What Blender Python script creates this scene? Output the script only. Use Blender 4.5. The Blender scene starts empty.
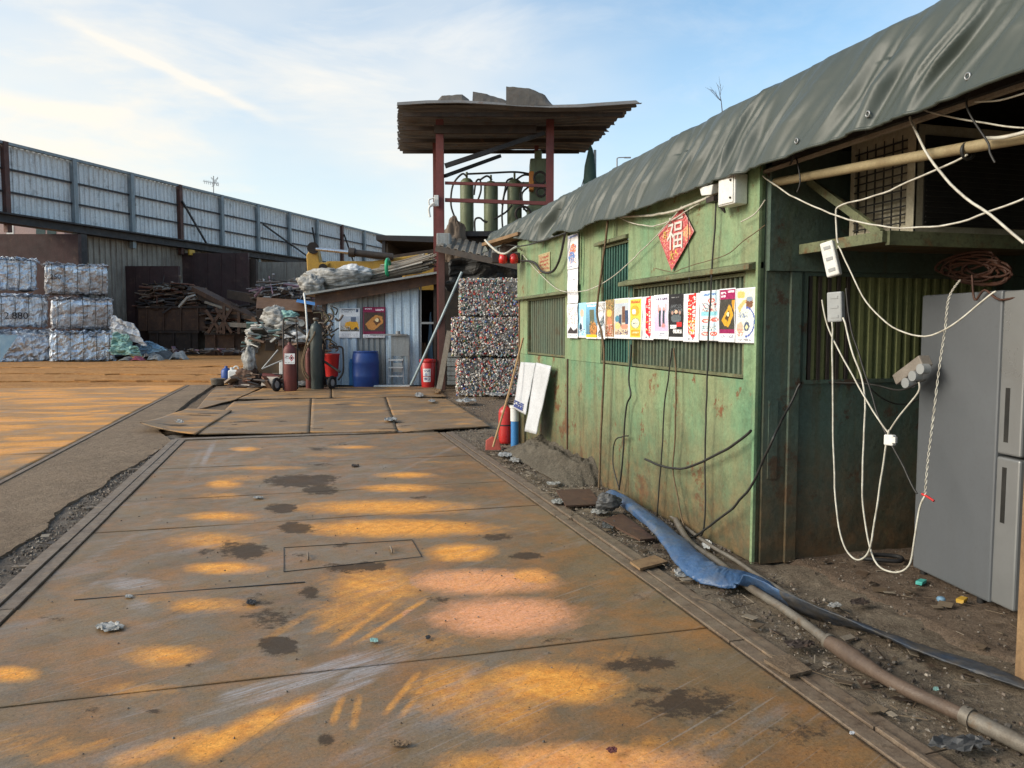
import bpy, math, random
import numpy as np
from mathutils import Vector, Matrix, noise

random.seed(7)
sc = bpy.context.scene
col = sc.collection
V = Vector
R = math.radians

# ------------------------------------------------------------------ camera
YAW, PITCH, HC, FPX = R(15.4), R(4.03), 1.5, 780.0
cd = bpy.data.cameras.new('camera')
cam = bpy.data.objects.new('camera', cd)
col.objects.link(cam)
cam.location = (0, 0, HC)
cam.rotation_euler = (R(90) - PITCH, 0, -YAW)
cd.sensor_width = 36
cd.lens = FPX / 1024 * 36
cd.clip_start, cd.clip_end = 0.05, 3000
sc.camera = cam

# ------------------------------------------------------------------ sky, sun, exposure
SUN_AZ, SUN_EL = -92, 27            # degrees from +Y towards +X, and above the horizon
sc.view_settings.view_transform = 'Standard'
sc.view_settings.look = 'None'
sc.view_settings.gamma = 1
sc.view_settings.use_curve_mapping = False
sc.view_settings.exposure = 1.36
w = bpy.data.worlds.new('World')
sc.world = w
w.use_nodes = True
nt = w.node_tree
for n in list(nt.nodes): nt.nodes.remove(n)
def wn(t, **k):
    n = nt.nodes.new(t)
    for a, b in k.items(): setattr(n, a, b)
    return n
wo = wn('ShaderNodeOutputWorld'); bg = wn('ShaderNodeBackground')
sky = wn('ShaderNodeTexSky', sky_type='NISHITA', sun_disc=False, sun_elevation=R(SUN_EL), sun_rotation=R(SUN_AZ),
         air_density=1.0, dust_density=1.2, ozone_density=1.6)
tc = wn('ShaderNodeTexCoord')
def wnoise(scale, rot, loc, sc3, detail=6, rough=.55, dist=0.0):
    m = wn('ShaderNodeMapping'); m.inputs['Rotation'].default_value = rot
    m.inputs['Location'].default_value = loc; m.inputs['Scale'].default_value = sc3
    nt.links.new(tc.outputs['Generated'], m.inputs['Vector'])
    t = wn('ShaderNodeTexNoise'); t.inputs['Scale'].default_value = scale
    t.inputs['Detail'].default_value = detail; t.inputs['Roughness'].default_value = rough
    t.inputs['Distortion'].default_value = dist
    nt.links.new(m.outputs[0], t.inputs['Vector'])
    return t.outputs['Fac']
def wramp(src, a, b, c0=(0, 0, 0, 1), c1=(1, 1, 1, 1)):
    r = wn('ShaderNodeValToRGB'); e = r.color_ramp.elements
    e[0].position, e[1].position = a, b; e[0].color, e[1].color = c0, c1
    nt.links.new(src, r.inputs[0]); return r.outputs[0]
def wmath(op, a, b):
    m = wn('ShaderNodeMath', operation=op, use_clamp=(op != 'MULTIPLY' or True))
    for i, x in enumerate((a, b)):
        if isinstance(x, (int, float)): m.inputs[i].default_value = x
        else: nt.links.new(x, m.inputs[i])
    return m.outputs[0]
def wmix(f, a, b):
    m = wn('ShaderNodeMix', data_type='RGBA')
    for s, x in ((m.inputs[0], f), (m.inputs[6], a), (m.inputs[7], b)):
        if isinstance(x, tuple): s.default_value = x
        elif isinstance(x, float): s.default_value = x
        else: nt.links.new(x, s)
    return m.outputs[2]
big = wramp(wnoise(1.7, (0, 0, R(20)), (.3, .7, .1), (1, 1, 2.2), 5, .5), .40, .66)
wisp = wramp(wnoise(3.2, (0, R(10), R(-28)), (1.3, .2, .5), (1, 2.2, 4.0), 8, .6, .4), .48, .72)
sepd = wn('ShaderNodeSeparateXYZ'); nt.links.new(tc.outputs['Generated'], sepd.inputs[0])
low = wramp(sepd.outputs[2], 0.0, 0.36, (1, 1, 1, 1), (0, 0, 0, 1))       # thicker veil of cloud nearer the horizon
leftw = wn('ShaderNodeVectorMath', operation='DOT_PRODUCT')
nt.links.new(tc.outputs['Generated'], leftw.inputs[0]); leftw.inputs[1].default_value = (math.sin(R(-50)), math.cos(R(-50)), 0)
lft = wramp(leftw.outputs['Value'], .1, .98)
amt = wmath('ADD', wmath('MULTIPLY', big, .62), wmath('MULTIPLY', wisp, .42))
amt = wmath('MULTIPLY', amt, wmath('ADD', wmath('MULTIPLY', lft, 1.15), .50))
amt = wmath('ADD', amt, wmath('MULTIPLY', lft, .30))
amt = wmath('ADD', amt, wmath('MULTIPLY', low, .55))
def wray(x, y):
    return Vector((math.sin(YAW) * math.cos(PITCH), math.cos(YAW) * math.cos(PITCH), -math.sin(PITCH))) + Vector((math.cos(YAW), -math.sin(YAW), 0)) * ((x - 512) / FPX) + Vector((math.cos(YAW), -math.sin(YAW), 0)).cross(Vector((math.sin(YAW) * math.cos(PITCH), math.cos(YAW) * math.cos(PITCH), -math.sin(PITCH)))) * ((384 - y) / FPX)
def wdot(vec):
    d = wn('ShaderNodeVectorMath', operation='DOT_PRODUCT'); nt.links.new(tc.outputs['Generated'], d.inputs[0]); d.inputs[1].default_value = vec; return d.outputs['Value']
def wstreak(p, q, width, amp):
    a_, b_ = wray(*p).normalized(), wray(*q).normalized(); nrm = a_.cross(b_).normalized(); mid = (a_ + b_).normalized(); half = a_.dot(mid)
    ab = wn('ShaderNodeMath', operation='ABSOLUTE'); nt.links.new(wdot(nrm), ab.inputs[0])
    off = wmath('ADD', ab.outputs[0], wmath('MULTIPLY', wnoise(9, (0, 0, 0), (2, 1, 3), (1, 1, 1), 6, .65), width * 1.6))
    band = wramp(off, width * .9, width * 1.9, (1, 1, 1, 1), (0, 0, 0, 1)); win = wramp(wdot(mid), half - .004, half + (1 - half) * .6)
    return wmath('MULTIPLY', wmath('MULTIPLY', band, win), amp)
amt = wmath('ADD', amt, wstreak((85, 30), (258, 112), .007, .40))
amt = wmath('ADD', amt, wstreak((-60, 90), (60, 110), .012, .3))
amt = wmath('MINIMUM', amt, .95)
wrm = wmath('MINIMUM', wmath('ADD', lft, wmath('MULTIPLY', low, .55)), 1.0)
cloudc = wmix(wrm, (4.25, 4.5, 4.7, 1), (5.1, 4.75, 4.15, 1))
skyg = wn('ShaderNodeVectorMath', operation='MULTIPLY'); nt.links.new(sky.outputs[0], skyg.inputs[0]); skyg.inputs[1].default_value = (1.08, 1.22, 1.17)
nt.links.new(wmix(amt, skyg.outputs[0], cloudc), bg.inputs['Color'])
bg.inputs['Strength'].default_value = 0.082
nt.links.new(bg.outputs[0], wo.inputs['Surface'])

ld = bpy.data.lights.new('sun', 'SUN'); ld.energy = 1.5; ld.angle = R(32); ld.color = (1, .9, .76)
sun = bpy.data.objects.new('sun', ld); col.objects.link(sun)
sv = V((math.sin(R(SUN_AZ)) * math.cos(R(SUN_EL)), math.cos(R(SUN_AZ)) * math.cos(R(SUN_EL)), math.sin(R(SUN_EL))))
sun.rotation_euler = sv.to_track_quat('Z', 'Y').to_euler()
sun.location = (-20, 20, 30)

# ------------------------------------------------------------------ survey helpers: image bearing + depth -> place in the yard
Fv = V((math.sin(YAW) * math.cos(PITCH), math.cos(YAW) * math.cos(PITCH), -math.sin(PITCH)))
Rv = V((math.cos(YAW), -math.sin(YAW), 0))
Uv = Rv.cross(Fv)
F0 = V((math.sin(YAW), math.cos(YAW), 0))
CAM = V((0, 0, HC)); Z = V((0, 0, 1))
def ray(x, y): return Fv + Rv * ((x - 512) / FPX) + Uv * ((384 - y) / FPX)
def G(x, y, z=0.0): d = ray(x, y); return CAM + d * ((z - HC) / d.z)
def PX(x, y, X): d = ray(x, y); return CAM + d * (X / d.x)
def PY(x, y, Y): d = ray(x, y); return CAM + d * (Y / d.y)
def at(x, y, D): d = ray(x, y); return CAM + d * (D / d.dot(F0))

# ------------------------------------------------------------------ mesh helpers
MAT = {}
class MB:
    def __init__(s): s.v, s.f, s.m, s.c, s.sm = [], [], [], [], []
    def add(s, vs, fs, mat=0, c=None, smooth=False):
        o = len(s.v); s.v += [V(p) for p in vs]
        for k, f in enumerate(fs):
            s.f.append([i + o for i in f]); s.m.append(mat)
            s.c.append(c[k] if isinstance(c, list) else c); s.sm.append(smooth)
        return s
    def hexa(s, p, mat=0, c=None):      # eight corners: bottom ring then top ring
        return s.add(p, [(3, 2, 1, 0), (4, 5, 6, 7), (0, 1, 5, 4), (1, 2, 6, 5), (2, 3, 7, 6), (3, 0, 4, 7)], mat, c)
    def box(s, c, d, rot=None, mat=0, cl=None):
        M = rot if isinstance(rot, Matrix) else (Matrix.Rotation(rot, 3, 'Z') if rot else Matrix.Identity(3))
        x, y, z = d[0] / 2, d[1] / 2, d[2] / 2
        P = [V(c) + M @ V(q) for q in ((-x, -y, -z), (x, -y, -z), (x, y, -z), (-x, y, -z), (-x, -y, z), (x, -y, z), (x, y, z), (-x, y, z))]
        return s.hexa(P, mat, cl)
    def bb(s, x0, x1, y0, y1, z0, z1, mat=0, cl=None):
        return s.box(((x0 + x1) / 2, (y0 + y1) / 2, (z0 + z1) / 2), (x1 - x0, y1 - y0, z1 - z0), None, mat, cl)
    def bar(s, p, q, wd, ht, up=Z, mat=0, cl=None):     # rectangular bar between two points
        p, q = V(p), V(q); d = (q - p).normalized()
        a = d.cross(up)
        if a.length < 1e-4: a = d.cross(V((1, 0, 0)))
        a.normalize(); b = a.cross(d).normalized()
        a *= wd / 2; b *= ht / 2
        return s.hexa([p - a - b, p + a - b, p + a + b, p - a + b, q - a - b, q + a - b, q + a + b, q - a + b], mat, cl)
    def ring(s, c, d, r, n):
        d = d.normalized(); a = d.cross(Z)
        if a.length < 1e-3: a = d.cross(V((1, 0, 0)))
        a.normalize(); b = d.cross(a)
        return [c + a * (r * math.cos(2 * math.pi * i / n)) + b * (r * math.sin(2 * math.pi * i / n)) for i in range(n)]
    def cyl(s, p, q, r0, r1=None, n=14, mat=0, caps=True, cl=None):
        p, q = V(p), V(q); r1 = r0 if r1 is None else r1
        vs = s.ring(p, q - p, r0, n) + s.ring(q, q - p, r1, n)
        s.add(vs, [(i, (i + 1) % n, n + (i + 1) % n, n + i) for i in range(n)], mat, cl, True)
        if caps:
            s.add(vs[:n], [tuple(range(n))[::-1]], mat, cl); s.add(vs[n:], [tuple(range(n))], mat, cl)
        return s
    def tube(s, pts, r, n=8, mat=0, cl=None, caps=True):
        pts = [V(p) for p in pts]; vs = []
        prev = None
        for i, p in enumerate(pts):
            d = (pts[min(i + 1, len(pts) - 1)] - pts[max(i - 1, 0)])
            if d.length < 1e-6: d = V((0, 0, 1))
            d.normalize()
            if prev is None:
                a = d.cross(Z)
                if a.length < 1e-2: a = d.cross(V((1, 0, 0)))
            else: a = prev - d * prev.dot(d)
            a.normalize(); prev = a; b = d.cross(a)
            rr = r[i] if isinstance(r, (list, tuple)) else r
            vs += [p + a * (rr * math.cos(2 * math.pi * k / n)) + b * (rr * math.sin(2 * math.pi * k / n)) for k in range(n)]
        fs = [(i * n + k, i * n + (k + 1) % n, (i + 1) * n + (k + 1) % n, (i + 1) * n + k) for i in range(len(pts) - 1) for k in range(n)]
        s.add(vs, fs, mat, cl, True)
        if caps: s.add(vs[:n], [tuple(range(n))[::-1]], mat, cl); s.add(vs[-n:], [tuple(range(n))], mat, cl)
        return s
    def lathe(s, base, prof, n=20, mat=0, axis=Z, cl=None):
        base = V(base); vs = []
        axis = V(axis).normalized()
        for r, h in prof: vs += s.ring(base + axis * h, axis, max(r, 1e-4), n)
        s.add(vs, [(j * n + i, j * n + (i + 1) % n, (j + 1) * n + (i + 1) % n, (j + 1) * n + i) for j in range(len(prof) - 1) for i in range(n)], mat, cl, True)
        s.add(vs[:n], [tuple(range(n))[::-1]], mat, cl); s.add(vs[-n:], [tuple(range(n))], mat, cl)
        return s
    def grid(s, fn, nu, nv, mat=0, smooth=True, cl=None):   # fn(u, v) in 0..1
        vs = [fn(i / nu, j / nv) for j in range(nv + 1) for i in range(nu + 1)]
        fs = [(j * (nu + 1) + i, j * (nu + 1) + i + 1, (j + 1) * (nu + 1) + i + 1, (j + 1) * (nu + 1) + i) for j in range(nv) for i in range(nu)]
        return s.add(vs, fs, mat, cl, smooth)
    def corr(s, o, u, v, pitch, amp, mat=0, rows=1, fn=None, duty=.5):  # corrugated sheet: profile along u, ridges along v
        o, u, v = V(o), V(u), V(v); L = u.length; nrm = u.cross(v).normalized()
        n = max(1, int(round(L / pitch))); xs = []
        for k in range(n):
            xs += [(k / n, 0), ((k + duty * .8) / n, 0), ((k + duty) / n, 1), ((k + .8 + duty * .2) / n, 1)]
        xs.append((1, 0))
        vs = []
        for j in range(rows + 1):
            for a, h in xs:
                p = o + u * a + v * (j / rows) + nrm * (h * amp)
                vs.append(fn(p, a, j / rows) if fn else p)
        W = len(xs)
        return s.add(vs, [(j * W + i, j * W + i + 1, (j + 1) * W + i + 1, (j + 1) * W + i) for j in range(rows) for i in range(W - 1)], mat)
    def prism(s, pts, off, mat=0, cl=None):     # polygon swept by a vector
        n = len(pts); off = V(off); P = [V(p) for p in pts]
        return s.add(P + [p + off for p in P], [tuple(range(n))[::-1], tuple(range(n, 2 * n))] + [(i, (i + 1) % n, n + (i + 1) % n, n + i) for i in range(n)], mat, cl)
    def build(s, name, mats, parent=None, bevel=0, solid=0, subsurf=0):
        if not isinstance(mats, (list, tuple)): mats = [mats]
        me = bpy.data.meshes.new(name)
        if parent is not None and parent.name in MAT: M = MAT[parent.name]
        elif parent is None:
            a = np.array([tuple(p) for p in s.v])
            M = Matrix.Translation(((a[:, 0].min() + a[:, 0].max()) / 2, (a[:, 1].min() + a[:, 1].max()) / 2, a[:, 2].min()))
        else: M = Matrix.Identity(4)
        Mi = M.inverted()
        me.from_pydata([tuple(Mi @ p) for p in s.v], [], s.f)
        for m in mats: me.materials.append(m)
        me.polygons.foreach_set('material_index', s.m)
        me.polygons.foreach_set('use_smooth', s.sm)
        if any(c is not None for c in s.c):
            at_ = me.attributes.new('col', 'FLOAT_COLOR', 'FACE')
            at_.data.foreach_set('color', [x for c in s.c for x in ((*c, 1) if c is not None else (.5, .5, .5, 1))])
        me.update()
        o = bpy.data.objects.new(name, me); col.objects.link(o)
        if parent is None: o.matrix_world = M
        else: o.parent = parent
        MAT[o.name] = M
        if solid:
            q = o.modifiers.new('solid', 'SOLIDIFY'); q.thickness = solid; q.offset = 0
        if bevel:
            q = o.modifiers.new('bevel', 'BEVEL'); q.width = bevel; q.segments = 2; q.limit_method = 'ANGLE'
        return o

def tag(o, label=None, cat=None, group=None, kind=None):
    if label: o['label'] = label
    if cat: o['category'] = cat
    if group: o['group'] = group
    if kind: o['kind'] = kind
    return o
def thing(name, label, cat, loc, rz=0.0, group=None):
    o = bpy.data.objects.new(name, None); col.objects.link(o)
    o.empty_display_size = .2
    o.location = loc; o.rotation_euler = (0, 0, rz)
    MAT[o.name] = Matrix.Translation(V(loc)) @ Matrix.Rotation(rz, 4, 'Z')
    return tag(o, label, cat, group)
def nz(p, s=1.0, seed=0.0): return noise.noise(V((p[0] * s + seed, p[1] * s - seed * .7, p[2] * s + seed * 1.3)))
def spline(pts, k=6):
    pts = [V(p) for p in pts]; out = []
    for i in range(len(pts) - 1):
        p0, p1, p2, p3 = pts[max(i - 1, 0)], pts[i], pts[i + 1], pts[min(i + 2, len(pts) - 1)]
        for j in range(k):
            t = j / k
            out.append(.5 * ((2 * p1) + (p2 - p0) * t + (2 * p0 - 5 * p1 + 4 * p2 - p3) * t * t + (3 * p1 - p0 - 3 * p2 + p3) * t ** 3))
    return out + [pts[-1]]

# ------------------------------------------------------------------ materials
def nodes(name):
    m = bpy.data.materials.new(name); m.use_nodes = True
    t = m.node_tree; b = t.nodes['Principled BSDF']
    return m, t, b
class NT:
    def __init__(s, t): s.t = t; s.tc = t.nodes.new('ShaderNodeTexCoord').outputs['Object']
    def set(s, sock, x):
        if isinstance(x, (int, float)): sock.default_value = x
        elif isinstance(x, (tuple, list)): sock.default_value = (*x, 1) if len(x) == 3 and len(sock.default_value) == 4 else x
        else: s.t.links.new(x, sock)
    def map(s, scale=(1, 1, 1), rot=(0, 0, 0), loc=(0, 0, 0), src=None):
        m = s.t.nodes.new('ShaderNodeMapping'); m.inputs['Scale'].default_value = scale
        m.inputs['Rotation'].default_value = rot; m.inputs['Location'].default_value = loc
        s.t.links.new(src or s.tc, m.inputs[0]); return m.outputs[0]
    def smap(s, ang, stretch, loc=(0, 0, 0)):      # coordinates for grain that runs along one direction on the ground
        return s.map((stretch, 1, 1), src=s.map(rot=(0, 0, R(-ang)), loc=loc))
    def noise(s, scale, detail=6, rough=.6, vec=None, dist=0.0):
        n = s.t.nodes.new('ShaderNodeTexNoise'); n.inputs['Scale'].default_value = scale
        n.inputs['Detail'].default_value = detail; n.inputs['Roughness'].default_value = rough; n.inputs['Distortion'].default_value = dist
        s.t.links.new(vec or s.tc, n.inputs['Vector']); return n.outputs['Fac']
    def vor(s, scale, out='Distance', vec=None, feature='F1'):
        n = s.t.nodes.new('ShaderNodeTexVoronoi'); n.inputs['Scale'].default_value = scale; n.feature = feature
        s.t.links.new(vec or s.tc, n.inputs['Vector']); return n.outputs[out]
    def ramp(s, src, a, b, c0=(0, 0, 0), c1=(1, 1, 1)):
        r = s.t.nodes.new('ShaderNodeValToRGB'); e = r.color_ramp.elements
        e[0].position, e[1].position = a, b; e[0].color, e[1].color = (*c0, 1), (*c1, 1)
        s.t.links.new(src, r.inputs[0]); return r.outputs[0]
    def mix(s, f, a, b, mode='MIX'):
        m = s.t.nodes.new('ShaderNodeMix'); m.data_type = 'RGBA'; m.blend_type = mode
        s.set(m.inputs[0], f); s.set(m.inputs[6], a); s.set(m.inputs[7], b); return m.outputs[2]
    def math(s, op, a, b=0.0, clamp=False):
        m = s.t.nodes.new('ShaderNodeMath'); m.operation = op; m.use_clamp = clamp
        s.set(m.inputs[0], a); s.set(m.inputs[1], b); return m.outputs[0]
    def attr(s, name, out='Fac'):
        a = s.t.nodes.new('ShaderNodeAttribute'); a.attribute_name = name; return a.outputs[out]
    def z(s):
        n = s.t.nodes.new('ShaderNodeSeparateXYZ'); s.t.links.new(s.tc, n.inputs[0]); return n.outputs[2]
    def bump(s, h, strength=.3, dist=.01):
        b = s.t.nodes.new('ShaderNodeBump'); b.inputs['Strength'].default_value = strength; b.inputs['Distance'].default_value = dist
        s.t.links.new(h, b.inputs['Height']); return b.outputs[0]

def mat(name, c1, c2=None, scale=3.0, rough=.7, metal=0.0, bump=.25, bscale=None, third=None, t3=(.55, .7), s3=None, streak=None,
        dirt=None, spec=.4, vcol=False, grain=.75):
    """A two-tone mottled surface; third adds blotches, streak adds vertical runs, dirt adds a fine speckle."""
    m, t, b = nodes(name); n = NT(t)
    c2 = c2 or tuple(x * .7 for x in c1)
    base = n.mix(n.ramp(n.noise(scale, 8, .62), .35, .66), c1, c2)
    if vcol: base = n.mix(n.math('MULTIPLY', n.ramp(n.noise(scale, 8), .35, .7), .45), n.attr('col', 'Color'), n.mix(1.0, n.attr('col', 'Color'), c1, 'MULTIPLY'))
    if third: base = n.mix(n.ramp(n.noise(s3 or scale * 1.7, 9, .68), t3[0], t3[1]), base, third)
    if streak: base = n.mix(n.math('MULTIPLY', n.ramp(n.noise(7, 5, .6, n.map((2, 2, .13))), .48, .75), streak[1]), base, streak[0])
    if dirt: base = n.mix(n.math('MULTIPLY', n.ramp(n.noise(40, 4, .7), .52, .72), dirt[1]), base, dirt[0])
    gr = n.ramp(n.noise(scale * 14 + 8, 7, .75), .28, .72, (.62, .62, .62), (1.25, 1.25, 1.25))
    base = n.mix(grain, base, n.mix(1.0, base, gr, 'MULTIPLY'))
    n.set(b.inputs['Base Color'], base)
    rn = n.ramp(n.noise(scale * 2.3, 5), .3, .7, (max(rough - .12, .05),) * 3, (min(rough + .15, 1),) * 3)
    n.set(b.inputs['Roughness'], rn); b.inputs['Metallic'].default_value = metal
    b.inputs['Specular IOR Level'].default_value = spec
    if bump: n.set(b.inputs['Normal'], n.bump(n.noise(bscale or scale * 9, 6, .65), bump, .01))
    return m

def plate_mat(name, base1, base2, orange1, orange2, sheen=.45):
    """Worn steel plate; attributes rust / oil / scuff carry the marks that lie on each plate."""
    m, t, b = nodes(name); n = NT(t)
    fine = n.noise(55, 8, .75); mid = n.noise(6, 9, .68); huge = n.noise(1.1, 6, .6)
    base = n.mix(n.ramp(mid, .40, .60), base1, base2)
    brush = n.noise(26, 5, .65, n.smap(24, .12))
    base = n.mix(n.math('MULTIPLY', n.ramp(brush, .50, .72), .35), base, tuple(x * .55 for x in base2))
    base = n.mix(n.math('MULTIPLY', n.ramp(n.noise(19, 5, .65, n.smap(32, .10, (4, 2, 0))), .55, .75), .30), base, (.30, .26, .21))
    base = n.mix(n.math('MULTIPLY', n.ramp(huge, .42, .62), .6), base, tuple(x * .62 for x in base2))
    # faint ochre bloom over everything, broken by grain
    bloom = n.math('MULTIPLY', n.ramp(n.noise(2.3, 12, .75), .45, .67), .50)
    base = n.mix(bloom, base, tuple(x * .72 for x in orange2))
    base = n.mix(n.math('MULTIPLY', n.ramp(n.noise(1.3, 10, .7, n.map((1, 1, 1), (0, 0, 0), (9, 4, 0))), .52, .68), .5), base, (.085, .062, .045))
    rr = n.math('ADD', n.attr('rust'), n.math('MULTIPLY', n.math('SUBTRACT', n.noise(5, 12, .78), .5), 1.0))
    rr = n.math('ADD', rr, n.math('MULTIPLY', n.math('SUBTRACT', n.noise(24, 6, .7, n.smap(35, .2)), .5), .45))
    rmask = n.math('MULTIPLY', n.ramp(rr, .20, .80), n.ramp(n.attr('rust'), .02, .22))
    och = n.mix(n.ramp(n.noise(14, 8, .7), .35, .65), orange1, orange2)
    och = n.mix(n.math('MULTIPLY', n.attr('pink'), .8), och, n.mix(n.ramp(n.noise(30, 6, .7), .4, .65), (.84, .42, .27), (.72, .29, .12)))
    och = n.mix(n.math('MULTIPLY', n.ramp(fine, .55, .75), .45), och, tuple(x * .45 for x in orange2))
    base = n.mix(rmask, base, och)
    scr = n.noise(48, 3, .55, n.smap(27, .022)); scr2 = n.noise(40, 3, .55, n.smap(55, .03, (3, 8, 0))); zone = n.ramp(n.noise(1.0, 4, .6, n.map((1, 1, 1), (0, 0, 0), (2, 7, 0))), .45, .6)
    base = n.mix(n.math('MULTIPLY', n.math('MULTIPLY', n.ramp(scr, .60, .68), zone), .38), base, (.36, .33, .31))
    base = n.mix(n.math('MULTIPLY', n.math('MULTIPLY', n.ramp(scr2, .61, .68), n.math('SUBTRACT', 1.0, zone)), .35), base, (.09, .065, .045))
    base = n.mix(n.math('MULTIPLY', n.ramp(n.noise(2.6, 9, .72, n.smap(28, .35, (1, 5, 0))), .54, .66), .45), base, (.27, .245, .235))
    sm = n.math('MULTIPLY', n.ramp(n.math('ADD', n.attr('scuff'), n.math('MULTIPLY', n.math('SUBTRACT', n.noise(16, 6, .7, n.smap(24, .3)), .5), 1.1)), .32, .85), .72)
    fs_ = n.ramp(n.noise(70, 4, .6, n.smap(24, .05)), .40, .60)
    sm = n.math('MULTIPLY', sm, n.math('ADD', n.math('MULTIPLY', fs_, .8), .2))
    base = n.mix(sm, base, (.42, .40, .415))
    oil = n.math('MULTIPLY', n.ramp(n.math('ADD', n.attr('oil'), n.math('MULTIPLY', n.math('SUBTRACT', n.noise(11, 10, .78), .5), 1.9)), .40, .60), n.ramp(n.attr('oil'), .02, .3))
    base = n.mix(n.math('MULTIPLY', oil, .86), base, (.042, .026, .015))
    gr = n.ramp(n.noise(75, 6, .8), .30, .70, (.55, .53, .5), (1.3, 1.3, 1.3))
    base = n.mix(.8, base, n.mix(1.0, base, gr, 'MULTIPLY'))
    base = n.mix(n.math('MULTIPLY', n.ramp(n.noise(60, 3, .6), .62, .70), .7), base, (.05, .03, .018))
    base = n.mix(n.math('MULTIPLY', n.ramp(n.vor(38), .0, .09, (1, 1, 1), (0, 0, 0)), n.ramp(n.noise(3, 4), .5, .62)), base, (.06, .035, .02))
    n.set(b.inputs['Base Color'], base)
    n.set(b.inputs['Roughness'], n.math('ADD', n.ramp(mid, .3, .7, (sheen,) * 3, (sheen + .25,) * 3), n.math('ADD', n.math('MULTIPLY', rmask, .25), n.math('MULTIPLY', oil, .3)), True))
    b.inputs['Metallic'].default_value = .12; b.inputs['Specular IOR Level'].default_value = .45
    hh = n.math('ADD', n.math('MULTIPLY', fine, .5), n.math('MULTIPLY', n.noise(3, 4), 1.4))
    n.set(b.inputs['Normal'], n.bump(hh, .28, .012))
    return m

mDeck = plate_mat('rusted deck steel', (.205, .150, .094), (.225, .145, .070), (.92, .43, .08), (.66, .25, .036), .36)
mYardDeck = plate_mat('orange rusted steel', (.30, .215, .14), (.36, .21, .09), (.74, .34, .06), (.60, .25, .04), .5)
mPlate = plate_mat('tan worn steel', (.215, .148, .085), (.275, .175, .088), (.56, .29, .085), (.42, .20, .06), .45)
mRail = mat('worn edge steel', (.23, .175, .125), (.15, .105, .072), 8, .5, .15, .35, third=(.30, .21, .13), dirt=((.03, .02, .015), .6))
mDirt = None
def ground_mat(name, a, b_, c, grav=.5, rough=.95):
    m, t, b = nodes(name); n = NT(t)
    base = n.mix(n.ramp(n.noise(.9, 9, .65), .38, .64), a, b_)
    base = n.mix(n.ramp(n.noise(7, 9, .7), .45, .68), base, c)
    base = n.mix(n.math('MULTIPLY', n.ramp(n.vor(60), 0, .35, (1, 1, 1), (0, 0, 0)), grav), base, tuple(x * 1.5 for x in a))
    gr = n.ramp(n.noise(45, 8, .8), .3, .7, (.5, .5, .5), (1.4, 1.4, 1.38)); base = n.mix(.9, base, n.mix(1.0, base, gr, 'MULTIPLY'))
    base = n.mix(n.math('MULTIPLY', n.ramp(n.noise(110, 4, .7), .5, .75), .6), base, tuple(x * .3 for x in b_))
    n.set(b.inputs['Base Color'], base); b.inputs['Roughness'].default_value = rough; b.inputs['Specular IOR Level'].default_value = .25
    hh = n.math('ADD', n.math('MULTIPLY', n.noise(50, 8, .75), .8), n.math('MULTIPLY', n.noise(9, 5), 1.2))
    n.set(b.inputs['Normal'], n.bump(hh, 1.0, .03)); return m
mGround = ground_mat('packed yard earth', (.175, .122, .08), (.125, .088, .06), (.22, .158, .105), .35)
mDirt = ground_mat('gritty earth', (.205, .162, .118), (.125, .094, .066), (.25, .205, .15), .7)
mBay = ground_mat('brown earth floor', (.18, .13, .092), (.12, .083, .058), (.22, .165, .12), .3)  # slightly darker, browner earth than the dirt strip
mConc = ground_mat('worn concrete', (.255, .18, .118), (.175, .122, .080), (.30, .22, .148), .12, .8)
mGrav = ground_mat('dark grit', (.165, .135, .11), (.09, .073, .06), (.21, .18, .15), .8)
mYard = ground_mat('rust stained yard', (.46, .215, .065), (.28, .125, .042), (.55, .30, .115), .2)
mMound = ground_mat('cement crust', (.135, .115, .088), (.085, .07, .052), (.17, .148, .115), .6)

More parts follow.
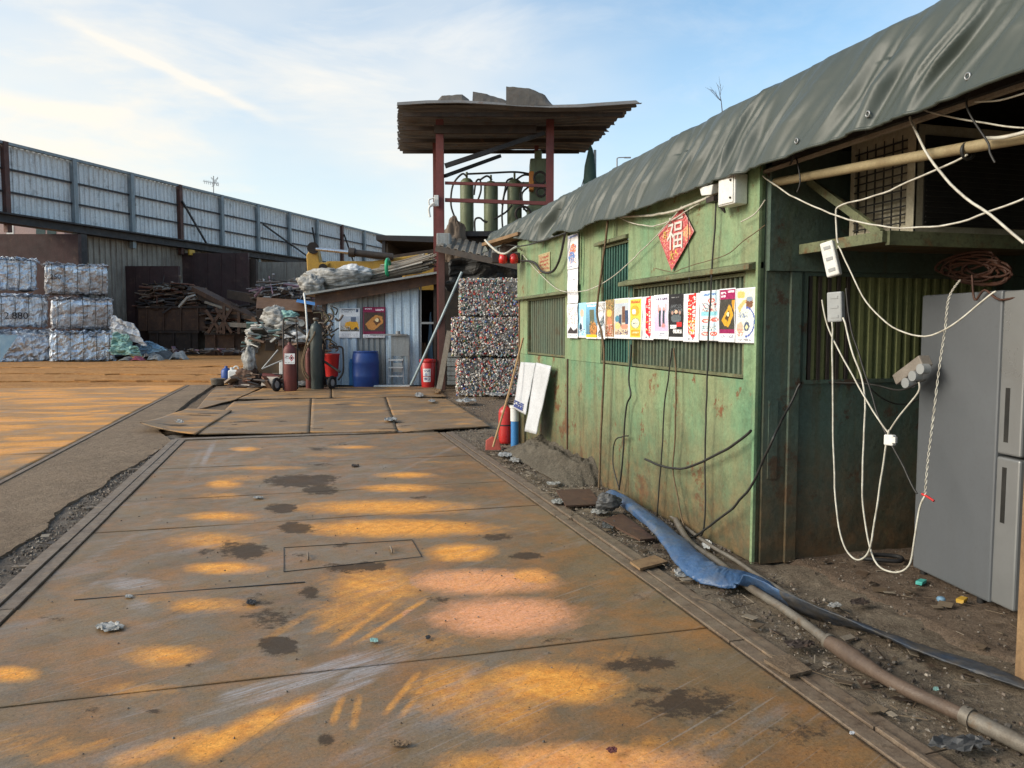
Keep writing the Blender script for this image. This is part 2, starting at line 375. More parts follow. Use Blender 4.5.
def paint_green(name, g1, g2, rustc, amount, low=True, bleach=(.245, .25, .13), ba=.66):
    m, t, b = nodes(name); n = NT(t)
    base = n.mix(n.ramp(n.noise(1.6, 7, .6), .38, .62), g1, g2)
    base = n.mix(n.math('MULTIPLY', n.ramp(n.noise(2.1, 9, .66, n.map((1, 1, .45), (0, 0, 0), (3, 1, 0))), .44, .60), ba), base, bleach)     # sun-bleached olive
    base = n.mix(n.math('MULTIPLY', n.ramp(n.noise(9, 8, .7), .5, .74), .35), base, tuple(x * .55 for x in g1))
    run = n.ramp(n.noise(5, 6, .6, n.map((2.4, 2.4, .16))), .52, .74)
    base = n.mix(n.math('MULTIPLY', run, .55), base, (.085, .065, .03))
    chip = n.ramp(n.math('ADD', n.noise(3.4, 12, .78), n.math('MULTIPLY', n.noise(.8, 2), .25)), amount, amount + .05)
    base = n.mix(chip, base, rustc)
    if low:   # mud splash and rust creeping up from the foot of the sheet
        lo = n.ramp(n.math('ADD', n.z(), n.math('MULTIPLY', n.math('SUBTRACT', n.noise(4, 9, .7), .5), .9)), .10, .95, (1, 1, 1), (0, 0, 0))
        base = n.mix(n.math('MULTIPLY', lo, .88), base, n.mix(n.ramp(n.noise(11, 8), .4, .65), (.075, .055, .03), (.15, .08, .035)))
    base = n.mix(n.math('MULTIPLY', n.ramp(n.noise(3.3, 10, .75, n.map((1, 1, .6), (0, 0, 0), (7, 3, 1))), .55, .66), .45), base, (.06, .10, .05))
    gr = n.ramp(n.noise(40, 7, .8), .3, .7, (.7, .7, .66), (1.18, 1.18, 1.2)); base = n.mix(.85, base, n.mix(1.0, base, gr, 'MULTIPLY'))
    base = n.mix(n.math('MULTIPLY', n.ramp(n.noise(70, 3, .7), .58, .72), .4), base, (.06, .06, .03))
    n.set(b.inputs['Base Color'], base); n.set(b.inputs['Roughness'], n.ramp(n.noise(6, 6), .3, .7, (.42,) * 3, (.75,) * 3))
    b.inputs['Specular IOR Level'].default_value = .4
    n.set(b.inputs['Normal'], n.bump(n.math('ADD', n.math('MULTIPLY', n.noise(2.2, 4), 3.0), n.math('MULTIPLY', n.noise(45, 6, .7), .35)), .45, .02))
    return m
mGreen = paint_green('weathered green paint', (.110, .235, .135), (.205, .295, .155), (.17, .07, .03), .695)
mGreenUp = paint_green('faded green paint', (.145, .275, .150), (.235, .325, .175), (.17, .08, .03), .73, False)
mGreenShade = paint_green('green paint with painted shade', (.075, .118, .095), (.055, .088, .075), (.07, .045, .03), .70, True, (.085, .105, .075), .5)  # darker copy of the shed green, shade under the roof put into the colour
mSlat = mat('green grey corrugated sheet', (.115, .16, .115), (.14, .15, .10), 3, .5, .2, .15, third=(.12, .09, .05), streak=((.05, .04, .02), .6))
mSlatB = mat('teal window bars', (.03, .105, .085), (.05, .125, .09), 4, .5, .1, .15, streak=((.02, .03, .02), .5))
mSlatY = mat('olive corrugated plastic', (.20, .21, .085), (.15, .165, .07), 3, .5, 0, .1, streak=((.05, .05, .02), .7))
mLedge = mat('ledge olive paint', (.17, .185, .10), (.10, .11, .06), 5, .6, .1, .25, third=(.15, .075, .03), dirt=((.03, .03, .02), .6))
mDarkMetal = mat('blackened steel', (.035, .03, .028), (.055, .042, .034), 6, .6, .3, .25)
mTarp = None
def tarp_mat():
    m, t, b = nodes('grey green tarpaulin'); n = NT(t)
    base = n.mix(n.ramp(n.noise(2.2, 7, .6), .36, .66), (.040, .050, .042), (.058, .068, .058))
    base = n.mix(n.math('MULTIPLY', n.ramp(n.noise(6, 8, .7, n.map((1, .5, .5))), .55, .75), .15), base, (.09, .095, .08))
    n.set(b.inputs['Base Color'], base); n.set(b.inputs['Roughness'], n.ramp(n.noise(4, 6), .3, .7, (.38,) * 3, (.50,) * 3))
    b.inputs['Specular IOR Level'].default_value = .4
    n.set(b.inputs['Normal'], n.bump(n.math('ADD', n.math('MULTIPLY', n.noise(14, 4, .5), .35), n.math('MULTIPLY', n.noise(300, 2), .12)), .25, .012)); return m
mTarp = tarp_mat()
mFence = mat('bluish galvanised sheet', (.58, .64, .68), (.66, .69, .70), .8, .5, .05, .08, third=(.25, .27, .28), s3=2.5, t3=(.55, .75), streak=((.20, .15, .11), .55))
mFenceLow = mat('dirty corrugated sheet', (.29, .27, .23), (.20, .18, .155), .9, .6, .15, .1, streak=((.10, .06, .04), .8))
mPostGrey = mat('blue grey post paint', (.24, .285, .31), (.18, .22, .245), 2, .55, .2, .15, streak=((.12, .08, .05), .5))
mPostRed = mat('oxide red post paint', (.105, .045, .035), (.065, .034, .028), 2, .6, .2, .2)
mPostMaroon = mat('maroon painted column', (.20, .052, .045), (.14, .04, .035), 2, .55, .1, .15, dirt=((.05, .02, .02), .4))
mBeam = mat('dark steel beam', (.045, .043, .046), (.028, .027, .029), 2, .6, .3, .2, streak=((.06, .035, .025), .5))
mMaroonPl = mat('maroon rusted sheet pile', (.062, .029, .028), (.042, .022, .021), 1.0, .65, .1, .2, streak=((.035, .022, .02), .7), third=(.10, .055, .042))
mRustBr = mat('brown rusted steel', (.115, .062, .038), (.07, .04, .028), 2.5, .7, .15, .35, third=(.17, .085, .042), streak=((.04, .025, .02), .5))
mRustDk = mat('dark rusted steel', (.06, .042, .033), (.04, .03, .025), 3, .7, .2, .35, third=(.105, .058, .035))
mRustOr = mat('orange brown steel sheet', (.20, .105, .055), (.145, .075, .042), 2, .7, .1, .3, third=(.26, .13, .06))
def alu_mat(name, c1, c2, c3, dust, metal=.97):
    m, t, b = nodes(name); n = NT(t)
    c = n.mix(n.ramp(n.noise(2.2, 8, .7, n.map((1.6, 1.6, .5))), .42, .60), c1, c2)
    c = n.mix(n.ramp(n.noise(9, 9, .75), .55, .68), c, c3)
    du = n.math('MULTIPLY', n.ramp(n.noise(1.2, 8, .7, n.map((1, 1, 1.6))), *dust[1]), dust[2])
    c = n.mix(du, c, dust[0])
    c = n.mix(n.ramp(n.noise(16, 6, .7), .62, .72), c, (.10, .10, .11))
    n.set(b.inputs['Base Color'], c); n.set(b.inputs['Metallic'], n.math('SUBTRACT', metal, n.math('MULTIPLY', du, .7)))
    n.set(b.inputs['Roughness'], n.ramp(n.noise(7, 6), .3, .7, (.22,) * 3, (.44,) * 3))
    n.set(b.inputs['Normal'], n.bump(n.math('ADD', n.math('MULTIPLY', n.noise(5, 4, .6, n.map((1.5, 1.5, .35))), 2.0), n.math('MULTIPLY', n.noise(11, 6, .65), .45)), .75, .09)); return m
mAlu = alu_mat('crushed aluminium', (.74, .80, .88), (.46, .50, .56), (.90, .93, .96), ((.20, .16, .13), (.60, .75), .7))
mAluBrown = alu_mat('crushed sheet metal with brown dust', (.56, .58, .62), (.42, .42, .44), (.70, .73, .77), ((.25, .175, .12), (.42, .66), .8))
mWire = mat('baling wire', (.05, .045, .04), None, 8, .5, .6, 0)
mVcol = mat('mixed scrap', (.55, .52, .5), None, 5, .55, .25, .2, vcol=True)
mCan = mat('crushed printed cans', (.6, .56, .5), None, 14, .45, .12, .2, vcol=True)
mPrint = mat('printed paper', (.94, .94, .93), None, 6, .6, 0, .05, vcol=True, spec=.3)
mWhiteP = mat('white paper', (.56, .57, .59), (.47, .48, .49), 3, .7, 0, .12)
mPlasW = mat('white plastic', (.72, .72, .69), (.60, .59, .55), 4, .45, 0, .08, dirt=((.3, .28, .24), .3), grain=.35)
mPlasG = mat('grey plastic', (.33, .34, .34), (.25, .26, .26), 4, .5, 0, .08, grain=.35)
mCableW = mat('off white cable', (.62, .60, .52), (.36, .33, .27), 14, .5, 0, 0, grain=.35)
mCableB = mat('black cable', (.018, .018, .017), (.03, .028, .025), 9, .5, 0, 0)
mRope = mat('brown rope', (.17, .115, .065), (.11, .075, .042), 30, .9, 0, .4, 120)
mOrangeC = mat('orange brown cable', (.085, .032, .018), (.05, .022, .014), 9, .6, 0, 0)
mShack = mat('pale blue corrugated sheet', (.47, .60, .72), (.54, .64, .72), 1.3, .5, .1, .08, streak=((.26, .25, .22), .5))
mShackG = mat('grey corrugated sheet', (.30, .32, .32), (.25, .26, .255), 1.3, .55, .1, .1, streak=((.17, .14, .11), .6))
mRedPl = mat('red plastic', (.55, .025, .022), (.45, .02, .02), 4, .4, 0, .05, spec=.5)
mRedEx = mat('red enamel', (.50, .022, .02), (.42, .02, .018), 5, .32, 0, .05, dirt=((.2, .06, .04), .4), spec=.5)
mBlueBar = mat('dark blue plastic', (.018, .065, .27), (.014, .05, .21), 3, .45, 0, .06, spec=.5)
mBluePl = mat('light blue plastic', (.05, .22, .5), (.04, .18, .42), 3, .5, 0, .05)
mSteelPipe = mat('scuffed steel pipe', (.20, .18, .15), (.12, .098, .075), 10, .55, .25, .2, third=(.16, .105, .06))
mWrap = mat('brown tape wrap', (.12, .082, .058), (.085, .058, .042), 10, .5, 0, .5, 40)
def hose_mat():
    m, t, b = nodes('blue lay flat hose'); n = NT(t)
    c = n.mix(n.ramp(n.noise(5, 8, .66), .36, .66), (.028, .078, .185), (.05, .10, .19))
    c = n.mix(n.math('MULTIPLY', n.ramp(n.noise(4, 9, .72), .46, .70), .8), c, (.13, .125, .115))
    c = n.mix(n.ramp(n.noise(30, 5, .7), .70, .76), c, (.30, .30, .28))
    n.set(b.inputs['Base Color'], c); n.set(b.inputs['Roughness'], n.ramp(n.noise(8, 6), .3, .7, (.3,) * 3, (.6,) * 3))
    n.set(b.inputs['Normal'], n.bump(n.math('ADD', n.noise(16, 6), n.noise(34, 3, .5, n.map((1, 1, 1)))), .35, .02)); return m
mHose = hose_mat()
mHoseD = mat('grimed blue hose', (.028, .045, .075), (.05, .052, .056), 4, .55, 0, .3, 30, third=(.09, .078, .064), t3=(.45, .62))
mFridge = mat('grey fridge paint', (.132, .141, .152), (.125, .134, .144), .8, .38, .2, .0, 30, streak=((.115, .120, .125), .25), grain=.06, dirt=((.07, .06, .05), .12))
mFridgeD = mat('silver fridge door', (.27, .275, .275), (.25, .255, .255), 1.5, .32, .5, .0, grain=.06)
mBlack = mat('black rubber', (.014, .014, .014), (.022, .02, .02), 6, .6, 0, .1)
mOliveTank = mat('olive pressure tank paint', (.17, .20, .115), (.13, .155, .09), 3, .5, .1, .12, streak=((.05, .045, .03), .6))
mCanopy = mat('rusty roof sheet', (.19, .18, .172), (.135, .13, .125), 2, .65, .1, .15, third=(.16, .10, .07))
mCanopyTop = mat('grey brown roof sheet', (.135, .115, .093), (.09, .078, .063), 2, .6, .15, .2, streak=((.09, .06, .04), .6))
mYellow = mat('dusty yellow machine paint', (.42, .25, .03), (.33, .19, .03), 3, .5, .1, .15, dirt=((.08, .055, .03), .7))
mChrome = mat('bright piston rod', (.62, .63, .65), (.5, .5, .52), 6, .22, .9, .05)
mOrange = mat('orange gauge housing', (.55, .20, .03), (.45, .15, .025), 4, .5, 0, .1)
mWood = mat('grey weathered timber', (.30, .26, .21), (.215, .18, .14), 6, .8, 0, .35, streak=((.12, .095, .07), .7))
mWoodBr = mat('brown timber', (.27, .17, .085), (.19, .11, .055), 6, .75, 0, .3, streak=((.1, .06, .03), .6))
mStick = mat('wooden broom handle', (.40, .25, .12), (.30, .18, .08), 9, .65, 0, .15)
mSack = mat('pale plastic sheeting', (.44, .43, .405), (.17, .165, .15), 7, .5, 0, .3, dirt=((.10, .09, .07), .7))
mTeal = mat('faded teal cloth', (.20, .38, .34), (.28, .44, .40), 3, .7, 0, .3)
mBlueSh = mat('faded blue sheeting', (.12, .24, .36), (.20, .31, .40), 3, .6, 0, .3)
mDkTarp = mat('dark grey tarpaulin', (.055, .056, .058), (.085, .083, .08), 2, .55, 0, .4, 14)
mTanTarp = mat('tan brown tarpaulin', (.17, .125, .09), (.115, .085, .062), 2, .65, 0, .4, 14)
mDkGreen = mat('dark green cloth', (.018, .045, .038), (.028, .055, .045), 4, .8, 0, .3)
mGas = mat('dark green grey cylinder paint', (.045, .06, .058), (.065, .075, .07), 4, .45, .2, .1, dirt=((.12, .09, .06), .4))
mMaroonCyl = mat('maroon cylinder paint', (.17, .045, .04), (.12, .04, .035), 4, .5, .1, .1, dirt=((.09, .05, .04), .5))
mPinkBld = mat('pinkish render', (.42, .30, .27), (.37, .27, .25), 1, .8, 0, .1)
mGlass = mat('dark window glass', (.03, .05, .05), (.045, .07, .065), 2, .12, 0, 0)
mCardb = mat('brown cardboard', (.20, .13, .075), (.15, .10, .06), 4, .85, 0, .2)
mRedLamp = mat('red lamp lens', (.62, .02, .015), (.5, .015, .012), 5, .2, 0, 0, spec=.6)
mLampGrey = mat('street lamp grey', (.30, .31, .32), None, 3, .5, .3, 0)
mTwig = mat('bare twig bark', (.10, .075, .055), (.07, .05, .04), 20, .9, 0, .2)
mYelPl = mat('yellow plastic', (.55, .32, .03), None, 5, .5, 0, .05)
mGreenPl = mat('turquoise plastic', (.06, .38, .33), None, 5, .5, 0, .05)
mPink = mat('pink plastic bag', (.68, .12, .18), (.6, .2, .25), 6, .5, 0, .2)
mGreenTape = mat('green strapping', (.03, .36, .17), None, 6, .5, 0, .1)
mSocket = mat('brownish socket strip', (.28, .245, .21), (.21, .18, .15), 8, .5, 0, .1)

# ================================================================== GROUND
def structure(o): o['kind'] = 'structure'; return o
def np_plate(name, quad, step, m, masks=None, z=None, thick=.012, parent=None, und=.003, seed=0.0, curl=None):
    """One steel plate: quad = four ground corners; top surface gridded so marks can lie on it, with real edges."""
    q = [np.array((p[0], p[1])) for p in quad]
    nu = max(2, int(np.linalg.norm(q[1] - q[0]) / step)); nv = max(2, int(np.linalg.norm(q[3] - q[0]) / step))
    u, v = np.meshgrid(np.linspace(0, 1, nu + 1), np.linspace(0, 1, nv + 1))
    P = q[0][None, None] * ((1 - u) * (1 - v))[..., None] + q[1] * (u * (1 - v))[..., None] + q[2] * (u * v)[..., None] + q[3] * ((1 - u) * v)[..., None]
    X, Y = P[..., 0], P[..., 1]
    Zz = np.full_like(X, z or 0.0) + und * (np.sin(X * 2.1 + seed) * np.cos(Y * 1.3 + seed * 2) + .5 * np.sin(X * 5.3 + Y * 3.1 + seed))
    if curl is not None: Zz = Zz + curl(u, v)
    top = np.stack([X, Y, Zz], -1).reshape(-1, 3); W = nu + 1; n0 = len(top)
    idx = np.arange(n0).reshape(nv + 1, nu + 1)
    f = np.stack([idx[:-1, :-1], idx[:-1, 1:], idx[1:, 1:], idx[1:, :-1]], -1).reshape(-1, 4)
    bl = np.concatenate([idx[0, :-1], idx[:-1, -1], idx[-1, :0:-1], idx[:0:-1, 0]])
    low = top[bl].copy(); low[:, 2] -= thick
    k = len(bl); a = np.arange(k); b2 = (a + 1) % k
    sk = np.stack([bl[a], n0 + a, n0 + b2, bl[b2]], -1)
    vs = np.concatenate([top, low]); fs = np.concatenate([f, sk])
    M = MAT[parent.name] if parent is not None else Matrix.Translation((X.mean(), Y.mean(), top[:, 2].min()))
    loc = np.array(M.translation); vl = vs - loc
    me = bpy.data.meshes.new(name); me.from_pydata(vl.tolist(), [], fs.tolist()); me.materials.append(m)
    me.polygons.foreach_set('use_smooth', [True] * len(f) + [False] * len(sk))
    if masks:
        A = masks(vs[:, 0], vs[:, 1])
        for key in A:
            t = me.attributes.new(key, 'FLOAT', 'POINT'); t.data.foreach_set('value', A[key].astype(np.float32))
    me.update()
    o = bpy.data.objects.new(name, me); col.objects.link(o)
    if parent is None: o.location = M.translation
    else: o.parent = parent
    MAT[o.name] = M
    return o

def blob_fn(lst):
    out = []
    for cx, cy, hw, hh, a, *r in lst:
        c = G(cx, cy); ax = G(cx + hw, cy) - c; by = G(cx, cy - hh) - c
        rot = 0
        Mi = np.linalg.inv(np.array([[ax.x, by.x], [ax.y, by.y]]))
        out.append((np.array((c.x, c.y)), Mi, a, r[0] if r else 0))
    return out
def streak_fn(lst):     # (x0,y0,x1,y1,half width in metres, strength): band between two ground points
    return [(np.array(G(a, b)[:2]), np.array(G(c, d)[:2]), w_, s_) for a, b, c, d, w_, s_ in lst]
def eval_blobs(bl, X, Y, soft=1.0, halo=0.0):
    r = np.zeros_like(X); pk = np.zeros_like(X)
    for c, Mi, a, p in bl:
        dx, dy = X - c[0], Y - c[1]
        d = np.sqrt((Mi[0, 0] * dx + Mi[0, 1] * dy) ** 2 + (Mi[1, 0] * dx + Mi[1, 1] * dy) ** 2)
        val = a * np.maximum(np.clip(1.3 - d * .8, 0, 1) ** soft, halo * np.clip(1 - d / 3.2, 0, 1))
        pk = np.where(val > r, p, pk); r = np.maximum(r, val)
    return r, pk
def eval_streaks(st, X, Y):
    r = np.zeros_like(X)
    for p, q, wd, s_ in st:
        d = q - p; L = np.linalg.norm(d); d = d / L
        t = (X - p[0]) * d[0] + (Y - p[1]) * d[1]; h = np.abs(-(X - p[0]) * d[1] + (Y - p[1]) * d[0])
        fade = np.clip(t / (.2 * L), 0, 1) * np.clip((L - t) / (.25 * L), 0, 1)
        r = np.maximum(r, s_ * fade * np.clip(1.4 - h / wd, 0, 1))
    return r
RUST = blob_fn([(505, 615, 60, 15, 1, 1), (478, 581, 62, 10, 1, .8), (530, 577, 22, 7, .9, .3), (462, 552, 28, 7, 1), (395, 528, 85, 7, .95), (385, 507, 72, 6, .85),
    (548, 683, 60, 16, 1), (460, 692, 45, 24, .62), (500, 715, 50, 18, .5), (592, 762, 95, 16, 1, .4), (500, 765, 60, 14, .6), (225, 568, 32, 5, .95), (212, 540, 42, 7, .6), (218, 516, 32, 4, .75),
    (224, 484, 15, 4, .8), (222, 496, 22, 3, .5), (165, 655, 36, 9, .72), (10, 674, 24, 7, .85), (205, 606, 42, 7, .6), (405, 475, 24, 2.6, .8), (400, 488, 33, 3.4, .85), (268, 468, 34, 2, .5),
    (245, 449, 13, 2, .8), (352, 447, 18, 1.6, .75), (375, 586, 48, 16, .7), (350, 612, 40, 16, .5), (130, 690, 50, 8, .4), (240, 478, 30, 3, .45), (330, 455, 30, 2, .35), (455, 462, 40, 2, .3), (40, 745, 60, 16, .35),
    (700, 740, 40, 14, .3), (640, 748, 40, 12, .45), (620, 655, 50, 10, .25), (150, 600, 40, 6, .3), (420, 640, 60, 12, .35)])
RSTR = streak_fn([(95, 768, 235, 728, .07, .7), (170, 768, 300, 700, .09, .75), (225, 745, 330, 690, .06, .6), (300, 640, 400, 585, .05, .55), (320, 655, 420, 580, .03, .6), (345, 650, 440, 590, .025, .6),
    (380, 720, 425, 665, .02, .6), (395, 725, 440, 665, .02, .55), (330, 730, 345, 690, .02, .5), (352, 735, 360, 690, .02, .5), (250, 650, 330, 600, .04, .4), (20, 768, 130, 735, .05, .4)])
OIL = blob_fn([(300, 481, 30, 5, 1), (320, 490, 16, 4, .9), (318, 478, 20, 3, .8), (282, 508, 14, 4, .95), (296, 528, 15, 5, .95), (246, 551, 20, 7, .85), (232, 545, 12, 5, .6), (370, 566, 14, 4, .9), (345, 568, 22, 5, .7),
    (278, 646, 17, 8, 1), (310, 592, 10, 5, .8), (270, 618, 30, 12, .55), (255, 600, 22, 10, .45), (527, 556, 15, 3, .9), (640, 664, 40, 7, .7), (692, 703, 50, 13, .72), (650, 690, 22, 7, .5), (325, 740, 9, 7, .7), (498, 537, 14, 4, .7),
    (92, 710, 10, 4, .6), (154, 711, 8, 3, .6), (188, 665, 7, 2.5, .6), (205, 552, 10, 4, .6), (318, 449, 12, 2, .6), (340, 444, 12, 2, .5), (322, 465, 16, 2, .5), (420, 498, 10, 2, .6), (640, 597, 20, 5, .4), (560, 640, 24, 5, .4), (800, 730, 40, 14, .5), (50, 620, 24, 6, .4),
    (340, 545, 10, 3, .6), (300, 555, 12, 3, .5), (440, 600, 14, 5, .5)])
SCUFF = streak_fn([(190, 708, 400, 645, .06, .8), (215, 715, 420, 640, .05, .85), (260, 735, 430, 640, .07, .75), (150, 735, 330, 672, .05, .5), (100, 600, 300, 560, .08, .35), (20, 620, 230, 520, .06, .4), (40, 590, 190, 500, .07, .4),
    (110, 520, 260, 440, .07, .3), (150, 500, 235, 448, .05, .28), (175, 492, 205, 445, .05, .35), (300, 560, 360, 535, .05, .4), (60, 740, 200, 690, .06, .4), (330, 768, 440, 690, .05, .5), (360, 768, 500, 650, .05, .4),
    (380, 480, 470, 440, .05, .4), (320, 700, 400, 640, .04, .7), (30, 680, 160, 640, .05, .4), (200, 470, 215, 440, .04, .6)])
SCB = blob_fn([(133, 584, 22, 5, 1), (140, 605, 12, 6, .6)])
def deck_masks(X, Y):
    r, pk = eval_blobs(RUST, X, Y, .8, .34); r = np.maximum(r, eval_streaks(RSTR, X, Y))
    o, _ = eval_blobs(OIL, X, Y, .7); s_, _ = eval_blobs(SCB, X, Y, .6)
    fade = np.clip((Y - 7.5) / 3.5, 0, 1)
    return dict(rust=r, pink=pk, oil=o, scuff=np.maximum(s_, eval_streaks(SCUFF, X, Y)) + .25 * fade)

b = MB(); b.add([(-900, -900, -.06), (900, -900, -.06), (900, 1500, -.06), (-900, 1500, -.06)], [(0, 1, 2, 3)])
structure(b.build('ground', mGround))

def rough_sheet(name, x0, x1, y0, y1, nx, ny, z0, amp, fr, m, zf=None):
    b = MB()
    def fn(u, v):
        x, y = x0 + (x1 - x0) * u, y0 + (y1 - y0) * v
        h = amp * (nz((x, y, 0), fr) + .5 * nz((x, y, 0), fr * 2.7, 5) + .3 * nz((x, y, 3), fr * 7))
        return V((x, y, z0 + h + (zf(x, y) if zf else 0)))
    b.grid(fn, nx, ny); return structure(b.build(name, m))
rough_sheet('dirt_path', 2.16, 3.14, -2, 12.2, 60, 500, -.012, .02, 3.5, mDirt, lambda x, y: .02 * max(0, (x - 2.4)))
rough_sheet('bay_floor', 2.98, 6.4, -2, 4.4, 170, 260, .016, .016, 2.2, mBay, lambda x, y: -.06 * max(0, 1 - (x - 2.98) / .10))
rough_sheet('yard_apron', -2.1, 9.5, 12.15, 24, 140, 140, -.03, .015, 1.5, mGround)
rough_sheet('grit_strip', -2.8, -1.6, -2, 12, 60, 420, -.022, .014, 5, mGrav)
b = MB(); b.grid(lambda u, v: V((-70 + 115 * u, 22.45 + 68 * v, -.008 + .02 * nz((115 * u, 68 * v, 0), .35))), 120, 80)
structure(b.build('yard_floor', mYard))
b = MB(); b.add([(-60, -8, -.02), (-9.6, -8, -.02), (-9.6, 22.44, -.02), (-60, 22.44, -.02)], [(0, 1, 2, 3)]); structure(b.build('yard_side', mYard))
# concrete strip with a broken edge
b = MB(); edge = [G(*p) for p in ((-60, 600), (0, 556), (18, 545), (44, 531), (50, 520), (62, 507), (80, 497), (104, 486), (112, 476), (128, 468), (148, 457), (160, 449), (176, 443))]
edge = [V((-1.95, -2, 0))] + edge + [V((-2.0, 12.4, 0)), V((-2.15, 15, 0)), V((-2.2, 18, 0)), V((-2.2, 22.4, 0))]
es = []
for i in range(len(edge) - 1):
    for k in range(9):
        p = edge[i].lerp(edge[i + 1], k / 9); es.append(V((p.x + .03 * nz(p, 6) + .018 * nz(p, 19), p.y, 0)))
es.append(edge[-1])
vs, fs = [], []
for i, p in enumerate(es):
    vs += [V((-2.785, p.y, .002)), V((p.x - .25, p.y, .004)), V((p.x, p.y, .0)), V((p.x + .012, p.y, -.06))]
for i in range(len(es) - 1):
    for k in range(3): fs.append((i * 4 + k, i * 4 + k + 1, i * 4 + k + 5, i * 4 + k + 4))
b.add(vs, fs); structure(b.build('concrete_strip', mConc))

# ------------------------------------------------------------------ weighbridge
wb = thing('weighbridge', 'long rust stained steel weighbridge deck with orange oval patches in the foreground', 'weighbridge', (.25, 5, 0))
XL, XR = -1.47, 1.965
ysm = [-2.0, 0.5, 3.43, 6.27, 7.35, 9.0, 11.22]
for i in range(len(ysm) - 1):
    g0 = .006 if ysm[i] in (3.43, 6.27) else .003
    y0, y1 = ysm[i] + g0, ysm[i + 1] - (.006 if ysm[i + 1] in (3.43, 6.27) else .003)
    st = .05 if y1 < 1 else (.016 if y1 < 6.5 else .024)
    np_plate('deck_plate', [(XL, y0), (XR, y0), (XR, y1), (XL, y1)], st, mDeck, deck_masks, 0, .03, wb, .0022, i * 1.7)
b = MB(); b.bb(XL - .01, XR + .01, -2, 11.25, -.30, -.035); b.build('deck_frame', mDarkMetal, wb)
def weld(pts, wd, name, m):
    b = MB()
    for i in range(len(pts) - 1): b.bar(pts[i], pts[i + 1], wd, .004)
    return b.build(name, m, wb)
a_, b_ = G(82, 591), G(330, 570); weld([V((a_.x, 4.72, .0022)), V((-.4, 4.71, .0022)), V((.02, 4.70, .0022))], .011, 'plate_seam', mBlack)
h0, h1, h2, h3 = G(284, 572), G(422, 557), G(412, 540), G(284, 548)
hatch = MB()
for p, q in ((h0, h3), (h3, h2), (h2, h1), (h1, h0)): hatch.bar(p + V((0, 0, .003)), q + V((0, 0, .002)), .0045, .003)
hp = hatch.build('hatch_cover', mBlack, wb)
for px, py in ((308, 558), (391, 551)):
    c = G(px, py); b = MB(); b.tube(spline([c + V((0, -.06, .004)), c + V((0, -.045, .02)), c + V((0, .045, .02)), c + V((0, .06, .004))], 4), .007, 6)
    b.build('lifting_handle', mRail, hp)
# edge bars
def edge_bar(x0, x1, y0, y1, z1, n, name, m, wob=.004):
    b = MB(); L = (y1 - y0) / n
    for i in range(n):
        ya, yb = y0 + i * L + .004, y0 + (i + 1) * L - .004; dx, dz = random.uniform(-wob, wob), random.uniform(-.004, .004)
        b.bb(x0 + dx, x1 + dx, ya, yb, -.06, z1 + dz)
    return b.build(name, m, wb, bevel=.003)
edge_bar(1.975, 2.05, -2, 11.1, .008, 5, 'edge_bar', mRail); edge_bar(2.062, 2.085, -2, 11.1, .013, 6, 'edge_bar', mRail); edge_bar(2.10, 2.17, -2, 11.15, .004, 4, 'edge_bar', mRail, .008)
edge_bar(-1.562, -1.478, -2, 11.25, .014, 6, 'edge_bar', mRail); edge_bar(-1.65, -1.568, -2, 11.25, .022, 5, 'edge_bar', mRail)
# cross bars lying in the grit beside the left bar
for k, (x0, y0, x1, y1) in enumerate(((12, 566, 50, 564), (82, 507, 108, 506), (122, 469, 148, 468))):
    b = MB(); p, q = G(x0, y0), G(x1, y1); p.z = q.z = -.012; b.bar(p, q, .035, .02)
    tag(b.build('steel_strap', mRail), ['short flat steel strap sticking out of the grit, nearest the viewer', 'short flat steel strap across the grit halfway along the broken concrete edge', 'short flat steel strap in the grit close to the loose plates'][k], 'steel strap', 'steel straps beside the weighbridge')

# ------------------------------------------------------------------ orange deck on the left
YR = []
rngp = random.Random(3)
def ydeck_masks(X, Y):
    r = np.zeros_like(X); o = np.zeros_like(X); s_ = np.zeros_like(X)
    g = np.random.RandomState(4)
    for k in range(330):
        cx, cy = g.uniform(-9.4, -2.8), g.uniform(3, 22.4); rx, ry = g.uniform(.15, .75), g.uniform(.06, .22); an = g.uniform(-.5, .15); a = g.uniform(.5, 1)
        dx, dy = X - cx, Y - cy; u_ = (dx * math.cos(an) + dy * math.sin(an)) / rx; v_ = (-dx * math.sin(an) + dy * math.cos(an)) / ry
        r = np.maximum(r, a * np.clip(1.4 - np.sqrt(u_ * u_ + v_ * v_), 0, 1))
    for k in range(120):
        cx, cy = g.uniform(-9.4, -2.8), g.uniform(3, 22.4); rx, ry = g.uniform(.3, 1.2), g.uniform(.03, .1); an = g.uniform(-.6, .2)
        dx, dy = X - cx, Y - cy; u_ = (dx * math.cos(an) + dy * math.sin(an)) / rx; v_ = (-dx * math.sin(an) + dy * math.cos(an)) / ry
        s_ = np.maximum(s_, np.clip(1.4 - np.sqrt(u_ * u_ + v_ * v_), 0, 1))
    return dict(rust=np.clip(.75 * r + .36, 0, 1) * np.clip((Y - 7) / 4, .45, 1), pink=.2 * r, oil=o, scuff=s_ * .6 + .35 * np.clip((9.5 - Y) / 3, 0, 1))
yd = thing('steel_deck', 'second steel deck covered in bright orange rust, beside the concrete strip', 'steel deck', (-6, 12, 0))
for y0, y1 in ((-2, 5), (5, 10.45), (10.45, 16.4), (16.4, 22.35)):
    np_plate('deck_plate', [(-9.5, y0 + .008), (-2.86, y0 + .008), (-2.86, y1 - .008), (-9.5, y1 - .008)], .06, mYardDeck, ydeck_masks, .006, .06, yd, .006, y0)
